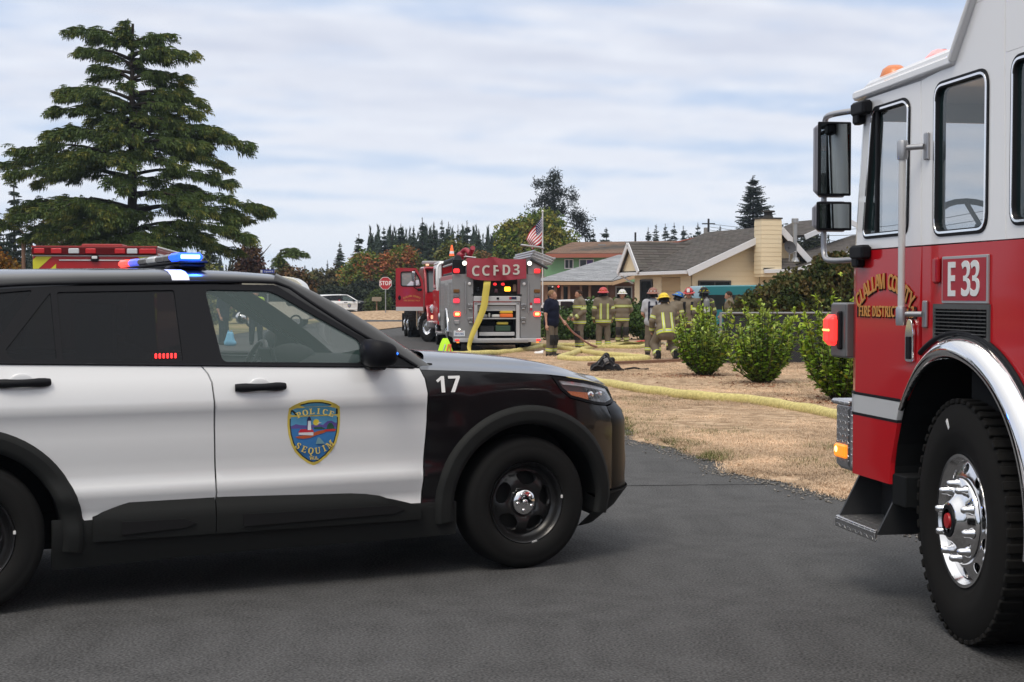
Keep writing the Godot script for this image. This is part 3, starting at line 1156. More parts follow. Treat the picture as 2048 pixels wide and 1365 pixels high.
	obj("bar_base", base, satin, bar)
	for q in [[0.52, "blue light bright"], [0.36, "smoky lens"], [0.18, "smoky lens"], [0.0, "pale lens"], [-0.18, "smoky lens"], [-0.36, "blue light dim"], [-0.52, "red light dim"]]:
		var m: StandardMaterial3D
		if q[1] == "blue light bright":
			m = glow("blue light bright", 0.012, 0.07, 1.0, 2.2)
		elif q[1] == "blue light dim":
			m = glow("blue light dim", 0.12, 0.16, 0.9, 0.7)
		elif q[1] == "red light dim":
			m = glow("red light dim", 1.0, 0.09, 0.07, 1.2)
		elif q[1] == "pale lens":
			m = mats["pale lens"]
		else:
			m = mats["smoky lens"]
		var seg := MB.new()
		var k: float = absf(q[0])
		seg.box(Vector3(-0.10 * maxf(k - 0.3, 0.0), 0.010, q[0]), Vector3(0.15, 0.046, 0.155), 0.016)
		obj("light_module", seg, m, bar)
		if q[1] == "blue light bright":
			var core := MB.new()
			core.box(Vector3(-0.02, 0.010, q[0] + 0.075), Vector3(0.11, 0.022, 0.012), 0.005)
			obj("lit_diode", core, glow("blue white core", 0.30, 0.60, 1.0, 3.0), bar)
	var lamp_l := OmniLight3D.new()
	lamp_l.name = "blue_beacon"
	lamp_l.light_color = Color(0.15, 0.4, 1.0)
	lamp_l.light_energy = 0.12
	lamp_l.omni_range = 12.0
	lamp_l.omni_attenuation = 2.0
	lamp_l.light_size = 0.05
	lamp_l.shadow_enabled = true
	lamp_l.position = Vector3(0, 0.02, 0.64)
	bar.add_child(lamp_l)
	return car
func shield(car: Node3D):
	# the printed badge: flat layers on the door skin
	var badge := Node3D.new()
	badge.name = "door_shield"
	car.add_child(badge, true)
	var c := Vector2(-1.243, 0.842)
	var sh := func(k: float) -> PackedVector2Array:
		var p := PackedVector2Array()
		var half := [[0.0, 0.176], [0.04, 0.174], [0.08, 0.165], [0.115, 0.150], [0.140, 0.134], [0.1455, 0.09], [0.146, 0.04], [0.140, -0.01], [0.126, -0.06], [0.104, -0.103], [0.072, -0.138], [0.035, -0.165], [0.0, -0.182]]
		for q in half:
			p.append(Vector2(q[0], q[1]))
		for i in range(half.size() - 2, 0, -1):
			p.append(Vector2(-half[i][0], half[i][1]))
		if k != 0.0:
			p = Geometry2D.offset_polygon(p, -k)[0]
		return p
	var layers := [
		["shield_edge", sh.call(0.0), [0.62, 0.48, 0.09]], ["shield_outline", sh.call(0.012), [0.02, 0.025, 0.02]],
		["shield_sky", sh.call(0.018), [0.10, 0.33, 0.55]],
	]
	var field: PackedVector2Array = sh.call(0.018)
	var cut := func(poly: PackedVector2Array) -> PackedVector2Array:
		return Geometry2D.intersect_polygons(poly, field)[0]
	layers.append(["shield_water", cut.call(pl([-0.2, 0.022, 0.2, 0.022, 0.2, -0.2, -0.2, -0.2])), [0.035, 0.17, 0.43]])
	layers.append(["shield_hills", cut.call(pl([-0.2, 0.022, -0.2, 0.034, -0.125, 0.036, -0.10, 0.046, -0.075, 0.040, -0.03, 0.036, 0.02, 0.044, 0.05, 0.036, 0.075, 0.056, 0.098, 0.058, 0.118, 0.046, 0.2, 0.050, 0.2, 0.022])), [0.11, 0.08, 0.30]])
	layers.append(["shield_sun", ring(0.012, 0.052, 0.017, 0, 345, 23), [0.75, 0.60, 0.06]])
	layers.append(["shield_snow", pl([0.0, 0.036, 0.02, 0.044, 0.044, 0.048, 0.030, 0.052, 0.012, 0.040]), [0.7, 0.7, 0.75]])
	layers.append(["shield_trees", pl([0.07, 0.012, 0.074, 0.034, 0.086, 0.047, 0.10, 0.044, 0.112, 0.026, 0.114, 0.012, 0.0, 0.016, 0.0, 0.026, 0.04, 0.027]), [0.02, 0.09, 0.06]])
	layers.append(["shield_shore", pl([-0.105, -0.022, -0.09, -0.030, -0.06, -0.034, -0.02, -0.030, 0.01, -0.018, 0.05, -0.008, 0.07, 0.0, 0.115, 0.0, 0.125, 0.008, 0.11, 0.014, 0.06, 0.010, 0.02, 0.004, -0.02, -0.010]), [0.42, 0.09, 0.03]])
	layers.append(["shield_boat", pl([0.055, 0.002, 0.115, 0.002, 0.122, 0.012, 0.06, 0.012]), [0.50, 0.03, 0.04]])
	layers.append(["lighthouse_house", pl([-0.085, -0.012, -0.004, -0.018, -0.004, 0.002, -0.085, 0.004]), [0.62, 0.64, 0.68]])
	layers.append(["lighthouse_roof", pl([-0.088, 0.0, 0.0, 0.0, -0.012, 0.018, -0.075, 0.018]), [0.52, 0.02, 0.04]])
	layers.append(["lighthouse_tower", pl([-0.040, 0.012, -0.016, 0.012, -0.019, 0.066, -0.037, 0.066]), [0.78, 0.78, 0.82]])
	layers.append(["lighthouse_shade", pl([-0.041, 0.012, -0.036, 0.012, -0.034, 0.062, -0.039, 0.062]), [0.06, 0.05, 0.16]])
	layers.append(["lighthouse_lantern", pl([-0.041, 0.062, -0.015, 0.062, -0.020, 0.078, -0.027, 0.088, -0.036, 0.078]), [0.03, 0.03, 0.10]])
	layers.append(["shield_glint", pl([0.02, -0.030, 0.03, -0.030, 0.06, -0.064, 0.008, -0.064]), [0.16, 0.30, 0.36]])
	var k := 0
	for l in layers:
		var m := MB.new()
		var p := PackedVector2Array()
		for q in l[1]:
			p.append(q + c)
		m.panel(p, [], suv_skin, 0.05, 0.0, 0.0015 + k * 0.0004, false)
		obj(l[0], m, mt(l[0], l[2][0], l[2][1], l[2][2], 0.45), badge)
		k += 1
	var gold := mt("gold vinyl", 0.66, 0.50, 0.12, 0.45)
	var z := suv_skin(c.x, 0.86).z + 0.009
	arc_letters("POLICE", 0.030, gold, badge, Transform3D(Basis.IDENTITY, Vector3(c.x, 0.842 - 0.135, suv_skin(c.x, 0.985).z + 0.006)), 0.248, 0.74, "letter", true, 1.1)
	arc_letters("SEQUIM", 0.034, gold, badge, Transform3D(Basis.IDENTITY, Vector3(c.x, 0.842 + 0.038, z - 0.002)), 0.140, 1.36, "letter", true, 0.95, true)
	lettering("WA.", 0.019, gold, badge, Transform3D(Basis.IDENTITY, Vector3(c.x, 0.842 - 0.140, z - 0.002)), "letter", true)
func build_police_cars():
	var car := police_car()
	# the one far down the road
	var far := car.duplicate()
	far.name = numbered("police_car")
	add_child(far)
	far.position = place(-11.7, 112.0)
	far.rotation.y = deg_to_rad(14)
	far.set_meta("label", "distant police SUV with white roof parked across the road beside the stop sign")
	for ch in far.get_children():
		var nm := String(ch.name)
		if nm.begins_with("roof") or nm.begins_with("windscreen_pillar"):
			ch.material_override = mats["white paint"]
		if nm.begins_with("light_bar"):
			ch.queue_free()
# ---------------------------------------------------------------- near fire engine (seen along its left side; t forward, front axle at 0, left is -z)
func truck_wheel(root: Node3D, at: Vector3, side: float, r: float, width: float, turn := 0.0, front := true, fine := true):
	# outer face along local +y, which looks out of the truck's side
	var w := Node3D.new()
	w.name = "wheel"
	root.add_child(w, true)
	w.transform = Transform3D(Basis(Vector3.UP, turn) * Basis(Vector3(1, 0, 0), side * PI * 0.5), at)
	var sides := 80 if fine else 32
	var h := width * 0.5
	var ri := r * 0.545
	var ty := MB.new()
	ty.lathe([Vector2(ri - 0.01, -h * 0.75), Vector2(ri + 0.03, -h * 0.9), Vector2(r * 0.78, -h), Vector2(r * 0.93, -h * 0.93), Vector2(r * 0.985, -h * 0.82), Vector2(r - 0.012, -h * 0.6), Vector2(r - 0.012, h * 0.6), Vector2(r * 0.985, h * 0.82), Vector2(r * 0.93, h * 0.93), Vector2(r * 0.78, h), Vector2(r * 0.70, h * 0.985), Vector2(r * 0.69, h * 0.97), Vector2(r * 0.62, h * 0.95), Vector2(ri + 0.02, h * 0.86), Vector2(ri, h * 0.80), Vector2(ri - 0.01, h * 0.7)], Transform3D.IDENTITY, sides, 0.55)
	var lugs := 52 if fine else 26
	for k in lugs:
		for s in [-1.0, 1.0]:
			var a: float = TAU * (k + (0.5 if s > 0 else 0.0)) / lugs
			var b := Basis(Vector3.UP, -a)
			ty.box(b * Vector3(r - 0.011, h * 0.62 * s, 0), Vector3(0.024, h * 0.62, r * TAU / lugs * 0.62), 0.006, b)
	obj("tyre", ty, dull("truck tyre rubber", 0.012, 0.0115, 0.011, 0.85), w)
	if not fine:
		var plain := MB.new()
		plain.lathe([Vector2(ri, h * 0.7), Vector2(ri - 0.012, h * 0.88), Vector2(ri - 0.03, h * 0.85), Vector2(ri - 0.05, h * 0.2), Vector2(ri * 0.62, h * (0.45 if front else -0.3)), Vector2(ri * 0.58, h * (0.9 if front else -0.2)), Vector2(ri * 0.3, h * (1.15 if front else 0.3)), Vector2(0, h * (1.15 if front else 0.35))], Transform3D.IDENTITY, 32, 0.7)
		obj("rim", plain, mats["chrome"], w)
		return
	var chrome := mt("polished aluminium", 0.80, 0.80, 0.81, 0.13, 1.0)
	var rim := MB.new()
	rim.lathe([Vector2(ri - 0.012, -h * 0.7), Vector2(ri - 0.012, h * 0.70), Vector2(ri + 0.004, h * 0.80), Vector2(ri, h * 0.86), Vector2(ri - 0.014, h * 0.85), Vector2(ri - 0.024, h * 0.72), Vector2(ri - 0.034, h * 0.62)], Transform3D.IDENTITY, 72, 0.6)
	obj("rim", rim, chrome, w)
	var disc := MB.new()
	var holes := []
	for k in 10:
		var a := TAU * (k + 0.5) / 10
		var c := PackedVector2Array()
		for i in 12:
			var b := TAU * i / 12
			c.append(Vector2(ri * 0.785 + 0.025 * cos(b), 0.030 * sin(b)).rotated(a))
		holes.append(c)
	var dish := func(x: float, y: float) -> Vector3:
		var q := sqrt(x * x + y * y)
		return Vector3(x, h * (0.64 + 0.13 * smoothstep(ri * 0.95, ri * 0.64, q)), -y)
	disc.panel(ring(0, 0, ri - 0.032, 0, 356, 89), holes, dish, 0.03, 0.005)
	obj("wheel_disc", disc, chrome, w)
	var dark := MB.new()
	dark.lathe([Vector2(ri - 0.02, 0.0), Vector2(0.001, 0.0)], Transform3D.IDENTITY, 24)
	obj("brake_drum", dark, mats["dark interior"], w)
	var hub := MB.new()
	hub.lathe([Vector2(ri * 0.66, h * 0.72), Vector2(ri * 0.655, h * 0.84), Vector2(ri * 0.63, h * 0.89), Vector2(ri * 0.42, h * 0.93), Vector2(ri * 0.36, h * 1.02), Vector2(ri * 0.30, h * 1.16), Vector2(ri * 0.28, h * 1.19), Vector2(ri * 0.20, h * 1.19)], Transform3D.IDENTITY, 48, 0.7)
	obj("hub", hub, mats["chrome"], w)
	var cap := MB.new()
	cap.lathe([Vector2(ri * 0.25, h * 1.17), Vector2(ri * 0.24, h * 1.23), Vector2(ri * 0.18, h * 1.24)], Transform3D.IDENTITY, 32, 0.4)
	obj("hub_cap", cap, mats["satin black trim"], w)
	var red := MB.new()
	red.lathe([Vector2(ri * 0.12, h * 1.19), Vector2(ri * 0.11, h * 1.26), Vector2(0, h * 1.27)], Transform3D.IDENTITY, 28, 0.4)
	obj("hub_plug", red, mt("red plastic", 0.40, 0.012, 0.016, 0.35), w)
	for k in 10:
		var a := TAU * (k + 0.3) / 10
		var nut := MB.new()
		nut.lathe([Vector2(0.026, h * 0.88), Vector2(0.024, h * 0.95), Vector2(0.018, h * 1.0), Vector2(0.017, h * 1.14), Vector2(0.010, h * 1.20), Vector2(0.0, h * 1.21)], Transform3D(Basis.IDENTITY, Vector3(cos(a) * ri * 0.555, 0, sin(a) * ri * 0.555)), 14, 0.6)
		obj("lug_nut", nut, mats["chrome"], w)
	obj("tyre_mark", boxed(Vector3(cos(1.32) * r * 0.80, h * 0.992, sin(1.32) * r * 0.80), Vector3(0.05, 0.004, 0.018), 0.0, Basis(Vector3.UP, -1.32 + 0.5)), mats["white plastic"], w)
func build_fire_engine():
	var e := thing("fire_engine", "red and white fire engine with an E 33 plate, cropped by the right edge", "fire engine", place(3.23, 6.61), deg_to_rad(99.4))
	var red: StandardMaterial3D = mats["fire red"]
	red.clearcoat = 0.45
	red.metallic_specular = 0.3
	var white: StandardMaterial3D = mats["engine white"]
	var black: StandardMaterial3D = mats["satin black trim"]
	var dark: StandardMaterial3D = mats["dark interior"]
	var chrome: StandardMaterial3D = mats["chrome"]
	var alu: StandardMaterial3D = mats["brushed aluminium"]
	var stripe: StandardMaterial3D = mats["reflective band"]
	var tread := mt("tread plate", 0.55, 0.55, 0.56, 0.28, 0.9)
	if not tread.heightmap_enabled and not tread.normal_enabled:
		tread.normal_enabled = true
		tread.normal_texture = plate_bumps()
		tread.uv1_triplanar = true
		tread.uv1_scale = Vector3(14, 14, 14)
	var window := glass("engine glass", 0.02, 0.055, 0.058, 0.30)
	var edge := func(y: float) -> float:    # where the cab's front corner stands at a height
		if y < 1.80:
			return 1.22
		return 1.22 - 0.105 * (y - 1.80) / 0.8
	for side in [-1.0, 1.0]:
		# a flat side with a rounded front corner; u runs forward and round the corner
		var skin := func(u: float, y: float) -> Vector3:
			var x0: float = edge.call(y)
			var r := 0.07
			if u <= 1.22:
				return Vector3(u - (1.22 - x0) * smoothstep(0.6, 1.22, u), y, 1.22)
			var a := (u - 1.22) / r
			if a < PI * 0.5:
				return Vector3(x0 + r * sin(a), y, 1.22 - r + r * cos(a))
			return Vector3(x0 + r, y, 1.22 - r - (a - PI * 0.5) * r)
		var flip: bool = side < 0.0
		var door_w := soften(pl([1.095, 1.885, 0.565, 1.885, 0.552, 2.50, 0.60, 2.53, 1.06, 2.53]), 0.05, 5)
		var crew_w := soften(pl([0.27, 1.862, -0.222, 1.862, -0.222, 2.55, 0.27, 2.55]), 0.07, 6)
		var back_w := soften(pl([-0.44, 1.88, -0.98, 1.88, -0.98, 2.56, -0.44, 2.56]), 0.06, 6)
		var arch := ring(0.0, 0.60, 0.745, 0, 180, 40)
		# upper white
		var white_door := pl([0.412, 1.815, 1.30, 1.817, 1.30, 2.60, 0.432, 2.60])
		var white_crew := pl([0.404, 1.815, -0.388, 1.812, -0.36, 2.60, -0.36, 2.86, -0.05, 2.86, 0.085, 2.63, 0.424, 2.60])
		var white_rear := pl([-0.396, 1.812, -1.06, 1.812, -1.06, 2.60, -0.368, 2.60])
		var high := pl([-0.055, 2.862, -0.368, 2.862, -0.372, 2.602, -1.9, 2.602, -1.9, 3.06, -0.17, 3.06])
		for q in [["upper_door", white_door, [door_w]], ["upper_crew_panel", white_crew, [crew_w]], ["upper_rear_door", white_rear, [back_w]], ["raised_roof_side", high, []]]:
			var m := MB.new()
			m.panel(q[1], q[2], skin, 0.11, 0.035, 0.0, flip)
			obj(q[0], m, white, e)
		# lower red, cut by the wheel opening
		var door := pl([0.404, 1.808, 1.30, 1.810, 1.30, 1.062, 0.622, 1.055])
		for i in 9:
			var a := lerpf(0.66, 0.94, i / 8.0)
			door.append(Vector2(0.745 * cos(a), 0.60 + 0.745 * sin(a)))
		var skirt := pl([1.30, 0.938, 1.30, 0.622, 0.745, 0.622, 0.735, 0.73, 0.66, 0.938])
		var crew := pl([0.396, 1.808, -1.06, 1.806, -1.06, 0.62, -0.745, 0.62])
		for i in 21:
			var a := lerpf(PI - 0.02, 1.02, i / 20.0)
			crew.append(Vector2(0.745 * cos(a), 0.60 + 0.745 * sin(a)))
		for q in [["door", door], ["skirt_panel", skirt], ["wing_panel", crew]]:
			var m := MB.new()
			m.panel(q[1], [], skin, 0.11, 0.035, 0.0, flip)
			obj(q[0], m, red, e)
		var band := MB.new()
		band.panel(pl([1.30, 1.048, 1.30, 0.952, 0.672, 0.952, 0.63, 1.044]), [], skin, 0.08, 0.03, 0.0, flip)
		obj("white_band", band, stripe, e)
		for y in [1.0545, 0.9455]:
			var line := MB.new()
			line.panel(pl([1.30, y + 0.007, 1.30, y - 0.007, 0.66 if y < 1.0 else 0.626, y - 0.007, 0.66 if y < 1.0 else 0.626, y + 0.007]), [], skin, 0.08, 0.03, 0.001, flip)
			obj("pinstripe", line, black, e)
		if flip:
			var line2 := MB.new()
			line2.panel(pl([-0.55, 0.95, -0.55, 1.048, -1.06, 1.048, -1.06, 0.95]), [], skin, 0.1, 0.0, 0.002, flip)
			obj("white_band", line2, stripe, e)
		# window rubber, bright frame and pane
		for q in [["door_window", door_w], ["crew_window", crew_w], ["rear_window", back_w]]:
			var fr := MB.new()
			var out := Geometry2D.offset_polygon(q[1], 0.016)
			var ins := Geometry2D.offset_polygon(q[1], -0.014)
			fr.panel(out[0], [ins[0]], skin, 0.09, 0.05, 0.005, flip)
			var node := obj(q[0], fr, black, e)
			var br := MB.new()
			var o2 := Geometry2D.offset_polygon(q[1], 0.002)
			br.panel(o2[0], [Geometry2D.offset_polygon(q[1], -0.008)[0]], skin, 0.09, 0.006, 0.010, flip)
			obj("window_frame", br, chrome, node)
			var pane := MB.new()
			pane.panel(q[1], [], skin, 0.3, 0.0, -0.012, flip)
			obj("pane", pane, window, node)
			if q[0] == "door_window":
				obj("vent_bar", boxed(Vector3(0.93, 2.205, 1.215 * side), Vector3(0.028, 0.64, 0.02), 0.005), black, node)
		# gutter over the doors and up the raised roof
		var gut := MB.new()
		var run := [Vector3(1.20, 2.632, 1.20 * side), Vector3(0.09, 2.645, 1.225 * side), Vector3(-0.10, 2.885, 1.225 * side), Vector3(-0.185, 3.07, 1.225 * side)]
		for i in 3:
			var d: Vector3 = run[i + 1] - run[i]
			var b := Basis(Vector3(0, 0, 1), atan2(d.y, d.x))
			gut.box((run[i] + run[i + 1]) * 0.5, Vector3(d.length() + 0.02, 0.05 if i == 0 else 0.035, 0.06), 0.014, b)
		obj("gutter", gut, white, e)
		# polished wing rim: a broad half-round section swept round the opening
		var rows := []
		for q in [[0.80, 0.0], [0.795, 0.035], [0.775, 0.062], [0.745, 0.082], [0.71, 0.082], [0.685, 0.062], [0.68, 0.03], [0.68, -0.02]]:
			var row := []
			for i in 49:
				var a := deg_to_rad(lerpf(34.0, 188.0, i / 48.0))
				var k := lerpf(0.22, 1.0, smoothstep(34.0, 105.0, rad_to_deg(a)))
				var rr: float = 0.735 + (q[0] - 0.735) * k
				row.append(Vector3(rr * cos(a), 0.60 + rr * sin(a), (1.22 + q[1] * k) * side))
			rows.append(row)
		var fl := MB.new()
		fl.grid(rows, Vector3(0, 0.3, side))
		obj("wing_rim", fl, chrome, e)
		var rub := []
		for i in 31:
			var a := deg_to_rad(lerpf(60.0, 188.0, i / 30.0))
			rub.append(Vector3(0.806 * cos(a), 0.60 + 0.806 * sin(a), 1.224 * side))
		obj("rim_seal", tubed(rub, 0.014, 6), black, e)
		var well := MB.new()
		for i in 20:
			var a0 := PI * i / 20.0
			var a1 := PI * (i + 1) / 20.0
			var p := Vector3(0.735 * cos(a0), 0.60 + 0.735 * sin(a0), 0)
			var q2 := Vector3(0.735 * cos(a1), 0.60 + 0.735 * sin(a1), 0)
			well.quad(p + Vector3(0, 0, 1.2 * side), q2 + Vector3(0, 0, 1.2 * side), q2 + Vector3(0, 0, 0.6 * side), p + Vector3(0, 0, 0.6 * side))
			well.tri(p + Vector3(0, 0, 0.6 * side), q2 + Vector3(0, 0, 0.6 * side), Vector3(0, 0.6, 0.6 * side))
		well.box(Vector3(0.66, 0.60, 0.9 * side), Vector3(0.16, 0.16, 0.62), 0.01)
		obj("wheel_well", well, dark, e)
		truck_wheel(e, Vector3(-0.01, 0.553, 1.07 * side), side, 0.553, 0.33, deg_to_rad(-6.0))
		# long grab rail on stand-offs
		var rail := Node3D.new()
		rail.name = "grab_rail"
		e.add_child(rail, true)
		obj("tube", tubed([Vector3(0.44, 1.475, 1.305 * side), Vector3(0.44, 2.27, 1.305 * side)], 0.017, 16), mt("pale grip", 0.62, 0.61, 0.60, 0.35, 0.3), rail)
		for y in [1.475, 2.27]:
			var br := MB.new()
			br.lathe([Vector2(0, -0.045), Vector2(0.024, -0.045), Vector2(0.026, -0.03), Vector2(0.026, 0.03), Vector2(0.022, 0.045), Vector2(0, 0.045)], Transform3D(Basis.IDENTITY, Vector3(0.44, y, 1.305 * side)), 16)
			br.rod(Vector3(0.44, y + 0.01, 1.30 * side), Vector3(0.36, y + 0.01, 1.235 * side), 0.014, 10)
			br.box(Vector3(0.345, y + 0.01, 1.228 * side), Vector3(0.045, 0.13, 0.016), 0.006)
			obj("bracket", br, alu, rail)
		# paddle handle in its escutcheon
		var hd := MB.new()
		hd.prism(soften(pl([0.455, 1.25, 0.545, 1.25, 0.545, 1.40, 0.52, 1.46, 0.48, 1.46, 0.455, 1.40]), 0.02), 1.222 * side, 1.238 * side, Transform3D.IDENTITY, 0.7, 0.004)
		var hn := obj("door_handle", hd, chrome, e)
		obj("paddle", boxed(Vector3(0.50, 1.32, 1.240 * side), Vector3(0.045, 0.11, 0.01), 0.004), black, hn)
		# air louvre
		var lv := Node3D.new()
		lv.name = "louvre"
		e.add_child(lv, true)
		var lf := MB.new()
		lf.panel(pl([0.262, 1.362, -0.268, 1.362, -0.268, 1.535, 0.262, 1.535]), [pl([0.244, 1.388, -0.25, 1.388, -0.25, 1.512, 0.244, 1.512])], skin, 0.12, 0.02, 0.010, flip)
		obj("louvre_frame", lf, mt("dull steel", 0.16, 0.16, 0.155, 0.3, 0.9), lv)
		obj("louvre_back", boxed(Vector3(-0.003, 1.45, 1.2225 * side), Vector3(0.49, 0.122, 0.004)), dark, lv)
		for k in 7:
			obj("slat", boxed(Vector3(-0.003, 1.401 + k * 0.0165, 1.229 * side), Vector3(0.492, 0.005, 0.012), 0.0015), mats["dull steel"], lv)
		for k in 9:
			obj("divider", boxed(Vector3(-0.2 + k * 0.049, 1.45, 1.226 * side), Vector3(0.007, 0.122, 0.008), 0.0), dark, lv)
		# mirrors on their arms
		var mr := Node3D.new()
		mr.name = "mirror"
		e.add_child(mr, true)
		obj("mirror_arm", tubed(curve([Vector3(1.06, 2.545, 1.235 * side), Vector3(1.25, 2.55, 1.29 * side), Vector3(1.40, 2.55, 1.30 * side), Vector3(1.435, 2.52, 1.30 * side), Vector3(1.44, 2.46, 1.30 * side), Vector3(1.44, 1.90, 1.30 * side), Vector3(1.43, 1.80, 1.30 * side), Vector3(1.36, 1.765, 1.295 * side), Vector3(1.12, 1.765, 1.24 * side)], 60), 0.016, 10), alu, mr)
		for y in [2.55, 1.80]:
			var mount := MB.new()
			mount.box(Vector3(1.06, y, 1.25 * side), Vector3(0.17, 0.075, 0.06), 0.015)
			mount.box(Vector3(1.10, y - 0.05, 1.245 * side), Vector3(0.08, 0.06, 0.05), 0.012)
			obj("mirror_mount", mount, black, mr)
		for q in [[2.315, 0.41, 0.175], [2.005, 0.165, 0.185]]:
			var bz: float = 1.275 * side
			var tb := Basis(Vector3.UP, side * 0.07)
			var hs := MB.new()
			hs.box(Vector3(1.40, q[0], bz), Vector3(0.10, q[1], q[2] + 0.02), 0.035, tb)
			var hn2 := obj("mirror_housing", hs, mt("grey housing", 0.30, 0.29, 0.32, 0.3, 0.4), mr)
			var rimm := MB.new()
			rimm.box(Vector3(1.40, q[0], bz) + tb * Vector3(-0.05, 0, 0), Vector3(0.012, q[1] - 0.01, q[2] + 0.01), 0.005, tb)
			obj("mirror_rim", rimm, black, hn2)
			var gl := MB.new()
			gl.box(Vector3(1.40, q[0], bz) + tb * Vector3(-0.058, 0, 0), Vector3(0.006, q[1] - 0.035, q[2] - 0.02), 0.0, tb)
			obj("mirror_glass", gl, mt("mirror glass", 0.34, 0.37, 0.37, 0.02, 1.0), hn2)
		# warning light box on the front corner
		var wb := MB.new()
		wb.box(Vector3(1.40, 1.385, 1.10 * side), Vector3(0.22, 0.30, 0.26), 0.012)
		var wn := obj("warning_light", wb, mt("grey box", 0.20, 0.20, 0.20, 0.4, 0.6), e)
		var lens := MB.new()
		lens.box(Vector3(1.43, 1.385, 1.255 * side), Vector3(0.13, 0.17, 0.07), 0.03)
		obj("lens", lens, glow("red warning light", 1.0, 0.035, 0.03, 1.3), wn)
		var lb := MB.new()
		lb.box(Vector3(1.43, 1.385, 1.288 * side), Vector3(0.09, 0.014, 0.012), 0.005)
		obj("lamp_filament", lb, glow("orange core", 1.0, 0.35, 0.10, 2.5), wn)
		var fs := MB.new()
		fs.box(Vector3(1.36, 1.385, 1.232 * side), Vector3(0.05, 0.21, 0.03), 0.01)
		obj("light_bezel", fs, black, wn)
		# step under the door
		var st := MB.new()
		st.box(Vector3(1.04, 0.372, 1.13 * side), Vector3(0.52, 0.025, 0.30), 0.006)
		st.box(Vector3(1.04, 0.35, 1.275 * side), Vector3(0.52, 0.05, 0.016), 0.005)
		var sn := obj("step", st, tread, e)
		var riser := MB.new()
		riser.prism(pl([1.36, 0.38, 1.30, 0.63, 0.80, 0.63, 0.86, 0.38]), 1.0 * side, 1.02 * side)
		riser.prism(pl([0.985 * side, 0.36, 1.27 * side, 0.36, 1.13 * side, 0.63, 0.985 * side, 0.63]), -0.79, -0.775, Transform3D(Basis(Vector3(0, 0, 1), Vector3(0, 1, 0), Vector3(-1, 0, 0)), Vector3.ZERO))
		riser.prism(pl([0.985 * side, 0.36, 1.27 * side, 0.36, 1.13 * side, 0.63, 0.985 * side, 0.63]), -1.30, -1.285, Transform3D(Basis(Vector3(0, 0, 1), Vector3(0, 1, 0), Vector3(-1, 0, 0)), Vector3.ZERO))
		obj("step_side", riser, mats["dark steel"], sn)
		# marker light and amber lamps
		var mk := MB.new()
		mk.box(Vector3(0.215, 1.69, 1.235 * side), Vector3(0.055, 0.125, 0.03), 0.013)
		obj("marker_light", mk, mats["red lens"], e)
		if flip:
			var plate := MB.new()
			plate.box(Vector3(-0.045, 1.645, -1.226), Vector3(0.43, 0.215, 0.012), 0.003)
			var pn := obj("number_plate", plate, mt("plate edge", 0.45, 0.46, 0.47, 0.35, 0.5), e)
			obj("plate_face", boxed(Vector3(-0.045, 1.645, -1.2325), Vector3(0.405, 0.19, 0.003)), mats["plate red"], pn)
			for q in [["E", 0.080], ["3", -0.058], ["3", -0.142]]:
				lettering(q[0], 0.158, mt("white reflective", 0.72, 0.74, 0.74, 0.4), pn, Transform3D(Basis(Vector3.UP, PI), Vector3(q[1] - 0.012, 1.645, -1.2355)), "plate_letter", false, 0.78)
			var gold: StandardMaterial3D = mats["gold leaf"]
			var shadow := dull("lettering edge", 0.02, 0.008, 0.006, 0.5)
			var tb2 := Transform3D(Basis(Vector3.UP, PI), Vector3(0.82, 1.085, -1.2235))
			for q in [[shadow, 0.0, 1.09, 0.004], [gold, -0.0022, 1.0, 0.0]]:
				var t2 := tb2.translated(Vector3(0, -q[3], q[1]))
				arc_letters("CLALLAM COUNTY", 0.080 * q[2], q[0], e, t2, 0.56, 1.2, "door_lettering", false, 0.9)
				lettering("FIRE DISTRICT No.3", 0.056 * q[2], q[0], e, Transform3D(Basis(Vector3.UP, PI), Vector3(0.80, 1.492 - q[3], -1.2235 + q[1])), "door_lettering", false, 0.94)
	# cab front, roof, floor and insides
	var cab := MB.new()
	cab.quad(Vector3(1.29, 0.62, -1.15), Vector3(1.29, 0.62, 1.15), Vector3(1.29, 1.80, 1.15), Vector3(1.29, 1.80, -1.15))
	obj("cab_front", cab, red, e)
	var ws := MB.new()
	ws.quad(Vector3(1.275, 1.90, -1.08), Vector3(1.275, 1.90, 1.08), Vector3(1.20, 2.50, 1.08), Vector3(1.20, 2.50, -1.08))
	obj("windscreen", ws, window, e)
	var wf := MB.new()
	for q in [[1.845, 0.10, 2.3, 0.0], [2.56, 0.12, 2.3, 0.0]]:
		wf.box(Vector3(1.285 - 0.131 * (q[0] - 1.8), q[0], 0), Vector3(0.03, q[1], q[2]), 0.008)
	for z in [-1.11, 1.11, 0.0]:
		wf.box(Vector3(1.243, 2.2, z), Vector3(0.03, 0.66, 0.09 if z != 0.0 else 0.04), 0.008, Basis(Vector3(0, 0, 1), 0.13))
	obj("windscreen_frame", wf, white, e)
	var rf := MB.new()
	rf.prism(pl([1.25, 2.60, 1.22, 2.66, 1.10, 2.70, 0.05, 2.72, 0.05, 2.60]), -1.215, 1.215, Transform3D.IDENTITY, 0.7, 0.03)
	rf.prism(pl([0.09, 2.62, -0.10, 2.87, -0.18, 3.05, -0.30, 3.09, -1.9, 3.09, -1.9, 3.0, -0.3, 3.0, 0.0, 2.60]), -1.2, 1.2, Transform3D.IDENTITY, 0.7, 0.02)
	obj("cab_roof", rf, white, e)
	var fl2 := MB.new()
	fl2.box(Vector3(0.2, 0.95, 0), Vector3(2.1, 0.5, 1.0), 0.02)
	fl2.box(Vector3(-0.45, 1.30, 0), Vector3(1.0, 0.5, 2.3), 0.02)
	fl2.box(Vector3(0.95, 1.0, 0), Vector3(0.6, 0.1, 2.3), 0.02)
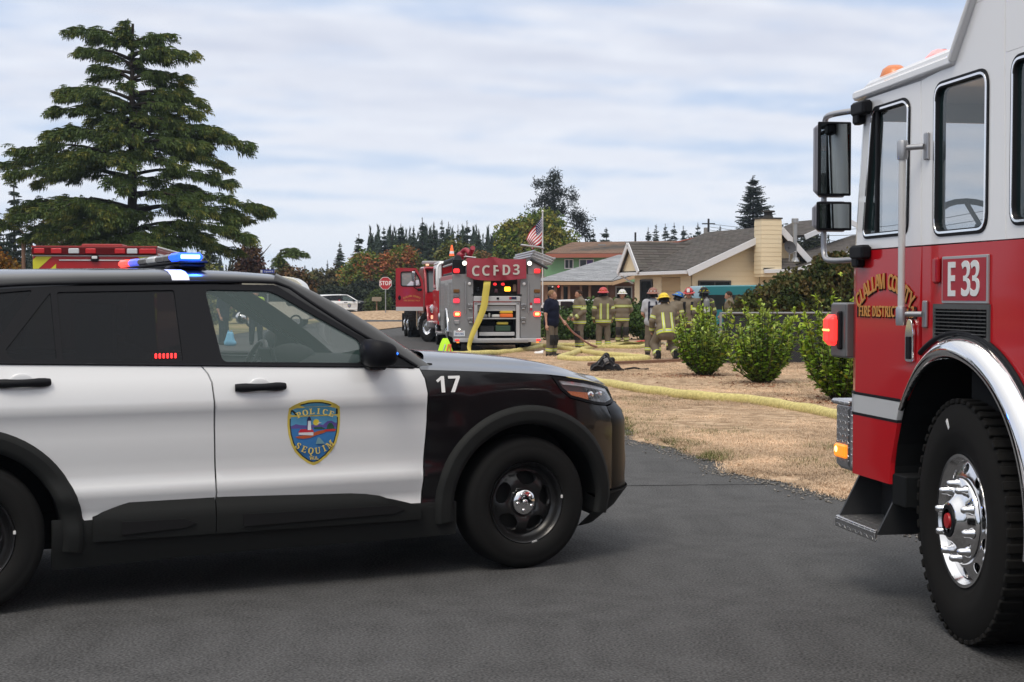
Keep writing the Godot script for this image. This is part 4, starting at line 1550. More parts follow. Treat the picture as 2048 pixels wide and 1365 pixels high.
	fl2.box(Vector3(-1.05, 2.1, 0), Vector3(0.04, 1.0, 2.3), 0.0)
	fl2.prism(pl([1.26, 1.3, 1.26, 1.84, 1.05, 1.86, 0.92, 1.70, 0.95, 1.3]), -1.12, 1.12, Transform3D.IDENTITY, 0.7, 0.02)
	obj("cab_interior", fl2, dark, e)
	for z in [-0.72, 0.72]:
		for x in [0.38, -0.75]:
			var seat := MB.new()
			seat.box(Vector3(x, 1.60, z), Vector3(0.5, 0.16, 0.5), 0.05)
			seat.box(Vector3(x - 0.24, 1.90, z), Vector3(0.14, 0.62, 0.48), 0.05, Basis(Vector3(0, 0, 1), 0.1))
			obj("seat", seat, mt("grey seat", 0.05, 0.05, 0.055, 0.7), e)
	var sw := []
	var wt := Transform3D(Basis(Vector3(0, 0, 1), deg_to_rad(40)), Vector3(0.86, 1.93, -0.68))
	for i in 25:
		var a := TAU * i / 24.0
		sw.append(wt * Vector3(cos(a) * 0.22, 0, sin(a) * 0.22))
	var wheel := tubed(sw, 0.016, 8, false)
	wheel.rod(wt.origin, wt * Vector3(0, -0.4, 0), 0.03)
	wheel.rod(wt * Vector3(0.2, 0, 0), wt * Vector3(-0.2, 0, 0), 0.012)
	obj("steering_wheel", wheel, dark, e)
	# roof lights, aerial, bumper
	var bar := MB.new()
	bar.box(Vector3(0.56, 2.765, 0.2), Vector3(0.26, 0.09, 1.9), 0.03)
	obj("roof_light_bar", bar, mats["bar housing"], e)
	var rl := MB.new()
	rl.box(Vector3(0.48, 2.722, -1.06), Vector3(0.13, 0.07, 0.2), 0.035)
	obj("roof_light", rl, glow("pink red light", 1.0, 0.22, 0.22, 1.0), e)
	var beacon := MB.new()
	beacon.lathe([Vector2(0.075, 2.64), Vector2(0.075, 2.675), Vector2(0.06, 2.715), Vector2(0.035, 2.733), Vector2(0.0, 2.738)], Transform3D(Basis.IDENTITY, Vector3(0.97, 0.028, -1.11)), 24, 0.5)
	obj("amber_beacon", beacon, mt("amber lens", 0.62, 0.20, 0.07, 0.25), e)
	var ac := MB.new()
	ac.box(Vector3(-0.12, 2.84, -0.5), Vector3(0.3, 0.16, 0.7), 0.05)
	obj("roof_horn_box", ac, white, e)
	obj("aerial", tubed([Vector3(0.84, 2.70, -0.9), Vector3(0.84, 2.83, -0.9)], [0.014, 0.012], 8), mats["dark red"], e)
	obj("whip_aerial", tubed([Vector3(-0.05, 3.0, -0.2), Vector3(-0.05, 4.6, -0.2)], 0.004, 6), mt("grey wire", 0.4, 0.4, 0.42, 0.5), e)
	var bp := MB.new()
	bp.box(Vector3(1.45, 0.80, 0), Vector3(0.22, 0.38, 2.36), 0.03)
	bp.box(Vector3(1.45, 0.985, 0), Vector3(0.25, 0.03, 2.40), 0.012)
	var bn := obj("front_bumper", bp, tread, e)
	for side in [-1.0, 1.0]:
		var am := MB.new()
		am.box(Vector3(1.455, 0.715, 1.185 * side), Vector3(0.15, 0.075, 0.03), 0.012)
		obj("amber_light", am, glow("amber light", 1.0, 0.25, 0.02, 0.9), bn)
		var ad := MB.new()
		ad.ball(Vector3(1.49, 0.722, 1.20 * side), Vector3(0.018, 0.018, 0.006), 10, 6)
		obj("amber_core", ad, glow("amber core", 1.0, 0.55, 0.2, 3.0), bn)
	var neck := MB.new()
	neck.box(Vector3(1.30, 0.78, 0), Vector3(0.14, 0.4, 1.9), 0.0)
	obj("bumper_frame", neck, dark, e)
	# the body behind the cab, beyond the frame
	var body := MB.new()
	body.box(Vector3(-3.6, 1.75, 0), Vector3(4.7, 2.3, 2.44), 0.03)
	obj("rear_body", body, red, e)
	obj("rear_step", boxed(Vector3(-1.17, 0.62, -1.12), Vector3(0.5, 0.06, 0.34), 0.01), alu, e)
	obj("body_step", boxed(Vector3(-1.17, 0.62, 1.12), Vector3(0.5, 0.06, 0.34), 0.01), alu, e)
	for side in [-1.0, 1.0]:
		truck_wheel(e, Vector3(-4.2, 0.553, 0.95 * side), side, 0.553, 0.5, 0.0, false, false)
		for k in 3:
			obj("locker_door", boxed(Vector3(-1.9 - k * 1.5, 1.9, 1.222 * side), Vector3(1.3, 1.6, 0.02), 0.006), alu, e)
	var chassis := MB.new()
	chassis.box(Vector3(-2.4, 0.62, 0), Vector3(6.6, 0.28, 0.9), 0.0)
	obj("chassis", chassis, dark, e)
func plate_bumps() -> Texture2D:
	# raised lozenges of tread plate, as a normal map
	var n := 128
	var im := Image.create(n, n, false, Image.FORMAT_RGBA8)
	for j in n:
		for i in n:
			var h := 0.0
			for q in [[0.25, 0.25, 1.0], [0.75, 0.75, 1.0], [0.75, 0.25, -1.0], [0.25, 0.75, -1.0]]:
				var d := Vector2(i / float(n) - q[0], j / float(n) - q[1]).rotated(q[2] * PI / 4)
				h = maxf(h, clampf((1.0 - Vector2(d.x / 0.20, d.y / 0.065).length()) * 3.0, 0.0, 1.0))
			im.set_pixel(i, j, Color(h, h, h))
	im.bump_map_to_normal_map(6.0)
	return ImageTexture.create_from_image(im)
# ---------------------------------------------------------------- ground
func verge_x(depth: float) -> float:
	# the ragged edge between road and dry lawn on the right
	var n := 0.10 * sin(depth * 1.9) + 0.06 * sin(depth * 4.3 + 1.0)
	if depth < 15.0:
		return 1.50 + (15.0 - depth) * 0.245 + (0.0 if depth > 13.5 else 0.03 * (13.5 - depth)) + n
	return 1.50 - (depth - 15.0) * 0.085 + n
func ground_y(x: float, depth: float) -> float:
	# low bank that carries the stop sign, lawn a little above the road
	var d := Vector2((x + 9.0) / 6.0, (depth - 101.0) / 6.0).length_squared()
	return 0.55 * exp(-d)
func build_ground():
	var asphalt := mt("asphalt", 1, 1, 1, 0.88)
	asphalt.albedo_texture = asphalt_picture()
	asphalt.uv1_triplanar = true
	asphalt.uv1_world_triplanar = true
	asphalt.uv1_scale = Vector3(0.30, 0.30, 0.30)
	asphalt.normal_enabled = true
	asphalt.normal_texture = bump_tex(5, 0.22, 512, 5.0, 2)
	asphalt.normal_scale = 0.3
	asphalt.metallic_specular = 0.35
	var m := MB.new()
	m.quad(Vector3(-900, 0, 60), Vector3(900, 0, 60), Vector3(900, 0, -1800), Vector3(-900, 0, -1800))
	struct("road", m, asphalt)
	# dry lawn: one sheet with a ragged edge, and others across the far street
	var soil := mt("dry lawn", 1, 1, 1, 0.95)
	soil.albedo_texture = noise_tex(21, 0.02, 1024, lin(0.30, 0.205, 0.13), lin(0.54, 0.40, 0.275), 6, 0.25, 0.75)
	soil.uv1_triplanar = true
	soil.uv1_world_triplanar = true
	soil.uv1_scale = Vector3(0.13, 0.13, 0.13)
	soil.normal_enabled = true
	soil.normal_texture = bump_tex(6, 0.06, 512, 8.0, 5)
	soil.metallic_specular = 0.2
	var rows := []
	for j in 241:
		var d := 6.0 + j * 0.25
		if j > 160:
			d = 46.0 + (j - 160) * 1.2
		var row := []
		for i in 31:
			var t := i / 30.0
			var x := verge_x(d) + (t * 1.2 if t < 0.2 else 0.24 + (t - 0.2) * 80.0)
			row.append(Vector3(x, 0.004 + 0.035 * smoothstep(0.0, 0.12, t) + 0.012 * sin(x * 2.1 + d) * smoothstep(0.0, 0.2, t), -d))
		rows.append(row)
	var lawn := MB.new()
	lawn.grid(rows, Vector3.UP)
	struct("dry_lawn", lawn, soil)
	rows = []
	for j in 41:
		var row := []
		for i in 61:
			var x := -22.0 + i * 0.35
			var d := 94.0 + j * 0.5
			row.append(Vector3(x, ground_y(x, d) + 0.003 + 0.02 * sin(x * 1.3) - 0.35 * pow(absf(i - 30) / 30.0, 6.0) - 0.35 * pow(absf(j - 20) / 20.0, 8.0), -d))
		rows.append(row)
	var bank := MB.new()
	bank.grid(rows, Vector3.UP)
	struct("grass_bank", bank, soil)
	# small island between road and side street, and the wide field far left
	var isl := MB.new()
	isl.prism(soften(pl([-6.6, 62, -5.0, 76, -5.6, 85, -9.0, 84.5, -9.2, 80, -7.4, 68]), 1.5), 0.004, 0.06, Transform3D(Basis(Vector3(1, 0, 0), Vector3(0, 0, -1), Vector3(0, 1, 0)), Vector3.ZERO), 0.9, 0.03)
	struct("grass_island", isl, soil)
	var field := mt("far grass", 1, 1, 1, 0.95)
	field.albedo_texture = noise_tex(23, 0.012, 512, lin(0.16, 0.15, 0.05), lin(0.32, 0.25, 0.12), 5, 0.3, 0.7)
	field.uv1_triplanar = true
	field.uv1_world_triplanar = true
	field.uv1_scale = Vector3(0.05, 0.05, 0.05)
	var f := MB.new()
	for q in [[-60.0, -11.5, 58.0, 100.0], [-300.0, -24.0, 118.0, 900.0], [-24.0, 300.0, 125.0, 900.0], [-2.0, 300.0, 100.0, 125.0]]:
		f.quad(Vector3(q[0], 0.012, -q[2]), Vector3(q[1], 0.012, -q[2]), Vector3(q[1], 0.012, -q[3]), Vector3(q[0], 0.012, -q[3]))
	struct("far_field", f, field)
	# a sealed joint across the near road
	var crack := MB.new()
	var last := Vector3(-0.6, 0.003, -11.62)
	for i in 60:
		var p := Vector3(-0.6 + (i + 1) * 0.055, 0.003, -11.62 - 0.01 * i * 0.4 + rng.randf_range(-0.02, 0.02))
		var w := rng.randf_range(0.006, 0.014)
		crack.quad(last + Vector3(0, 0, w), p + Vector3(0, 0, w), p - Vector3(0, 0, w), last - Vector3(0, 0, w))
		last = p
	struct("road_crack", crack, dull("tar", 0.02, 0.02, 0.02, 0.8))
	# broken edge of the asphalt: loose grit along the verge
	var grit := MB.new()
	for k in 6:
		var a := rng.randf() * TAU
		grit.ball(Vector3(cos(a), 0.2, sin(a)) * 0.0, Vector3(1.0, 0.6, 0.8), 5, 3)
		break
	var where := []
	var tints := []
	for i in 5000:
		var d := 9.0 + pow(rng.randf(), 1.6) * 26.0
		var x := verge_x(d) + rng.randfn(-0.06, 0.13)
		var s := rng.randf_range(0.004, 0.014)
		where.append(Transform3D(Basis(Vector3.UP, rng.randf() * TAU).scaled(Vector3(s, s, s)), place(x, d, 0.006)))
		var g := rng.randf_range(0.06, 0.30)
		tints.append(Color(g, g * 0.92, g * 0.82))
	var go := copies("road_grit", grit.mesh(), tinted("stone", 0.9), where, tints, self, "stuff")
	tag(go, "loose pale grit along the broken road edge", "grit")
func asphalt_picture() -> ImageTexture:
	# fine aggregate: dark binder with grey, pale and a few bright chips, over slow wear
	var n := 1024
	var im := Image.create(n, n, false, Image.FORMAT_RGB8)
	var a := FastNoiseLite.new()
	a.seed = 3
	a.frequency = 0.19
	a.fractal_octaves = 2
	var b := FastNoiseLite.new()
	b.seed = 8
	b.frequency = 0.012
	b.fractal_octaves = 3
	var big := FastNoiseLite.new()
	big.seed = 9
	big.frequency = 0.45
	big.noise_type = FastNoiseLite.TYPE_CELLULAR
	big.cellular_return_type = FastNoiseLite.RETURN_CELL_VALUE
	for j in n:
		for i in n:
			# wraps at the edges
			var u := TAU * i / n
			var w := TAU * j / n
			var g := 0.066 + 0.055 * a.get_noise_2d(i, j)
			g += 0.016 * b.get_noise_3d(cos(u) * 160, sin(u) * 160, cos(w) * 160 + sin(w) * 90)
			var c := big.get_noise_2d(i, j)
			if c > 0.90:
				g += 0.3 * (c - 0.7)
			if c > 0.985:
				g += 0.14
			elif c < -0.8:
				g *= 0.6
			g = maxf(g, 0.012)
			im.set_pixel(i, j, Color(g, g, g * 1.02).linear_to_srgb())
	return ImageTexture.create_from_image(im)
func build_grass():
	# mown dry stems lying every way over the lawn, with a few green tufts
	var tuft := MB.new()
	var r := RandomNumberGenerator.new()
	r.seed = 5
	for k in 9:
		var a := r.randf() * TAU
		var d := Vector3(cos(a), 0, sin(a))
		var l := r.randf_range(0.04, 0.09)
		var h := r.randf_range(0.012, 0.045)
		var b := Vector3(r.randf_range(-0.05, 0.05), 0, r.randf_range(-0.05, 0.05))
		var w := d.cross(Vector3.UP) * 0.0032
		tuft.tri(b - w, b + w, b + d * l * 0.6 + Vector3.UP * h)
		tuft.tri(b + d * l * 0.5 + Vector3.UP * h * 0.9 - w * 0.7, b + d * l * 0.5 + Vector3.UP * h * 0.9 + w * 0.7, b + d * l + Vector3.UP * h * 0.7)
	var where := []
	var tints := []
	var n := FastNoiseLite.new()
	n.seed = 44
	n.frequency = 0.5
	n.fractal_octaves = 4
	for i in 130000:
		var d := 9.5 + 37.0 * pow(rng.randf(), 1.35)
		var x := verge_x(d) + rng.randf() * (0.36 * d + 0.6 - verge_x(d)) + rng.randfn(0.0, 0.05)
		var v := n.get_noise_2d(x, d)
		if v < -0.2 and rng.randf() < 0.8:
			continue
		var s := rng.randf_range(0.5, 1.05) * (1.0 + d * 0.012)
		where.append(Transform3D(Basis(Vector3.UP, rng.randf() * TAU).scaled(Vector3(s, s * rng.randf_range(0.5, 1.2), s)), place(x, d, 0.026 if x > verge_x(d) + 0.12 else 0.006)))
		var g := rng.randf_range(0.75, 1.2) * (1.0 + v * 0.8)
		tints.append(Color(0.56 * g, 0.415 * g, 0.285 * g))
	var go := copies("dry_grass", tuft.mesh(), leafy("dry stems", 0.3, 0.8), where, tints, self, "stuff")
	tag(go, "short dry straw grass covering the lawn beside the road", "grass")
	var green := MB.new()
	for k in 16:
		var a := r.randf() * TAU
		var d := Vector3(cos(a), 0, sin(a))
		var h := r.randf_range(0.02, 0.06)
		var b := d * r.randf_range(0.0, 0.07)
		var w := d.cross(Vector3.UP) * 0.003
		green.tri(b - w, b + w, b + d * r.randf_range(0.02, 0.06) + Vector3.UP * h)
	where = []
	tints = []
	for q in [[1.52, 17.2, 0.5, 60], [1.75, 14.9, 0.25, 36], [2.02, 13.6, 0.22, 40], [2.85, 12.9, 0.3, 46], [3.25, 11.9, 0.25, 40], [1.7, 16.0, 0.4, 40], [2.35, 15.9, 0.3, 30], [3.2, 14.4, 0.3, 30], [1.35, 18.6, 0.5, 50], [5.4, 24.5, 0.7, 60], [1.9, 20.5, 0.5, 30]]:
		for k in q[3]:
			where.append(Transform3D(Basis(Vector3.UP, rng.randf() * TAU), place(q[0] + rng.randfn(0, q[2] * 0.6), q[1] + rng.randfn(0, q[2]), 0.028)))
			var g := rng.randf_range(0.7, 1.2)
			tints.append(Color(0.13 * g, 0.14 * g, 0.045 * g))
	var gr := copies("green_tufts", green.mesh(), leafy("green stems", 0.3, 0.7), where, tints, self, "stuff")
	tag(gr, "sparse green weed tufts in the dry lawn", "weeds")
	# fallen brown leaves under the laurels
	var leaf := MB.new()
	leaf.tri(Vector3(-0.06, 0, 0), Vector3(0, 0.012, 0.022), Vector3(0.06, 0.006, 0))
	leaf.tri(Vector3(-0.06, 0, 0), Vector3(0.06, 0.006, 0), Vector3(0, 0.014, -0.022))
	where = []
	tints = []
	for q in [[3.55, 27.4], [4.31, 25.0], [4.75, 20.9]]:
		for k in 420:
			var a := rng.randf() * TAU
			var rr := absf(rng.randfn(0, 0.75))
			where.append(Transform3D(Basis.from_euler(Vector3(rng.randfn(0, 0.3), a, rng.randfn(0, 0.3))), place(q[0] + cos(a * 3.0) * rr, q[1] - 0.2 + sin(a * 3.0) * rr, 0.035)))
			var g := rng.randf_range(0.6, 1.3)
			tints.append(Color(0.20 * g, 0.075 * g, 0.035 * g))
	var fl := copies("fallen_leaves", leaf.mesh(), leafy("dead leaves", 0.2, 0.8), where, tints, self, "stuff")
	tag(fl, "brown fallen leaves under the laurel bushes", "leaves")
# ---------------------------------------------------------------- trees
func wander(x: float, depth: float) -> Vector3:
	return place(x, depth)
func leaf_clump(seed_: int, leaves: int, spread: float, size: float, slim: float) -> ArrayMesh:
	var r := RandomNumberGenerator.new()
	r.seed = seed_
	var m := MB.new()
	m.colored = true
	for k in leaves:
		var p := Vector3(r.randfn(0, 0.5), r.randfn(0, 0.45), r.randfn(0, 0.5)) * spread
		var d := Vector3(r.randf_range(-1, 1), r.randf_range(-0.9, 0.6), r.randf_range(-1, 1)).normalized()
		var w := d.cross(Vector3(r.randf_range(-1, 1), r.randf_range(-0.3, 1), r.randf_range(-1, 1))).normalized() * size * slim
		var l := size * r.randf_range(0.7, 1.3)
		var g := r.randf_range(0.75, 1.25)
		m.col = Color(g, g, g)
		var up := d.cross(w).normalized() * size * 0.06
		m.quad(p, p + d * l * 0.5 + w, p + d * l + up, p + d * l * 0.5 - w)
	return m.mesh()
var clump_cache := {}
func clump(leaves: int, spread: float, size: float, slim := 0.35) -> ArrayMesh:
	var key := "%d %.3f %.3f %.2f" % [leaves, spread, size, slim]
	if not clump_cache.has(key):
		clump_cache[key] = leaf_clump(key.hash() % 10000, leaves, spread, size, slim)
	return clump_cache[key]
func trunk_mesh(h: float, r: float, lean := 0.0, limbs := 0, seed_ := 1, reach := 1.0) -> MB:
	var g := RandomNumberGenerator.new()
	g.seed = seed_
	var m := MB.new()
	var pts := []
	var rad := []
	for i in 9:
		var t := i / 8.0
		pts.append(Vector3(lean * t * t + g.randfn(0, 0.02) * r * 3.0, h * t, g.randfn(0, 0.02) * r * 3.0))
		rad.append(lerpf(r * (1.5 if i == 0 else 1.0), r * 0.18, t))
	m.tube(pts, rad, 9)
	for k in limbs:
		var t := g.randf_range(0.25, 0.85)
		var a := g.randf() * TAU
		var p := Vector3(lean * t * t, h * t, 0)
		var d := Vector3(cos(a), 0.7, sin(a))
		var l := reach * g.randf_range(0.5, 1.0)
		m.tube([p, p + d * l * 0.5, p + Vector3(d.x * l, d.y * l * 1.2, d.z * l)], [r * 0.4, r * 0.25, r * 0.08], 6)
	return m
func broad_tree(called: String, label: String, at: Vector3, h: float, lobes: Array, count: int, colours: Array, size: float, group := "", kind := "tree", low := 0.2):
	# lobes: [x, y, z, rx, ry, rz] about the foot; leaves gather in the outer shell of each, in clumps, with gaps
	var t := thing(called, label, kind, at, 0.0, group)
	obj("trunk", trunk_mesh(h * 0.85, h * 0.022 + 0.03, 0.0, 7, label.hash() % 1000, h * 0.3), mats["bark"], t)
	var where := []
	var tints := []
	var n := FastNoiseLite.new()
	n.seed = label.hash() % 5000
	n.frequency = 1.6 / maxf(h * 0.25, 0.5)
	n.fractal_octaves = 3
	var total := 0.0
	for l in lobes:
		total += l[3] * l[4]
	for l in lobes:
		for i in int(count * l[3] * l[4] / total):
			var d := Vector3(rng.randfn(), rng.randfn(), rng.randfn()).normalized()
			var q := pow(rng.randf(), 0.42)
			q *= 0.86 + 0.30 * n.get_noise_3d(d.x * l[3] * 2 + l[0], d.y * l[4] * 2 + l[1], d.z * l[5] * 2)
			var p := Vector3(l[0] + d.x * l[3] * q, l[1] + d.y * l[4] * q, l[2] + d.z * l[5] * q)
			if p.y < low:
				continue
			if n.get_noise_3dv(p * 2.3) < -0.30:
				continue
			var s := rng.randf_range(0.7, 1.3)
			where.append(Transform3D(Basis.from_euler(Vector3(rng.randf() * 0.8, rng.randf() * TAU, rng.randf() * 0.8)).scaled(Vector3(s, s, s)), p))
			var v := n.get_noise_3dv(p * 0.8) * 1.6 + 0.5 + rng.randfn(0, 0.18)
			var k := clampf(v, 0.0, 0.999) * (colours.size() - 1)
			var c: Color = colours[int(k)].lerp(colours[mini(int(k) + 1, colours.size() - 1)], k - int(k))
			var g := rng.randf_range(0.75, 1.25)
			tints.append(Color(c.r * g, c.g * g, c.b * g))
	copies("crown", clump(14, size * 1.6, size, 0.34), leafy("leaves", 0.35), where, tints, t, "stuff")
	return t
func bough_mesh(seed_: int, droop: float, twigs: int, wide: float) -> ArrayMesh:
	# a flat branch of length 1 along x with side twigs that hang
	var r := RandomNumberGenerator.new()
	r.seed = seed_
	var m := MB.new()
	m.colored = true
	for k in twigs:
		var t := (k + 0.5) / twigs
		var p := Vector3(t, -droop * t * t, r.randfn(0, 0.01))
		for s in [-1.0, 1.0]:
			var l := (0.42 * (1.0 - t) + 0.10) * r.randf_range(0.7, 1.2)
			var d := Vector3(0.75, -0.25 - r.randf() * 0.5, s * r.randf_range(0.5, 1.1)).normalized()
			var w := d.cross(Vector3.UP).normalized() * wide
			var g := r.randf_range(0.7, 1.25)
			m.col = Color(g, g, g)
			m.quad(p - w * 0.5, p + d * l * 0.4 - w, p + d * l, p + d * l * 0.4 + w)
			var e := p + d * l * 0.35
			var h := Vector3(d.x * 0.3, -1.0, d.z * 0.3).normalized() * l * r.randf_range(0.25, 0.6)
			m.tri(e - d * 0.07, e + d * 0.09, e + h)
			e = p + d * l * 0.75
			m.tri(e - d * 0.05, e + d * 0.06, e + h * 0.7)
	m.col = Color(0.8, 0.8, 0.8)
	m.quad(Vector3(0, 0.02, 0), Vector3(0.5, 0.01 - droop * 0.25, 0.02), Vector3(1.0, -droop, 0), Vector3(0.5, -0.03 - droop * 0.25, -0.02))
	return m.mesh()
var boughs := []
func conifer(called: String, label: String, at: Vector3, h: float, rad: float, colour: Color, seed_: int, group := "", rise := 0.15, bare := 0.05, power := 0.8, gaps := 0.0, fine := 1.0):
	if boughs.is_empty():
		for k in 3:
			boughs.append(bough_mesh(40 + k, 0.12 + 0.08 * k, 9, 0.035))
		for k in 3:
			boughs.append(bough_mesh(40 + k, 0.10 + 0.08 * k, 6, 0.085))
	var coarse := 3 if at.z < -95.0 else 0
	var g := RandomNumberGenerator.new()
	g.seed = seed_
	var t := thing(called, label, "tree", at, 0.0, group)
	obj("trunk", trunk_mesh(h, h * 0.012 + 0.05, 0.0, 0, seed_), mats["bark"], t)
	var sets := [[], [], []]
	var tints := [[], [], []]
	var whorls := int((h * 2.6 + 14) * fine)
	var lop := g.randf() * TAU
	for w in whorls:
		var f := (w + g.randf()) / whorls
		var y := h * (bare + (0.985 - bare) * f)
		var reach := rad * pow(1.0 - f, power) * g.randf_range(0.72, 1.15) + (0.12 + 0.012 * h) * (1.0 - 0.8 * f)
		for k in 7:
			var a := TAU * (k + g.randf()) / 7.0
			y += g.randfn(0, h * 0.006)
			if g.randf() < gaps:
				continue
			var l := reach * g.randf_range(0.65, 1.12) * (1.0 + 0.18 * cos(a - lop))
			var b := Basis(Vector3.UP, a) * Basis(Vector3(0, 0, 1), rise + g.randfn(0, 0.14) + 0.5 * maxf(f - 0.8, 0.0) * 5.0 * 0.7)
			var which := g.randi() % 3
			var fat := maxf(0.75, 0.9 / maxf(l, 0.4))
			sets[which].append(Transform3D(b * Basis.from_scale(Vector3(l, l * fat, l * fat)), Vector3(0, y, 0)))
			var v := g.randf_range(0.65, 1.35)
			tints[which].append(Color(colour.r * v, colour.g * v, colour.b * v))
	for k in 3:
		copies("crown", boughs[k + coarse], leafy("needles", 0.15), sets[k], tints[k], t, "stuff")
	return t
func spray_mesh(seed_: int) -> ArrayMesh:
	# weeping tip of a cedar branch: thin needles hanging from a short shoot
	var r := RandomNumberGenerator.new()
	r.seed = seed_
	var m := MB.new()
	m.colored = true
	for k in 15:
		var t := k / 14.0
		var p := Vector3(t * 0.7 - 0.2, 0.08 * sin(t * PI) - 0.12 * t, r.randfn(0, 0.05))
		var l := r.randf_range(0.16, 0.46) * (1.15 - 0.5 * t)
		var d := Vector3(r.randf_range(0.0, 0.55), -1.0, r.randfn(0, 0.38)).normalized()
		var w := Vector3(r.randf_range(0.4, 1.0), 0, r.randf_range(-0.7, 0.7)).normalized() * 0.026
		var g := r.randf_range(0.7, 1.3)
		m.col = Color(g, g, g)
		m.quad(p - w, p + d * l * 0.4 - w * 1.25, p + d * l, p + d * l * 0.4 + w * 1.25)
	m.quad(Vector3(-0.25, 0.02, 0.03), Vector3(0.2, 0.09, 0.03), Vector3(0.55, -0.06, -0.02), Vector3(0.2, 0.05, -0.04))
	return m.mesh()
func deodar(label: String, at: Vector3, limbs: Array, height: float, density: float, seed_: int):
	var g := RandomNumberGenerator.new()
	g.seed = seed_
	var t := thing("cedar_tree", label, "tree", at)
	obj("trunk", trunk_mesh(height, 0.30 * height / 13.0, 0.05, 0, 7), dull("dark bark", 0.035, 0.028, 0.022, 0.9), t)
	var wood := MB.new()
	var meshes := [spray_mesh(1), spray_mesh(2), spray_mesh(3)]
	var where := [[], [], []]
	var tints := [[], [], []]
	for l in limbs:
		# [height at trunk, azimuth, length, height of tip]
		var a: float = l[1]
		var dir := Vector3(cos(a), 0, sin(a))
		var side := Vector3(-sin(a), 0, cos(a))
		var pts := []
		for i in 9:
			var q := i / 8.0
			var y: float = lerpf(l[0], l[3], q) + 0.10 * l[2] * sin(q * PI) * (1.0 - q * 0.3) - 0.05 * l[2] * pow(q, 4.0)
			pts.append(dir * l[2] * q + Vector3.UP * y + side * 0.05 * l[2] * sin(q * 5.0 + a * 3.0))
		wood.tube(pts, [0.085, 0.075, 0.065, 0.055, 0.045, 0.035, 0.028, 0.02, 0.01], 5, false)
		var lines := [[pts, l[2], 0.16]]
		for k in int(l[2] * 1.3) + 1:
			var q := g.randf_range(0.25, 0.92)
			var seg := mini(int(q * 8.0), 7)
			var p: Vector3 = pts[seg].lerp(pts[seg + 1], q * 8.0 - seg)
			var turn := g.randf_range(0.35, 1.0) * (1.0 if g.randf() < 0.5 else -1.0)
			var sl: float = l[2] * g.randf_range(0.10, 0.21) + 0.18
			var sd := (dir * cos(turn) + side * sin(turn) + Vector3.UP * g.randfn(0.03, 0.12)).normalized()
			var sp := []
			for i in 9:
				var f := i / 8.0
				sp.append(p + sd * sl * f + Vector3.DOWN * 0.16 * sl * f * f)
			wood.tube(sp, [0.03, 0.028, 0.025, 0.022, 0.02, 0.017, 0.014, 0.011, 0.006], 4, false)
			lines.append([sp, sl, 0.0])
		for ln in lines:
			fringe(ln, a, dir, side, density, g, where, tints)
	obj("limbs", wood, mats["dark bark"], t)
	for k in 3:
		copies("crown", meshes[k], leafy("needles", 0.15), where[k], tints[k], t, "stuff")
func fringe(ln: Array, a: float, dir: Vector3, side: Vector3, density: float, g: RandomNumberGenerator, where: Array, tints: Array):
		# hanging needles along one branch
		var pts: Array = ln[0]
		var l := [0, 0, ln[1]]
		var count := int(l[2] * 24.0 * density) + 6
		for k in count:
			var q := pow(g.randf(), 0.62)
			if q < ln[2]:
				continue
			var seg := mini(int(q * 8.0), 7)
			var p: Vector3 = pts[seg].lerp(pts[seg + 1], q * 8.0 - seg)
			# side shoots fan out, longest in the middle of the branch
			var off: float = g.randf_range(-1.0, 1.0) * 0.30 * l[2] * (1.0 - q) * (0.4 + q) * 1.5
			p += side * off + dir * absf(off) * 0.4 + Vector3.DOWN * (absf(off) * 0.14 + g.randfn(0.05, 0.09))
			var yaw := -a - signf(off) * g.randf() * 0.9 + g.randfn(0, 0.35)
			var s := g.randf_range(0.45, 1.0) * lerpf(1.0, 0.75, q)
			var which := g.randi() % 3
			where[which].append(Transform3D(Basis(Vector3.UP, yaw).scaled(Vector3(s, s * g.randf_range(0.6, 1.15), s)), p))
			var c := Color(0.095, 0.135, 0.03).lerp(Color(0.05, 0.085, 0.025), g.randf())
			if q > 0.80 and g.randf() < 0.5:
				c = Color(0.20, 0.20, 0.04).lerp(Color(0.11, 0.14, 0.03), g.randf())
			tints[which].append(c)
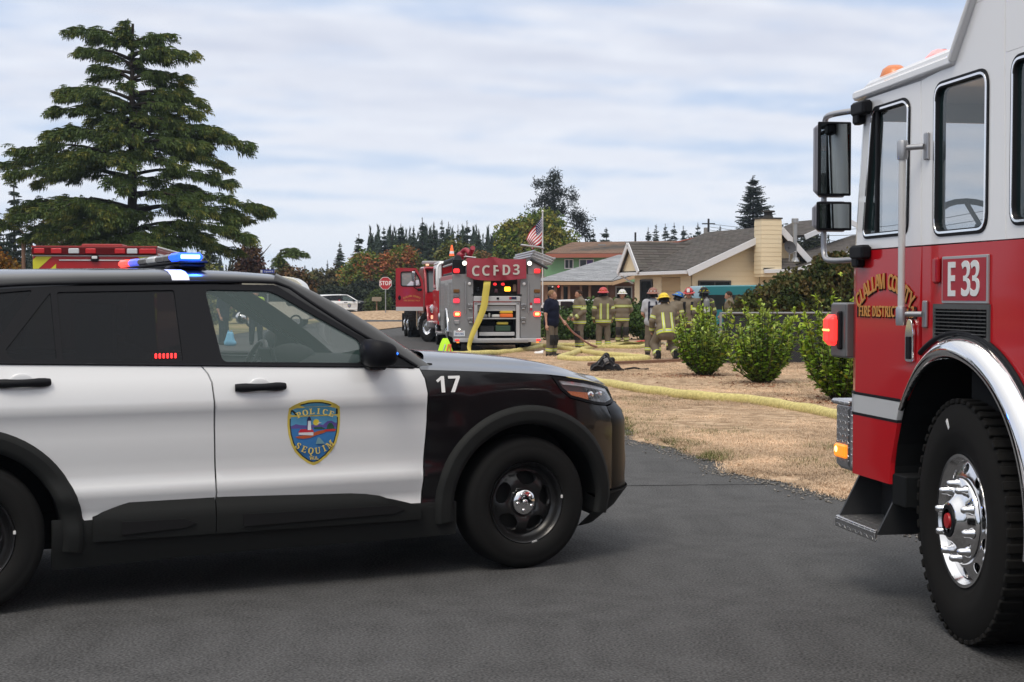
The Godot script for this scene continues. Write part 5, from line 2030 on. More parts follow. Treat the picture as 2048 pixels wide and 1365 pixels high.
func build_trees():
	# the big cedar on the left
	var limbs := []
	for q in [[-117, 57, 84], [-115, 102, 122], [-160, 182, 200], [-157, 222, 240], [-185, 265, 285], [-240, 296, 322], [-262, 318, 345], [-250, 345, 362], [-265, 410, 425], [-268, 440, 448], [-230, 472, 478], [-90, 130, 150], [-110, 205, 225],
		[80, 72, 98], [140, 108, 132], [120, 155, 165], [152, 205, 192], [148, 226, 225], [198, 268, 262], [242, 287, 280], [200, 330, 312], [206, 365, 350], [268, 416, 400], [252, 432, 425], [245, 470, 455], [212, 500, 485], [100, 100, 118], [120, 250, 240], [160, 300, 292]]:
		for k in 2:
			var a := rng.randfn(0, 0.16 + 0.35 * k) + (PI if q[0] < 0 else 0.0)
			var len: float = absf(q[0]) / 49.5 * (1.0 if k == 0 else rng.randf_range(0.6, 0.9))
			var base: float = 1.57 + (593.0 - q[2]) / 47.4 + (rng.randfn(0, 0.12) if k else 0.0)
			var tip: float = 1.57 + (593.0 - q[1]) / 47.4 - (rng.randf() * 0.5 if k else 0.0)
			limbs.append([base + rng.randfn(0, 0.1), a, len, tip])
	for k in 36:
		# towards and away from the viewer, shorter to the top
		var f := rng.randf()
		var y := 2.0 + 9.8 * f
		var a := (PI * 0.5 if rng.randf() < 0.62 else -PI * 0.5) + rng.randfn(0, 0.55)
		var len := (5.4 * (1.0 - f) + 0.7) * rng.randf_range(0.65, 1.0)
		limbs.append([y, a, len, y + rng.randf_range(-0.5, 0.3)])
	for k in 7:
		limbs.append([11.9 + k * 0.14, rng.randf() * TAU, rng.randf_range(0.3, 0.6), 12.2 + k * 0.14])
	deodar("tall layered cedar with drooping branches behind the red ambulance", place(-16.0, 60.0), limbs, 13.0, 0.74, 3)
	# weeping cedar top beyond the roof of the police car
	limbs = []
	for k in 22:
		var f := k / 21.0
		limbs.append([1.2 + 3.0 * f, rng.randf() * TAU, (1.9 * (1.0 - f) + 0.4) * rng.randf_range(0.7, 1.1), 1.0 + 2.9 * f])
	limbs.append([4.1, 0.1, 1.6, 4.15])
	limbs.append([4.3, 0.0, 0.9, 4.35])
	deodar("small weeping cedar with a hooked top behind the street sign", place(-14.0, 86.0), limbs, 4.3, 0.8, 9)
	var far_dark := Color(0.030, 0.046, 0.030)
	var spruce := Color(0.036, 0.056, 0.034)
	# far left, behind the cedar
	for q in [[30, 345, 52, 92.0, "dark spruce at the left edge behind the cedar branches"], [-10, 380, 60, 95.0, "dark spruce cut by the left edge"], [8, 470, 70, 84.0, "blue grey conifer low at the left edge"], [160, 440, 60, 100.0, "dark conifer seen through the lower cedar branches"], [330, 450, 70, 105.0, "dark conifer right of the cedar trunk"], [420, 470, 60, 108.0, "short dark conifer under the right cedar branches"]]:
		var px: float = 2844.0 / q[3]
		conifer("spruce_tree", q[4], place((q[0] - 1024.0) / px, q[3]), 1.57 + (593 - q[1]) / px, q[2] / px, far_dark if q[0] < 100 else Color(0.035, 0.05, 0.022), q[0] + 400, "")
	# row behind the engines: [x, top, half width, depth, kind]
	var n := 0
	for q in [[622, 548, 9, 300.0], [640, 538, 10, 300.0], [655, 520, 12, 280.0], [668, 545, 9, 300.0], [606, 556, 10, 320.0], [590, 560, 10, 320.0]]:
		var px: float = 2844.0 / q[3]
		conifer("fir_tree", "%s fir on the skyline at the far end of the road" % ["first faint blue", "second faint blue", "tallest faint blue", "thin faint blue", "low faint blue", "leftmost faint blue"][n], place((q[0] - 1024.0) / px, q[3]), 1.57 + (593 - q[1]) / px, q[2] / px, Color(0.035, 0.055, 0.05), n * 7 + 3, "firs at the end of the road")
		n += 1
	n = 0
	var rowlabel := ["slender spruce left of the pointed cedar", "pointed broad cedar behind the stop sign trees", "first dark spruce right of the pointed cedar", "dark spruce above the autumn maples", "thin dark spruce in the row above the maples", "rounded dark pine in the row above the maples", "narrow spruce over the open red door", "tallest spruce in the row over the red cab", "dense spruce over the red cab roof", "narrow spruce left of the gap in the row", "spruce over the grey engine's left corner", "spruce over the grey engine's banner", "drooping spruce left of the big green tree", "short spruce left of the big green tree", "last spruce of the row before the green tree", "leaning dark spruce behind the olive tree"]
	for q in [[680, 484, 20, 128.0], [718, 468, 34, 124.0], [742, 462, 20, 150.0], [768, 454, 22, 152.0], [784, 466, 18, 150.0], [802, 448, 30, 150.0], [828, 452, 14, 150.0], [845, 436, 24, 148.0], [868, 444, 18, 150.0], [884, 440, 16, 152.0], [897, 444, 16, 150.0], [916, 450, 14, 150.0], [934, 442, 22, 150.0], [957, 458, 18, 150.0], [972, 470, 14, 150.0], [858, 460, 22, 140.0]]:
		var px: float = 2844.0 / q[3]
		conifer("spruce_tree", rowlabel[n], place((q[0] - 1024.0) / px, q[3]), 1.57 + (593 - q[1]) / px, q[2] / px * (1.75 if n != 1 else 1.5), spruce if n != 1 else Color(0.034, 0.05, 0.026), 90 + n * 13, "conifers in the row behind the engines", 0.1, 0.02, 0.75, 0.05)
		n += 1
	# behind the houses
	n = 0
	for q in [[1186, 458, 18, 140.0, "left spruce of the pair above the brown roof"], [1212, 455, 24, 138.0, "right spruce of the pair above the brown roof"], [1296, 455, 14, 170.0, "leftmost spruce above the dark shingled roof"], [1312, 450, 16, 170.0, "second spruce above the dark shingled roof"], [1330, 448, 16, 170.0, "third spruce above the dark shingled roof"], [1348, 447, 18, 170.0, "fourth spruce above the dark shingled roof"], [1366, 452, 16, 170.0, "fifth spruce above the dark shingled roof"], [1395, 446, 17, 165.0, "lone spruce left of the utility pole"], [1440, 452, 20, 150.0, "ragged dark conifer right of the utility pole"]]:
		var px: float = 2844.0 / q[3]
		conifer("spruce_tree", q[4], place((q[0] - 1024.0) / px, q[3]), 1.57 + (593 - q[1]) / px, q[2] / px * 2.3, far_dark, 300 + n * 17, "", 0.2, 0.05, 0.78, 0.08)
		n += 1
	var px2 := 2844.0 / 110.0
	conifer("spruce_tree", "big broad blue green spruce rising behind the chimney", place((1505 - 1024) / px2, 110.0), 1.57 + (593 - 352) / px2, 84 / px2, Color(0.036, 0.052, 0.046), 777, "", 0.22, 0.03, 0.62, 0.0, 1.5)
	# ragged pine over the green tree
	var p := thing("pine_tree", "ragged old pine with bare gaps above the green tree", "tree", place((1108 - 1024) / 2844.0 * 136.0, 136.0))
	var s := 136.0 / 2844.0
	var pt := MB.new()
	pt.tube([Vector3(0, 0, 0), Vector3(0.1, 7, 0), Vector3(-0.1, 13.2, 0)], [0.28, 0.18, 0.03], 8)
	var where := []
	var tints := []
	for q in [[0, 352, 10, 8], [-6, 368, 20, 12], [4, 385, 24, 14], [-10, 400, 26, 14], [2, 418, 30, 12], [-30, 368, 8, 6], [-35, 408, 12, 5], [38, 393, 9, 7], [42, 430, 12, 12], [48, 440, 16, 8], [56, 436, 12, 5], [62, 462, 8, 14], [-18, 430, 28, 16], [52, 452, 10, 12]]:
		var c := Vector3(q[0] * s, 1.57 + (593 - q[1]) * s, rng.randf_range(-0.8, 0.8))
		pt.tube([Vector3(0, c.y + absf(c.x) * 0.25, 0), c], [0.07, 0.02], 5)
		for k in int(q[2] * q[3] * 0.15) + 5:
			where.append(Transform3D(Basis.from_euler(Vector3(rng.randf() * 3, rng.randf() * TAU, rng.randf() * 3)), c + Vector3(rng.randfn(0, q[2] * 0.5) * s, rng.randfn(0, q[3] * 0.5) * s, rng.randfn(0, q[2] * 0.5) * s)))
			var v := rng.randf_range(0.7, 1.3)
			tints.append(Color(0.018 * v, 0.026 * v, 0.020 * v))
	obj("trunk", pt, mats["dark bark"], p)
	copies("crown", clump(14, 0.35, 0.34, 0.12), leafy("needles", 0.15), where, tints, p, "stuff")
	# broadleaf trees
	var green := [Color(0.07, 0.12, 0.018), Color(0.10, 0.15, 0.02), Color(0.16, 0.18, 0.024), Color(0.26, 0.22, 0.03)]
	var olive := [Color(0.06, 0.09, 0.025), Color(0.09, 0.11, 0.028), Color(0.16, 0.14, 0.035)]
	var autumn := [Color(0.09, 0.13, 0.02), Color(0.13, 0.15, 0.022), Color(0.24, 0.12, 0.03), Color(0.30, 0.09, 0.035)]
	var gold := [Color(0.20, 0.15, 0.02), Color(0.30, 0.16, 0.02), Color(0.30, 0.10, 0.02)]
	var wine := [Color(0.035, 0.018, 0.018), Color(0.06, 0.025, 0.02), Color(0.09, 0.05, 0.02)]
	broad_tree("leafy_tree", "large rounded yellow green tree behind the flag", place(2.2, 125.0), 9.0, [[0, 5.8, 0, 2.9, 3.4, 2.6], [-1.8, 5.0, 0, 2.1, 3.2, 2.1], [2.2, 4.8, 0, 2.1, 2.8, 2], [0.8, 7.8, 0, 1.5, 1.4, 1.5], [-2.2, 6.8, 0, 1.4, 1.6, 1.3], [3.3, 3.5, 0, 1.6, 1.9, 1.6], [0, 2.6, 0.3, 3.4, 2.1, 2.4]], 4600, green, 0.27)
	broad_tree("leafy_tree", "olive green tree over the engine's left corner", place(-3.8, 98.0), 5.6, [[0, 3.4, 0, 1.6, 2.2, 1.6], [1.2, 3.0, 0, 1.2, 1.7, 1.2], [-0.9, 2.6, 0, 1.2, 1.8, 1.2]], 1500, olive, 0.24)
	broad_tree("autumn_tree", "maple turning red behind the open red door", place(-9.9, 122.0), 6.2, [[0, 3.0, 0, 2.6, 2.8, 2.1], [-2.3, 2.6, 0, 1.8, 2.6, 1.9], [2.0, 2.5, 0, 1.8, 2.1, 1.8], [0.6, 4.7, 0, 1.3, 1.3, 1.3]], 3000, autumn, 0.25)
	broad_tree("autumn_tree", "green maple with rusty top left of the stop sign", place(-13.1, 123.0), 5.2, [[0, 2.6, 0, 2.0, 2.5, 1.9], [1.3, 3.0, 0, 1.4, 2.3, 1.4], [0.2, 4.3, 0, 1.1, 1.0, 1.1]], 2000, [Color(0.08, 0.13, 0.016), Color(0.12, 0.16, 0.02), Color(0.17, 0.18, 0.025), Color(0.28, 0.12, 0.03)], 0.22)
	broad_tree("autumn_tree", "orange leaved tree behind the red deck gun", place(-2.4, 110.0), 5.2, [[0, 3.2, 0, 1.0, 1.9, 1.0]], 600, [Color(0.10, 0.07, 0.025), Color(0.20, 0.10, 0.03)], 0.22)
	broad_tree("autumn_tree", "golden autumn tree at the left edge", place(-21.5, 60.0), 3.4, [[-0.2, 2.2, 0, 1.1, 1.4, 1.0], [0.6, 1.7, 0, 0.7, 1.0, 0.8]], 700, gold, 0.16)
	broad_tree("autumn_tree", "yellow green autumn tree between pole and ambulance", place(-20.4, 64.0), 3.3, [[0, 2.1, 0, 1.0, 1.2, 0.9], [1.0, 1.9, 0, 0.7, 1.1, 0.8]], 650, [Color(0.12, 0.12, 0.02), Color(0.22, 0.15, 0.02), Color(0.28, 0.12, 0.02)], 0.16)
	broad_tree("bushy_shrub", "pale yellow tipped shrub behind the light bar", place(-11.9, 54.0), 3.1, [[0, 1.8, 0, 0.9, 1.4, 0.8], [0.6, 1.4, 0, 0.8, 1.0, 0.8], [-0.7, 1.5, 0, 0.7, 1.2, 0.8]], 800, [Color(0.08, 0.10, 0.03), Color(0.15, 0.16, 0.05), Color(0.24, 0.22, 0.08)], 0.14, "", "shrub")
	broad_tree("purple_tree", "dark purple plum tree right of the cedar", place(-14.8, 80.0), 5.0, [[0, 3.0, 0, 0.8, 1.8, 0.8], [-0.4, 2.0, 0, 1.2, 1.4, 1.0]], 700, wine, 0.2)
	broad_tree("red_shrub", "reddish brown shrub over the police car's windscreen", place(-13.0, 84.0), 3.4, [[0, 1.9, 0, 1.6, 1.5, 1.2], [-1.4, 1.6, 0, 1.1, 1.4, 1.1]], 900, [Color(0.06, 0.035, 0.018), Color(0.12, 0.06, 0.022), Color(0.06, 0.07, 0.02)], 0.2, "", "shrub")
	broad_tree("hedge_tree", "olive brown tree above the distant police car", place(-15.4, 128.0), 4.6, [[0, 2.4, 0, 2.0, 2.1, 1.6], [-1.8, 2.1, 0, 1.5, 1.9, 1.5], [1.6, 1.6, 0, 1.2, 1.6, 1.2]], 1500, [Color(0.06, 0.06, 0.022), Color(0.10, 0.075, 0.028), Color(0.09, 0.09, 0.03)], 0.26)
	broad_tree("hedge_tree", "dark green tree beside the far end of the road", place(-16.0, 150.0), 4.4, [[0, 2.2, 0, 2.6, 2.1, 2], [2.6, 2.0, 0, 1.6, 2.0, 1.6], [-2.6, 2.3, 0, 1.8, 2.1, 1.6]], 1600, olive, 0.3)
	broad_tree("hedge_tree", "dark hedge trees beyond the stop sign", place(-9.5, 118.0), 3.6, [[-5.2, 1.2, 0, 2.0, 1.4, 1.4], [-2.6, 1.4, 0, 2.2, 1.6, 1.4], [0, 1.4, 0, 2.2, 1.6, 1.4], [2.6, 1.4, 0, 2.2, 1.6, 1.4], [5.0, 1.4, 0, 2.2, 1.6, 1.4]], 3000, [Color(0.016, 0.024, 0.014), Color(0.03, 0.04, 0.018)], 0.28, "", "hedge", -0.2)
	broad_tree("orange_shrub", "small orange red shrub far beyond the police SUV", place(-32.2, 200.0), 3.2, [[-0.2, 2.4, 0, 1.6, 1.3, 1.2], [1.0, 2.0, 0, 1.0, 1.0, 1.0]], 500, [Color(0.25, 0.07, 0.03), Color(0.36, 0.10, 0.05)], 0.26, "", "shrub")
	broad_tree("bushy_shrub", "rounded green shrub in front of the stop sign hedge", place(-10.0, 106.0), 1.9, [[0, 0.9, 0, 1.0, 1.1, 0.9]], 420, [Color(0.05, 0.08, 0.02), Color(0.08, 0.11, 0.025)], 0.18, "", "shrub", -0.4)
	broad_tree("leafy_tree", "thin leafed birch seen left of the cedar trunk", place(-23.0, 70.0), 7.0, [[0.3, 4.8, 0, 1.2, 1.8, 1.0], [0.9, 3.6, 0, 1.3, 1.4, 1.0]], 210, [Color(0.05, 0.04, 0.03), Color(0.08, 0.06, 0.03)], 0.14)
	for q in [[1390, 470, 118.0, "first low dark tree crown behind the roof ridge"], [1425, 478, 120.0, "second low dark tree crown left of the spruce"], [1585, 472, 118.0, "low dark tree crown right of the chimney"], [1625, 462, 112.0, "dark tree crown behind the flue's wires"]]:
		var k: float = 2844.0 / float(q[2])
		broad_tree("leafy_tree", q[3], place((q[0] - 1024.0) / k, q[2]), 1.57 + (593 - q[1]) / k, [[0, 1.57 + (593 - q[1] - 24) / k, 0, 28 / k, 24 / k, 1.0], [0, 2.5, 0, 1.4, 2.5, 1.2]], 420, [Color(0.018, 0.026, 0.016), Color(0.035, 0.045, 0.02)], 0.24)
	# the tree line that closes the view
	where = []
	tints = []
	for i in 1500:
		var d := rng.randf_range(160.0, 420.0)
		var x := rng.randf_range(-0.45, 0.42) * d
		var w := absf(x / d + 0.135)
		var hgt := rng.randf_range(0.65, 1.25) * (4.0 + minf(w, 0.12) * 24.0) * (0.8 + d / 600.0)
		var wd := hgt * rng.randf_range(0.20, 0.34)
		where.append(Transform3D(Basis(Vector3.UP, rng.randf() * TAU).scaled(Vector3(wd, hgt, wd)), place(x, d)))
		var v := rng.randf_range(0.6, 1.2)
		tints.append(Color(0.03 * v, 0.042 * v, 0.026 * v))
	for i in 130:
		var d := rng.randf_range(156.0, 185.0)
		var px := rng.randf_range(735.0, 990.0)
		var hgt := 1.57 + (593.0 - rng.randf_range(450.0, 496.0)) * d / 2844.0
		var wd := hgt * rng.randf_range(0.16, 0.27)
		where.append(Transform3D(Basis(Vector3.UP, rng.randf() * TAU).scaled(Vector3(wd, hgt, wd)), place((px - 1024.0) / 2844.0 * d, d)))
		tints.append(Color(0.036, 0.056, 0.034) * rng.randf_range(0.6, 1.1))
	# the same wood goes on round the crossroads, beside and behind the viewer
	for i in 460:
		var az := rng.randf_range(0.62, TAU - 0.62)
		var d := rng.randf_range(42.0, 120.0)
		var hgt := rng.randf_range(5.0, 12.0)
		var wd := hgt * rng.randf_range(0.22, 0.42)
		where.append(Transform3D(Basis(Vector3.UP, rng.randf() * TAU).scaled(Vector3(wd, hgt, wd)), place(sin(az) * d, cos(az) * d)))
		var v := rng.randf_range(0.7, 1.4)
		tints.append(Color(0.05 * v, 0.065 * v, 0.026 * v))
	var fm := MB.new()
	fm.colored = true
	for k in 150:
		var f := pow(rng.randf(), 0.9)
		var a := rng.randf() * TAU
		var r0 := 1.0 - f
		var c := Vector3(cos(a), 0, sin(a))
		var e := c * r0 * rng.randf_range(0.6, 1.05) + Vector3.UP * (f - 0.05)
		var w2 := Vector3(-sin(a), 0, cos(a)) * (0.03 + 0.27 * r0)
		var g := rng.randf_range(0.7, 1.25)
		fm.col = Color(g, g, g)
		fm.tri(Vector3.UP * (f + 0.03) + c * 0.1, e + w2, e - w2 + Vector3.UP * 0.01)
	var wood := copies("far_wood", fm.mesh(), leafy("needles", 0.15), where, tints, self, "stuff")
	tag(wood, "far dark wood that closes the view", "wood")
func build_shrubs():
	# three young laurels with big glossy leaves; the nearest leaves are pieces of their own
	var leaf := MB.new()
	leaf.colored = true
	for s in [-1.0, 1.0]:
		for k in 4:
			var x0 := k / 4.0
			var x1 := (k + 1) / 4.0
			var w0 := 0.25 * sin(PI * pow(x0, 0.8))
			var w1 := 0.25 * sin(PI * pow(x1, 0.8))
			leaf.quad(Vector3(x0, -0.14 * x0 * x0, 0), Vector3(x1, -0.14 * x1 * x1, 0), Vector3(x1, -0.14 * x1 * x1 + w1 * 0.35, w1 * s), Vector3(x0, -0.14 * x0 * x0 + w0 * 0.35, w0 * s))
	var lm := leaf.mesh()
	var greens := []
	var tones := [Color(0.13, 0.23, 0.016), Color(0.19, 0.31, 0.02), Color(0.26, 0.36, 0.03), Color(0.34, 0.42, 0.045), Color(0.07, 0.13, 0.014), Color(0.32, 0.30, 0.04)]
	for k in tones.size():
		var g := mt("laurel leaf %d" % k, tones[k].r, tones[k].g, tones[k].b, 0.42)
		g.cull_mode = BaseMaterial3D.CULL_DISABLED
		g.backlight_enabled = true
		g.backlight = Color(0.3, 0.3, 0.3)
		greens.append(g)
	var labels := ["laurel bush nearest the kneeling firefighter", "middle laurel bush with a tall central shoot", "laurel bush beside the near fire engine's red light"]
	var i := 0
	for q in [[3.72, 27.4, 1.52, 0.63, 9], [4.42, 25.0, 1.62, 0.67, 10], [4.84, 20.9, 1.74, 0.76, 12]]:
		var t := thing("laurel_bush", labels[i], "shrub", place(q[0], q[1], 0.03), 0.0, "laurel bushes on the dry lawn")
		var stems := MB.new()
		var big := []
		var where := []
		var tints := []
		for k in 100:
			var a := rng.randf() * TAU
			var f := sqrt(rng.randf())
			var top: float = q[2] * rng.randf_range(0.45, 1.0) * (1.0 - 0.25 * f * f)
			if k == 0:
				top = q[2] * (1.08 if i != 1 else 1.16)
				f = 0.1
			var foot := Vector3(cos(a) * 0.12 * f, 0, sin(a) * 0.12 * f)
			var head := Vector3(cos(a) * q[3] * f, top, sin(a) * q[3] * f)
			var mid := Vector3(cos(a) * q[3] * f * 0.75, top * 0.45, sin(a) * q[3] * f * 0.75)
			stems.tube([foot, mid, head], [0.012, 0.009, 0.004], 5, false)
			for j in 44:
				var u := rng.randf_range(0.10, 1.0)
				var p := foot.lerp(mid, u * 2.0) if u < 0.5 else mid.lerp(head, u * 2.0 - 1.0)
				var b := rng.randf() * TAU
				var pitch := rng.randf_range(-0.2, 0.9) + (0.35 if u > 0.85 else 0.0)
				var s := rng.randf_range(0.07, 0.12) * (0.8 if u > 0.9 else 1.0)
				var bs := Basis(Vector3.UP, b) * Basis(Vector3(0, 0, 1), pitch) * Basis(Vector3(1, 0, 0), rng.randfn(0, 0.5))
				var tr := Transform3D(bs.scaled(Vector3(s, s, s)), p)
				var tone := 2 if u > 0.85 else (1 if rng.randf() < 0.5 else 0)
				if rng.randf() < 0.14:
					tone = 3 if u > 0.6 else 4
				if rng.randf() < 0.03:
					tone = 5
				where.append(tr)
				tints.append(tone)
		# those nearest the viewer become parts
		var order := range(where.size())
		order.sort_custom(func(x, y): return where[x].origin.z + where[x].origin.y * 0.15 > where[y].origin.z + where[y].origin.y * 0.15)
		var rest := []
		var rest_t := []
		obj("stems", stems, dull("green stem", 0.05, 0.05, 0.02, 0.8), t)
		for k in order.size():
			if k < 260:
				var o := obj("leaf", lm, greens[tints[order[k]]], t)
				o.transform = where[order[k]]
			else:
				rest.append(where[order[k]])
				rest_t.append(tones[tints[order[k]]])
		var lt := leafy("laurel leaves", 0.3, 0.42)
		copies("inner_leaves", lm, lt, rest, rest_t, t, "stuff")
		i += 1
	# dark clipped hedge behind the crew
	broad_tree("hedge", "dark green juniper hedge behind the standing firefighters", place(2.6, 50.0), 1.2, [[-0.9, 0.55, 0, 0.9, 0.7, 0.9], [0.4, 0.75, 0, 0.95, 0.8, 0.9], [1.3, 0.85, 0, 0.9, 0.75, 0.9], [2.2, 0.75, 0, 0.9, 0.75, 0.9], [3.0, 0.65, 0, 0.8, 0.7, 0.8], [3.8, 0.6, 0, 0.9, 0.6, 0.8], [4.6, 0.7, 0, 0.7, 0.6, 0.8]], 3600, [Color(0.035, 0.07, 0.016), Color(0.05, 0.10, 0.02), Color(0.07, 0.12, 0.028)], 0.10, "", "hedge", 0.0)
	# brown green cotoneaster mass beside the near engine
	broad_tree("big_shrub", "tall brown green shrub left of the near fire engine", place(8.0, 37.5), 3.0, [[-1.4, 1.0, 0, 0.9, 0.9, 0.9], [-0.4, 1.3, 0, 1.1, 1.1, 1.0], [0.6, 1.6, 0, 1.1, 1.2, 1.0], [1.4, 1.9, 0, 1.0, 1.1, 1.0], [2.2, 1.7, 0, 1.1, 1.3, 1.0], [-1.0, 1.5, 0, 0.6, 0.6, 0.6], [0.4, 2.3, 0, 0.6, 0.5, 0.6]], 5200, [Color(0.034, 0.055, 0.012), Color(0.048, 0.066, 0.014), Color(0.068, 0.070, 0.016), Color(0.095, 0.066, 0.018)], 0.11, "", "shrub", 0.0)
# ---------------------------------------------------------------- houses
func along(o: Vector3, a: Vector3, b: Vector3, x: float, y: float, z: float) -> Vector3:
	return o + a * x + Vector3.UP * y + b * z
func roof_plane(parent: Node, called: String, p0: Vector3, p1: Vector3, p2: Vector3, p3: Vector3, colour: Color, course: float, seed_: int):
	# p0-p1 along the eave, p3-p2 along the ridge; a deck and rows of shingle tabs lapped over each other
	var deck := MB.new()
	var up := (p1 - p0).cross(p3 - p0).normalized()
	if up.y < 0:
		up = -up
	deck.quad(p0, p1, p2, p3)
	deck.quad(p0 - up * 0.12, p1 - up * 0.12, p2 - up * 0.12, p3 - up * 0.12)
	for q in [[p0, p1], [p1, p2], [p2, p3], [p3, p0]]:
		deck.quad(q[0], q[1], q[1] - up * 0.12, q[0] - up * 0.12)
	var d := obj(called, deck, dull("roof deck", 0.06, 0.055, 0.05, 0.9), parent)
	var r := RandomNumberGenerator.new()
	r.seed = seed_
	var m := MB.new()
	m.colored = true
	var rows := int(ceil((p3 - p0).length() / course))
	for j in rows:
		var t0 := float(j) / rows
		var t1 := minf((j + 1.15) / rows, 1.0)
		var a0 := p0.lerp(p3, t0)
		var a1 := p1.lerp(p2, t0)
		var b0 := p0.lerp(p3, t1)
		var b1 := p1.lerp(p2, t1)
		var n := int(maxf((a1 - a0).length() / 0.45, 1))
		for i in n:
			var f0 := float(i) / n
			if j % 2 == 1:
				f0 = maxf(f0 - 0.5 / n, 0.0)
			var f1 := (float(i + 1) - (0.5 if j % 2 == 1 and i < n - 1 else 0.0)) / n - 0.004
			var g := r.randf_range(0.82, 1.18)
			m.col = Color(colour.r * g, colour.g * g, colour.b * g)
			var lift := up * r.randf_range(0.014, 0.022)
			m.quad(a0.lerp(a1, f0) + lift, a0.lerp(a1, f1) + lift, b0.lerp(b1, f1) + up * 0.004, b0.lerp(b1, f0) + up * 0.004)
			m.quad(a0.lerp(a1, f0) + lift, a0.lerp(a1, f1) + lift, a0.lerp(a1, f1), a0.lerp(a1, f0))
	var s := obj("shingles", m, tinted("shingle", 0.9), d)
	s.set_meta("kind", "stuff")
func boards(parent: Node, o: Vector3, a: Vector3, length: float, y0: float, y1: float, step: float, mat: Material, out: Vector3, called := "siding_board", cut: Array = []):
	# lapped weatherboards, each a piece; cut: [x0, x1, y0, y1] openings along the wall
	var y := y0
	var yaw := atan2(-a.z, a.x)
	while y < y1 - 0.02:
		var h := minf(step, y1 - y)
		var spans := [[0.0, length]]
		for c in cut:
			if y + h * 0.5 > c[2] and y + h * 0.5 < c[3]:
				var rest := []
				for s in spans:
					if c[0] > s[0]:
						rest.append([s[0], minf(c[0], s[1])])
					if c[1] < s[1]:
						rest.append([maxf(c[1], s[0]), s[1]])
				spans = rest
		for s in spans:
			var l: float = s[1] - s[0]
			if l < 0.05:
				continue
			var m := MB.new()
			m.box(Vector3.ZERO, Vector3(l, h * 1.08, 0.018), 0.003)
			var b := obj(called, m, mat, parent)
			b.transform = Transform3D(Basis(Vector3.UP, yaw) * Basis(Vector3(1, 0, 0), -0.06), o + a * (s[0] + l * 0.5) + Vector3.UP * (y + h * 0.5) + out * 0.03)
		y += step
func window_at(parent: Node, at: Vector3, a: Vector3, out: Vector3, w: float, h: float, frame: Material, bars := 1, curtain: Material = null):
	var yaw := atan2(-a.z, a.x)
	var b := Basis(Vector3.UP, yaw)
	if b.z.dot(out) < 0.0:
		b = Basis(Vector3.UP, yaw + PI)
	var holder := Node3D.new()
	holder.name = "window"
	parent.add_child(holder, true)
	holder.transform = Transform3D(b, at)
	var f := MB.new()
	for s in [-1.0, 1.0]:
		f.box(Vector3(s * w * 0.5, 0, 0.03), Vector3(0.07, h + 0.07, 0.07), 0.01)
		f.box(Vector3(0, s * h * 0.5, 0.028), Vector3(w, 0.07, 0.066), 0.01)
	for k in bars:
		f.box(Vector3(w * ((k + 1.0) / (bars + 1.0) - 0.5), 0, 0.02), Vector3(0.05, h, 0.04), 0.005)
	obj("frame", f, frame, holder)
	obj("pane", boxed(Vector3(0, 0, 0.0), Vector3(w, h, 0.012)), mats["window pane"], holder)
	if curtain != null:
		obj("curtain", boxed(Vector3(w * 0.22, 0, 0.012), Vector3(w * 0.45, h * 0.95, 0.006)), curtain, holder)
func wall(parent: Node, o: Vector3, a: Vector3, length: float, h: float, mat: Material, out: Vector3, called := "wall"):
	var m := MB.new()
	var b := Basis(a, Vector3.UP, a.cross(Vector3.UP))
	m.box(o + a * length * 0.5 + Vector3.UP * h * 0.5 - out * 0.06, Vector3(length, h, 0.12), 0.0, b)
	obj(called, m, mat, parent)
func beam(parent: Node, called: String, p: Vector3, q: Vector3, w: float, h: float, mat: Material):
	var m := MB.new()
	var d := (q - p)
	var x := d.normalized()
	var z := x.cross(Vector3.UP).normalized()
	m.box((p + q) * 0.5, Vector3(d.length(), h, w), 0.008, Basis(x, z.cross(x), z))
	obj(called, m, mat, parent)
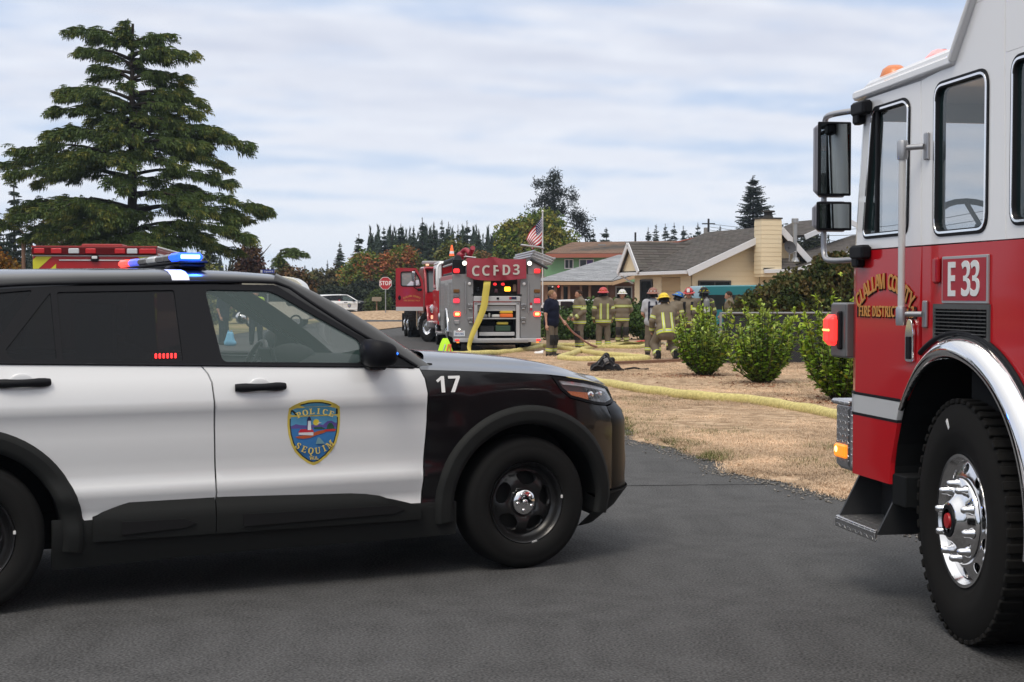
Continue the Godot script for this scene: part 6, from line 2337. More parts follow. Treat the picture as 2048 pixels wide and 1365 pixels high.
func build_houses():
	var cream := mt("cream siding", 0.72, 0.61, 0.42, 0.7)
	var trim: StandardMaterial3D = mats["white trim"]
	var tan := mt("tan boards", 0.46, 0.34, 0.19, 0.75)
	# cream house with the chimney; a runs back along the eave, b across towards the right
	var a := Vector3(-0.35, 0, -0.937)
	var b := Vector3(0.937, 0, -0.35)
	var c := place(6.91, 56.0)
	var h := thing("cream_house", "cream house with dark shingled roof, white fascia and sided chimney", "house", c)
	var o := Vector3.ZERO
	var front := -b
	var gab := -a
	var shingle := Color(0.085, 0.075, 0.068)
	var eave := 2.62
	# walls set in under the roof
	var w0 := b * 0.45 + a * 0.5
	wall(h, w0, a, 5.2, 2.6, cream, front)
	boards(h, w0, a, 5.2, 0.1, 2.6, 0.19, cream, front, "siding_board", [[0.9, 2.6, 0.0, 2.4], [3.4, 4.6, 0.75, 2.25]])
	window_at(h, w0 + a * 4.0 + Vector3.UP * 1.5 + front * 0.03, a, front, 1.1, 1.5, mt("dark frame", 0.05, 0.05, 0.05, 0.5), 0)
	var gd := Node3D.new()
	gd.name = "garage_door"
	h.add_child(gd, true)
	for k in 4:
		obj("door_panel", boxed(w0 + a * 1.75 + Vector3.UP * (0.32 + k * 0.58) + front * 0.01, Vector3(1.66, 0.56, 0.05), 0.012, Basis(a, Vector3.UP, a.cross(Vector3.UP))), tan, gd)
	# gable wall towards the viewer
	var g0 := b * 0.45 + a * 0.5
	wall(h, g0, b, 5.4, 2.6, cream, gab)
	boards(h, g0, b, 5.4, 0.1, 2.6, 0.19, cream, gab, "siding_board", [[0.25, 1.75, 0.6, 2.2]])
	window_at(h, g0 + b * 1.0 + Vector3.UP * 1.42 + gab * 0.03, b, gab, 1.4, 1.5, mats["dark frame"], 1)
	var apex := 3.95
	for k in 9:
		var y := 2.6 + k * 0.19
		var f := (y - 2.6) / (apex - 2.6 + 0.2)
		var l := 5.4 * (1.0 - f) - 0.1
		if l > 0.3:
			boards(h, g0 + b * (3.75 * f + 0.05), b, l, y, y + 0.19, 0.19, cream, gab)
	var gm := MB.new()
	gm.tri(g0 + Vector3.UP * 2.6, g0 + b * 5.4 + Vector3.UP * 2.6, g0 + b * 3.7 + Vector3.UP * 4.1)
	obj("gable", gm, cream, h)
	roof_plane(h, "roof", o + Vector3.UP * eave, a * 6.3 + Vector3.UP * eave, a * 6.3 + b * 4.2 + Vector3.UP * 4.42, b * 4.2 + Vector3.UP * 4.42, shingle, 0.16, 5)
	roof_plane(h, "roof", b * 6.1 + Vector3.UP * eave, b * 6.1 + a * 6.3 + Vector3.UP * eave, a * 6.3 + b * 4.2 + Vector3.UP * 4.42, b * 4.2 + Vector3.UP * 4.42, shingle, 0.16, 6)
	beam(h, "fascia", gab * 0.03 + Vector3.UP * (eave - 0.14), gab * 0.03 + b * 4.2 + Vector3.UP * 4.28, 0.05, 0.26, trim)
	beam(h, "fascia", gab * 0.03 + b * 6.1 + Vector3.UP * (eave - 0.14), gab * 0.03 + b * 4.2 + Vector3.UP * 4.28, 0.05, 0.26, trim)
	beam(h, "gutter", front * 0.06 + Vector3.UP * (eave - 0.10), front * 0.06 + a * 6.3 + Vector3.UP * (eave - 0.10), 0.12, 0.14, trim)
	beam(h, "downpipe", front * 0.0 + a * 6.2 + Vector3.UP * (eave - 0.18), b * 0.40 + a * 5.8 + Vector3.UP * (eave - 0.5), 0.07, 0.07, trim)
	# small cross gable over the far end of the eave
	var d0 := a * 4.15 - b * 0.12 + Vector3.UP * (eave + 0.05)
	var d1 := a * 6.25 - b * 0.12 + Vector3.UP * (eave + 0.05)
	var dm := a * 5.2 - b * 0.12 + Vector3.UP * (eave + 1.28)
	var back := b * 3.4
	roof_plane(h, "gable_roof", d0, d0 + back, dm + back, dm, shingle, 0.16, 7)
	roof_plane(h, "gable_roof", d1, d1 + back, dm + back, dm, shingle, 0.16, 8)
	beam(h, "fascia", d0 - b * 0.04 - Vector3.UP * 0.10, dm - b * 0.04 - Vector3.UP * 0.10, 0.05, 0.20, trim)
	beam(h, "fascia", d1 - b * 0.04 - Vector3.UP * 0.10, dm - b * 0.04 - Vector3.UP * 0.10, 0.05, 0.20, trim)
	var dg := MB.new()
	dg.tri(d0 + b * 0.14 - Vector3.UP * 0.08, d1 + b * 0.14 - Vector3.UP * 0.08, dm + b * 0.14 - Vector3.UP * 0.1)
	obj("gable", dg, cream, h)
	# lower wing on the right with its own rake
	var wc := b * 4.7 - a * 0.55
	var weave := 2.72
	var ww := wc + b * 0.35 + a * 0.3
	wall(h, ww, b, 8.0, 2.6, cream, gab)
	boards(h, ww, b, 5.0, 0.1, 2.7, 0.19, cream, gab)
	roof_plane(h, "wing_roof", wc - b * 1.9 * 0.0 + Vector3.UP * weave, wc + a * 4.0 + Vector3.UP * weave, wc + a * 4.0 + b * 5.2 + Vector3.UP * 4.25, wc + b * 5.2 + Vector3.UP * 4.25, shingle, 0.16, 9)
	beam(h, "fascia", wc + gab * 0.03 + Vector3.UP * (weave - 0.12), wc + gab * 0.03 + b * 5.2 + Vector3.UP * 4.12, 0.05, 0.24, trim)
	beam(h, "gutter", wc - b * 0.06 + Vector3.UP * (weave - 0.10), wc - b * 0.06 + a * 1.4 + Vector3.UP * (weave - 0.10), 0.12, 0.14, trim)
	roof_plane(h, "wing_eave", wc - b * 1.6 + gab * 0.0 + Vector3.UP * (weave - 0.05), wc + Vector3.UP * weave, wc + a * 0.75 + Vector3.UP * (weave + 0.4), wc - b * 1.6 + a * 0.75 + Vector3.UP * (weave + 0.35), shingle, 0.16, 10)
	beam(h, "gutter", wc - b * 1.6 + gab * 0.06 + Vector3.UP * (weave - 0.16), wc + gab * 0.06 + Vector3.UP * (weave - 0.12), 0.12, 0.15, trim)
	# far rear gable peak
	var rp := wc + b * 4.3 + a * 3.2
	beam(h, "fascia", rp + b * -2.0 + Vector3.UP * 4.1, rp + Vector3.UP * 4.9, 0.05, 0.22, trim)
	beam(h, "fascia", rp + b * 2.2 + Vector3.UP * 4.0, rp + Vector3.UP * 4.9, 0.05, 0.22, trim)
	roof_plane(h, "rear_roof", rp + b * -2.0 + Vector3.UP * 4.2, rp + a * 4.0 + b * -2.0 + Vector3.UP * 4.2, rp + a * 4.0 + Vector3.UP * 5.0, rp + Vector3.UP * 5.0, shingle, 0.16, 12)
	# chimney cased in boards, cap on top
	var ch := Node3D.new()
	ch.name = "chimney"
	h.add_child(ch, true)
	ch.transform = Transform3D(Basis(Vector3.UP, 0.30), place(10.25, 57.0) - c)
	obj("chimney_core", boxed(Vector3(0, 3.5, 0), Vector3(0.88, 2.3, 0.60)), cream, ch)
	for k in 12:
		obj("siding_board", boxed(Vector3(0.0, 2.55 + k * 0.175, 0.305), Vector3(0.90, 0.185, 0.02), 0.004, Basis(Vector3(1, 0, 0), -0.06)), cream, ch)
		obj("siding_board", boxed(Vector3(-0.445, 2.55 + k * 0.175, 0.0), Vector3(0.02, 0.185, 0.62), 0.004, Basis(Vector3(0, 0, 1), -0.06)), cream, ch)
	obj("chimney_cap", boxed(Vector3(0, 4.68, 0), Vector3(0.96, 0.06, 0.68), 0.01), dull("dark metal cap", 0.05, 0.048, 0.045, 0.6), ch)
	var pot := MB.new()
	pot.lathe([Vector2(0.22, 4.70), Vector2(0.16, 4.85), Vector2(0.17, 4.92), Vector2(0.27, 4.93), Vector2(0.27, 4.99), Vector2(0, 5.01)], Transform3D.IDENTITY, 16)
	obj("chimney_pot", pot, mats["dark metal cap"], ch)
	# steel flue and satellite dish on the wing
	var fl := thing("metal_flue", "galvanised steel flue pipe standing on the wing roof", "flue", place(11.25, 56.6, 3.05))
	var fm := MB.new()
	fm.lathe([Vector2(0.085, 0.0), Vector2(0.085, 1.42)], Transform3D.IDENTITY, 16)
	obj("pipe", fm, mats["galvanised"], fl)
	var fc := MB.new()
	fc.lathe([Vector2(0.12, 1.42), Vector2(0.14, 1.44), Vector2(0.14, 1.60), Vector2(0.12, 1.62), Vector2(0, 1.62)], Transform3D.IDENTITY, 16)
	obj("cowl", fc, mats["galvanised"], fl)
	var fb := MB.new()
	fb.lathe([Vector2(0.18, -0.10), Vector2(0.10, 0.06), Vector2(0.085, 0.06)], Transform3D.IDENTITY, 16)
	obj("flashing", fb, mats["galvanised"], fl)
	var sd := thing("satellite_dish", "dark satellite dish on the roof beside the chimney", "satellite dish", place(10.95, 56.3, 3.30))
	var dish := MB.new()
	var rows := []
	for j in 6:
		var row := []
		for i in 21:
			var t := TAU * i / 20.0
			var q := j / 5.0
			row.append(Transform3D(Basis(Vector3.UP, 0.5) * Basis(Vector3(1, 0, 0), -0.3), Vector3(0, 0.18, 0)) * Vector3(cos(t) * 0.30 * q, sin(t) * 0.27 * q, 0.09 * q * q))
		rows.append(row)
	dish.grid(rows, Vector3(0, 0, 1))
	obj("dish", dish, dull("dark grey dish", 0.06, 0.06, 0.065, 0.5), sd)
	var arm := MB.new()
	arm.tube([Vector3(0, 0.15, -0.02), Vector3(0.02, -0.1, 0.02), Vector3(0.02, -0.35, 0.0)], 0.025, 8)
	arm.tube([Vector3(0.02, -0.08, 0.0), Vector3(0.18, 0.0, 0.30)], 0.015, 6)
	arm.box(Vector3(0.19, 0.01, 0.32), Vector3(0.08, 0.06, 0.08), 0.02)
	obj("mast", arm, mats["galvanised"], sd)
	# low house with the pale grey roof and brown walls
	var brown := mt("brown boards", 0.16, 0.085, 0.055, 0.8)
	var post: StandardMaterial3D = mats["brown post"]
	var c2 := place(1.6, 72.0)
	var h2 := thing("brown_house", "low brown house with a pale grey roof behind the hedge", "house", c2)
	roof_plane(h2, "roof", Vector3(-0.5, 2.35, 0), Vector3(3.45, 2.35, 0), Vector3(5.75, 3.86, -6.5), Vector3(4.3, 3.86, -6.5), Color(0.30, 0.31, 0.33), 0.2, 21)
	roof_plane(h2, "roof", Vector3(3.45, 2.33, 0), Vector3(6.0, 3.1, 0.2), Vector3(7.2, 3.86, -6.5), Vector3(5.75, 3.84, -6.5), Color(0.30, 0.31, 0.33), 0.2, 22)
	beam(h2, "fascia", Vector3(-0.5, 2.22, 0.05), Vector3(3.45, 2.22, 0.05), 0.06, 0.16, mt("tan fascia", 0.42, 0.29, 0.18, 0.7))
	beam(h2, "fascia", Vector3(3.45, 2.20, 0.08), Vector3(5.95, 2.95, 0.28), 0.06, 0.18, mats["tan fascia"])
	wall(h2, Vector3(-0.4, 0, -1.2), Vector3.RIGHT, 3.6, 2.3, brown, Vector3.BACK)
	wall(h2, Vector3(3.3, 0, -0.6), Vector3.RIGHT, 3.2, 2.3, brown, Vector3.BACK)
	for k in 10:
		obj("siding_board", boxed(Vector3(4.95, 0.2 + k * 0.22, -0.53), Vector3(3.1, 0.21, 0.03), 0.004), brown, h2)
	for x in [0.15, 0.62, 0.95, 1.30, 1.9, 2.35, 3.2]:
		obj("porch_post", boxed(Vector3(x, 1.15, -0.35), Vector3(0.13, 2.3, 0.13), 0.01), post, h2)
	for q in [[0.38, 0.42], [1.12, 0.36]]:
		window_at(h2, Vector3(q[0], 1.25, -1.15), Vector3.RIGHT, Vector3.BACK, q[1], 1.7, mt("grey frame", 0.25, 0.25, 0.25, 0.6), 0)
	obj("door", boxed(Vector3(2.12, 1.05, -1.12), Vector3(0.55, 2.1, 0.06), 0.01), mt("dark brown door", 0.045, 0.025, 0.016, 0.6), h2)
	obj("door", boxed(Vector3(2.78, 1.05, -1.12), Vector3(0.55, 2.1, 0.06), 0.01), mats["dark brown door"], h2)
	window_at(h2, Vector3(4.1, 1.5, -0.5), Vector3.RIGHT, Vector3.BACK, 0.8, 1.1, mats["grey frame"], 1)
	for q in [[4.9, -3.6], [5.6, -4.6]]:
		obj("roof_vent", boxed(Vector3(q[0], 3.28 - (q[1] + 3.6) * 0.23, q[1]), Vector3(0.45, 0.14, 0.3), 0.02), mats["grey vent"], h2)
	obj("roof_vent", boxed(Vector3(6.3, 3.62, -5.2), Vector3(0.7, 0.12, 0.3), 0.02), mats["grey vent"], h2)
	for q in [[0.75, 2.06, "red led"], [0.45, 2.05, "white plastic"]]:
		var lp := MB.new()
		lp.ball(Vector3(q[0], q[1], 0.02), Vector3(0.045, 0.045, 0.045), 8, 6)
		obj("porch_lamp", lp, mats["red led"] if q[2] == "red led" else mats["white plastic"], h2)
	# green house of two storeys
	var gr := mt("green siding", 0.17, 0.34, 0.18, 0.7)
	var rust := mt("rust trim", 0.30, 0.10, 0.065, 0.7)
	var c3 := place(2.6, 108.0)
	var h3 := thing("green_house", "two storey green house with a rusty brown roof and white windows", "house", c3)
	wall(h3, Vector3(0.0, 0, 0), Vector3.RIGHT, 9.6, 4.75, gr, Vector3.BACK)
	boards(h3, Vector3(0.0, 0, 0), Vector3.RIGHT, 9.6, 0.4, 4.7, 0.26, gr, Vector3.BACK)
	wall(h3, Vector3(0.0, 0, 0), Vector3.FORWARD, 8.0, 4.75, gr, Vector3.LEFT)
	roof_plane(h3, "roof", Vector3(-0.1, 4.80, 0.7), Vector3(10.2, 4.84, 0.7), Vector3(10.4, 5.95, -4.6), Vector3(2.2, 5.85, -4.6), Color(0.20, 0.125, 0.085), 0.24, 31)
	beam(h3, "fascia", Vector3(-0.1, 4.62, 0.74), Vector3(10.2, 4.66, 0.74), 0.08, 0.30, rust)
	beam(h3, "fascia", Vector3(10.0, 5.7, -3.4), Vector3(11.8, 6.1, -3.4), 0.08, 0.22, rust)
	beam(h3, "fascia", Vector3(13.6, 5.6, -3.4), Vector3(11.8, 6.1, -3.4), 0.08, 0.22, rust)
	roof_plane(h3, "gable_roof", Vector3(9.6, 5.55, -3.3), Vector3(9.6, 5.55, -8.0), Vector3(11.8, 6.15, -8.0), Vector3(11.8, 6.15, -3.3), Color(0.22, 0.11, 0.08), 0.24, 33)
	roof_plane(h3, "gable_roof", Vector3(13.8, 5.55, -3.3), Vector3(13.8, 5.55, -8.0), Vector3(11.8, 6.15, -8.0), Vector3(11.8, 6.15, -3.3), Color(0.22, 0.11, 0.08), 0.24, 34)
	var curtain := mt("purple curtain", 0.10, 0.07, 0.22, 0.8)
	for q in [[1.72, 0.62], [3.05, 1.05], [5.4, 1.15]]:
		window_at(h3, Vector3(q[0], 4.02, 0.07), Vector3.RIGHT, Vector3.BACK, q[1], 0.68, mats["white trim"], 1, curtain if q[0] > 3.0 and q[0] < 4.0 else null)
	beam(h3, "downpipe", Vector3(2.32, 4.5, 0.10), Vector3(2.32, 0.4, 0.10), 0.07, 0.07, mt("dark pipe", 0.05, 0.03, 0.03, 0.6))
	roof_plane(h3, "porch_roof", Vector3(-0.4, 2.55, 1.6), Vector3(3.0, 2.55, 1.6), Vector3(3.0, 3.05, 0.05), Vector3(-0.4, 3.05, 0.05), Color(0.20, 0.125, 0.085), 0.24, 35)
	for q in [[4.4, 5.55, -2.9], [8.6, 5.65, -3.0], [6.6, 5.8, -4.0]]:
		obj("roof_vent", boxed(Vector3(q[0], q[1], q[2]), Vector3(0.6, 0.12, 0.4), 0.02), mats["grey vent"], h3)
# ---------------------------------------------------------------- street things
func octagon(r: float) -> PackedVector2Array:
	var p := PackedVector2Array()
	for k in 8:
		p.append(Vector2(cos(TAU * (k + 0.5) / 8), sin(TAU * (k + 0.5) / 8)) * r)
	return p
func plain_car(called: String, label: String, category: String, at: Vector3, turn: float, outline: Array, width: float, panes: Array, wheels: Array, mat: Material, glassy: Material) -> Node3D:
	# a car from its side outline with let-in panes, round edges, wheels
	var t := thing(called, label, category, at, turn)
	var body := MB.new()
	body.prism(soften(pl(outline), 0.16, 3), -width * 0.5, width * 0.5, Transform3D.IDENTITY, 0.6, 0.05)
	obj("body", body, mat, t)
	for p in panes:
		for s in [-1.0, 1.0]:
			var m := MB.new()
			m.prism(soften(pl(p), 0.05, 3), s * (width * 0.5 - 0.01), s * (width * 0.5 + 0.006), Transform3D.IDENTITY, 0.6, 0.004)
			obj("side_window", m, glassy, t)
	for w in wheels:
		for s in [-1.0, 1.0]:
			var tr := Transform3D(Basis(Vector3(1, 0, 0), s * PI * 0.5), Vector3(w, 0.34, s * (width * 0.5 - 0.10)))
			var ty := MB.new()
			ty.lathe([Vector2(0.0, 0.04), Vector2(0.2, 0.06), Vector2(0.23, 0.105), Vector2(0.30, 0.11), Vector2(0.34, 0.08), Vector2(0.34, -0.1)], tr, 24)
			var wn := obj("wheel", ty, mats["tyre rubber"], t)
			var rim := MB.new()
			rim.lathe([Vector2(0, 0.085), Vector2(0.1, 0.09), Vector2(0.2, 0.075), Vector2(0.22, 0.10)], tr, 20)
			obj("rim", rim, mats["galvanised"], wn)
	return t
func utility_pole(label: String, at: Vector3, h: float, r: float, colour: Material, arm: bool):
	var t := thing("utility_pole", label, "utility pole", at)
	obj("pole", tubed([Vector3.ZERO, Vector3(0, h, 0)], [r, r * 0.75], 10), colour, t)
	if arm:
		obj("crossarm", boxed(Vector3(0, h - 0.5, 0), Vector3(1.3, 0.12, 0.12), 0.01), colour, t)
		var tf := MB.new()
		tf.lathe([Vector2(0, 0), Vector2(0.2, 0.02), Vector2(0.2, 0.7), Vector2(0, 0.74)], Transform3D(Basis.IDENTITY, Vector3(-0.28, h - 1.6, 0)), 14)
		obj("transformer", tf, mats["grey vent"], t)
func build_far_things():
	var steel: StandardMaterial3D = mats["galvanised"]
	var red := mt("sign red", 0.42, 0.02, 0.025, 0.5)
	var whitep: StandardMaterial3D = mats["white plastic"]
	# stop sign
	var at := place(-8.72, 98.0, 0.35)
	var s := thing("stop_sign", "red octagonal stop sign on a steel post left of the open red door", "stop sign", at)
	obj("post", boxed(Vector3(0, 0.85, -0.03), Vector3(0.07, 2.1, 0.05), 0.008), steel, s)
	var pm := MB.new()
	pm.prism(octagon(0.46), -0.004, 0.004)
	obj("sign_edge", pm, whitep, s).position = Vector3(0, 2.12, 0)
	var pf := MB.new()
	pf.prism(octagon(0.43), 0.005, 0.009)
	var face := obj("sign_face", pf, red, s)
	face.position = Vector3(0, 2.12, 0)
	lettering("STOP", 0.30, whitep, face, Transform3D(Basis.IDENTITY, Vector3(0, 0, 0.012)), "lettering", false, 0.80)
	var s2 := thing("stop_sign", "tiny far stop sign with a blue name plate, above the police SUV's bonnet", "stop sign", place(-20.8, 180.0))
	obj("post", boxed(Vector3(0, 1.3, -0.03), Vector3(0.08, 2.6, 0.05)), steel, s2)
	var m2 := MB.new()
	m2.prism(octagon(0.46), -0.004, 0.006)
	obj("sign_face", m2, red, s2).position = Vector3(0.05, 1.95, 0)
	obj("name_plate", boxed(Vector3(0, 2.75, 0), Vector3(1.0, 0.24, 0.02)), mt("sign blue", 0.01, 0.12, 0.35, 0.5), s2)
	# blue street name sign with a white end
	var n := thing("street_sign", "blue street name sign with a white left end, over the police car roof", "street sign", place(-10.32, 60.0))
	obj("post", boxed(Vector3(0, 1.25, -0.03), Vector3(0.06, 2.5, 0.05), 0.006), steel, n)
	obj("plate", boxed(Vector3(0, 2.62, 0), Vector3(0.58, 0.145, 0.02), 0.004), mt("sign deep blue", 0.012, 0.035, 0.30, 0.5), n)
	obj("plate_end", boxed(Vector3(-0.245, 2.62, 0.012), Vector3(0.085, 0.12, 0.006)), whitep, n)
	lettering("E Spruce St", 0.068, whitep, n, Transform3D(Basis.IDENTITY, Vector3(0.05, 2.62, 0.0115)), "lettering", false, 0.8)
	# yellow diamond
	var d := thing("warning_sign", "small yellow diamond warning sign over the distant police SUV", "road sign", place(-22.8, 180.0))
	obj("post", boxed(Vector3(0, 1.2, -0.03), Vector3(0.08, 2.4, 0.05)), steel, d)
	obj("plate", boxed(Vector3(0, 2.42, 0), Vector3(0.62, 0.62, 0.02), 0.0, Basis(Vector3(0, 0, 1), PI / 4)), mt("sign yellow", 0.75, 0.33, 0.01, 0.5), d)
	# mail boxes and the pale box by the bush
	for q in [[-13.6, 124.0, "white mailbox left of the other, right of the police SUV", 0.30], [-12.9, 124.0, "white mailbox on a post nearer the stop sign", 0.26], [-9.9, 104.0, "weathered wooden box above the rounded shrub", 0.34]]:
		var b := thing("mailbox", q[2], "mailbox", place(q[0], q[1], 0.2))
		obj("post", boxed(Vector3(0, 0.5, 0), Vector3(0.09, 1.0, 0.09)), mats["brown post"], b)
		var bx := MB.new()
		bx.prism(soften(pl([-q[3], 0, q[3], 0, q[3], 0.32, -q[3], 0.32]), 0.1), -0.25, 0.25, Transform3D(Basis.IDENTITY, Vector3(0, 1.0, 0)), 0.6, 0.01)
		obj("box", bx, whitep if q[0] != -9.9 else mt("weathered wood", 0.25, 0.21, 0.16, 0.8), b)
	# poles and wires
	utility_pole("brown wooden pole at the left edge before the autumn trees", place(-20.6, 60.0), 3.85, 0.10, mt("pole wood", 0.26, 0.15, 0.10, 0.85), false)
	utility_pole("dark utility pole between the spruces behind the house roof", place(19.6, 142.0), 9.3, 0.14, mats["dark pole"], true)
	utility_pole("short dark pole top above the rusty brown roof", place(13.0, 150.0), 8.3, 0.14, mats["dark pole"], false)
	for k in 3:
		var pts := []
		for i in 13:
			var t := i / 12.0
			pts.append(place(lerpf(19.6, 30.0, t), lerpf(142.0, 46.0, t), lerpf(8.8 - k * 0.3, 8.0 - k * 0.55, t) - 2.2 * sin(t * PI)))
		tag(obj("overhead_wire", tubed(pts, 0.02, 5), mats["dark pole"]), ["topmost sagging overhead wire behind the mirrors", "middle sagging overhead wire behind the mirrors", "lowest sagging overhead wire behind the mirrors"][k], "wire", "overhead wires")
	# vehicles
	var dark_glass: StandardMaterial3D = mats["window pane"]
	plain_car("teal_van", "teal camper van parked behind the firefighters with dark side windows", "van", place(7.75, 49.0), 0.12,
		[-1.55, 0.35, -1.55, 1.2, -1.50, 1.93, 1.0, 1.96, 2.2, 1.86, 3.2, 1.5, 3.4, 0.9, 3.4, 0.35], 1.8,
		[[-0.50, 1.12, -0.50, 1.62, 0.55, 1.62, 0.55, 1.12], [0.7, 1.12, 0.7, 1.62, 1.6, 1.60, 1.75, 1.12], [-1.40, 1.12, -1.38, 1.62, -0.66, 1.62, -0.66, 1.12]], [-0.8, 2.5], paint("teal paint", 0.012, 0.16, 0.19), dark_glass)
	plain_car("white_car", "white car parked between the two men beside the engine", "car", place(2.35, 53.0), -0.9,
		[-2.0, 0.3, -2.05, 0.9, -1.3, 1.0, -0.7, 1.42, 0.9, 1.46, 1.7, 1.02, 2.1, 0.95, 2.1, 0.3], 1.75,
		[[-1.1, 1.0, -0.62, 1.36, 0.1, 1.38, 0.1, 1.0], [0.2, 1.0, 0.2, 1.38, 0.85, 1.38, 1.4, 1.02]], [-1.3, 1.35], paint("car white", 0.7, 0.72, 0.75), dark_glass)
	plain_car("dark_pickup", "dark pickup seen through the police car's side window", "pickup", place(-15.6, 82.0), 0.1,
		[-2.3, 0.4, -2.3, 1.0, -0.6, 1.0, -0.4, 1.65, 0.7, 1.65, 1.2, 1.05, 2.3, 0.95, 2.3, 0.4], 1.8, [[-0.3, 1.05, -0.2, 1.55, 0.6, 1.55, 0.95, 1.05]], [-1.5, 1.5], mats["dark van paint"], dark_glass)
	plain_car("black_car", "black car roof above the bonnet of the distant police SUV", "car", place(-13.2, 124.0, 0.35), 0.0,
		[-2.0, 0.3, -2.05, 0.9, -1.3, 1.0, -0.7, 1.48, 0.9, 1.5, 1.7, 1.02, 2.1, 0.95, 2.1, 0.3], 1.75, [[-1.0, 1.0, -0.6, 1.4, 0.8, 1.42, 1.3, 1.02]], [-1.3, 1.35], mats["dark van paint"], dark_glass)
	plain_car("cream_camper", "cream camper roof below the blue street sign", "camper", place(-12.0, 72.0), 0.0,
		[-1.5, 0.4, -1.5, 2.3, -1.0, 2.52, 0.6, 2.58, 1.15, 2.45, 1.5, 2.2, 1.9, 1.2, 1.9, 0.4], 2.0, [[-1.2, 1.3, -1.2, 1.9, 0.9, 1.9, 0.9, 1.3]], [-1.0, 1.2], paint("cream paint", 0.62, 0.60, 0.52), dark_glass)
	# chain link fence with dark screening behind the laurels
	var f := thing("chain_link_fence", "grey chain link fence with dark screening behind the laurel bushes", "fence", place(5.0, 32.6))
	obj("top_rail", tubed([Vector3(-0.3, 1.19, 0.6), Vector3(8.4, 1.19, -0.9)], 0.024, 8), mt("weathered rail", 0.22, 0.22, 0.23, 0.6), f)
	for k in 4:
		obj("post", tubed([Vector3(-0.3 + k * 2.9, 0, 0.6 - k * 0.5), Vector3(-0.3 + k * 2.9, 1.21, 0.6 - k * 0.5)], 0.03, 8), steel, f)
	var wires := MB.new()
	for k in 150:
		for sgn in [-1.0, 1.0]:
			var x := -0.3 + k * 0.058
			var x2: float = clampf(x + sgn * 1.2, -0.3, 8.4)
			var y2: float = 0.06 + absf(x2 - x)
			wires.rod(Vector3(x, 0.06, 0.6 - (x + 0.3) * 0.1724), Vector3(x2, minf(y2, 1.19), 0.6 - (x2 + 0.3) * 0.1724), 0.003, 3)
	var wn := obj("mesh", wires, dull("weathered wire", 0.10, 0.10, 0.105, 0.6), f)
	wn.set_meta("kind", "stuff")
	obj("screening", boxed(Vector3(4.05, 0.60, -0.17), Vector3(8.7, 1.06, 0.012), 0.0, Basis(Vector3.UP, atan(0.1724))), dull("dark screening", 0.035, 0.036, 0.04, 0.8), f)
	# timber edging of the bed
	tag(obj("timber_edging", boxed(place(3.0, 32.2, 0.06), Vector3(3.4, 0.12, 0.09), 0.01, Basis(Vector3.UP, 0.68)), mt("old timber", 0.17, 0.085, 0.05, 0.85)), "low brown timber edging beside the kneeling firefighter", "timber edging")
	var bl := thing("dark_hose_coil", "thin black hose scrap on the lawn by the gear bag", "hose", place(2.55, 29.6, 0.03))
	obj("tube", tubed(curve([Vector3(-0.2, 0.02, 0), Vector3(0, 0.05, 0.05), Vector3(0.15, 0.02, 0), Vector3(0.3, 0.03, 0.04)], 14), 0.022, 6), mats["satin black trim"], bl)
	var rs := thing("red_tarp", "crumpled red cloth on the ground before the hedge", "cloth", place(4.35, 46.5, 0.02))
	var rows := []
	for j in 7:
		var row := []
		for i in 13:
			row.append(Vector3(-0.45 + i * 0.075, 0.03 + 0.09 * absf(sin(i * 1.3 + j * 0.9)) * sin(PI * i / 12.0), -0.2 + j * 0.07))
		rows.append(row)
	var cl := MB.new()
	cl.grid(rows, Vector3.UP)
	obj("cloth", cl, mt("red cloth", 0.50, 0.02, 0.03, 0.8), rs)
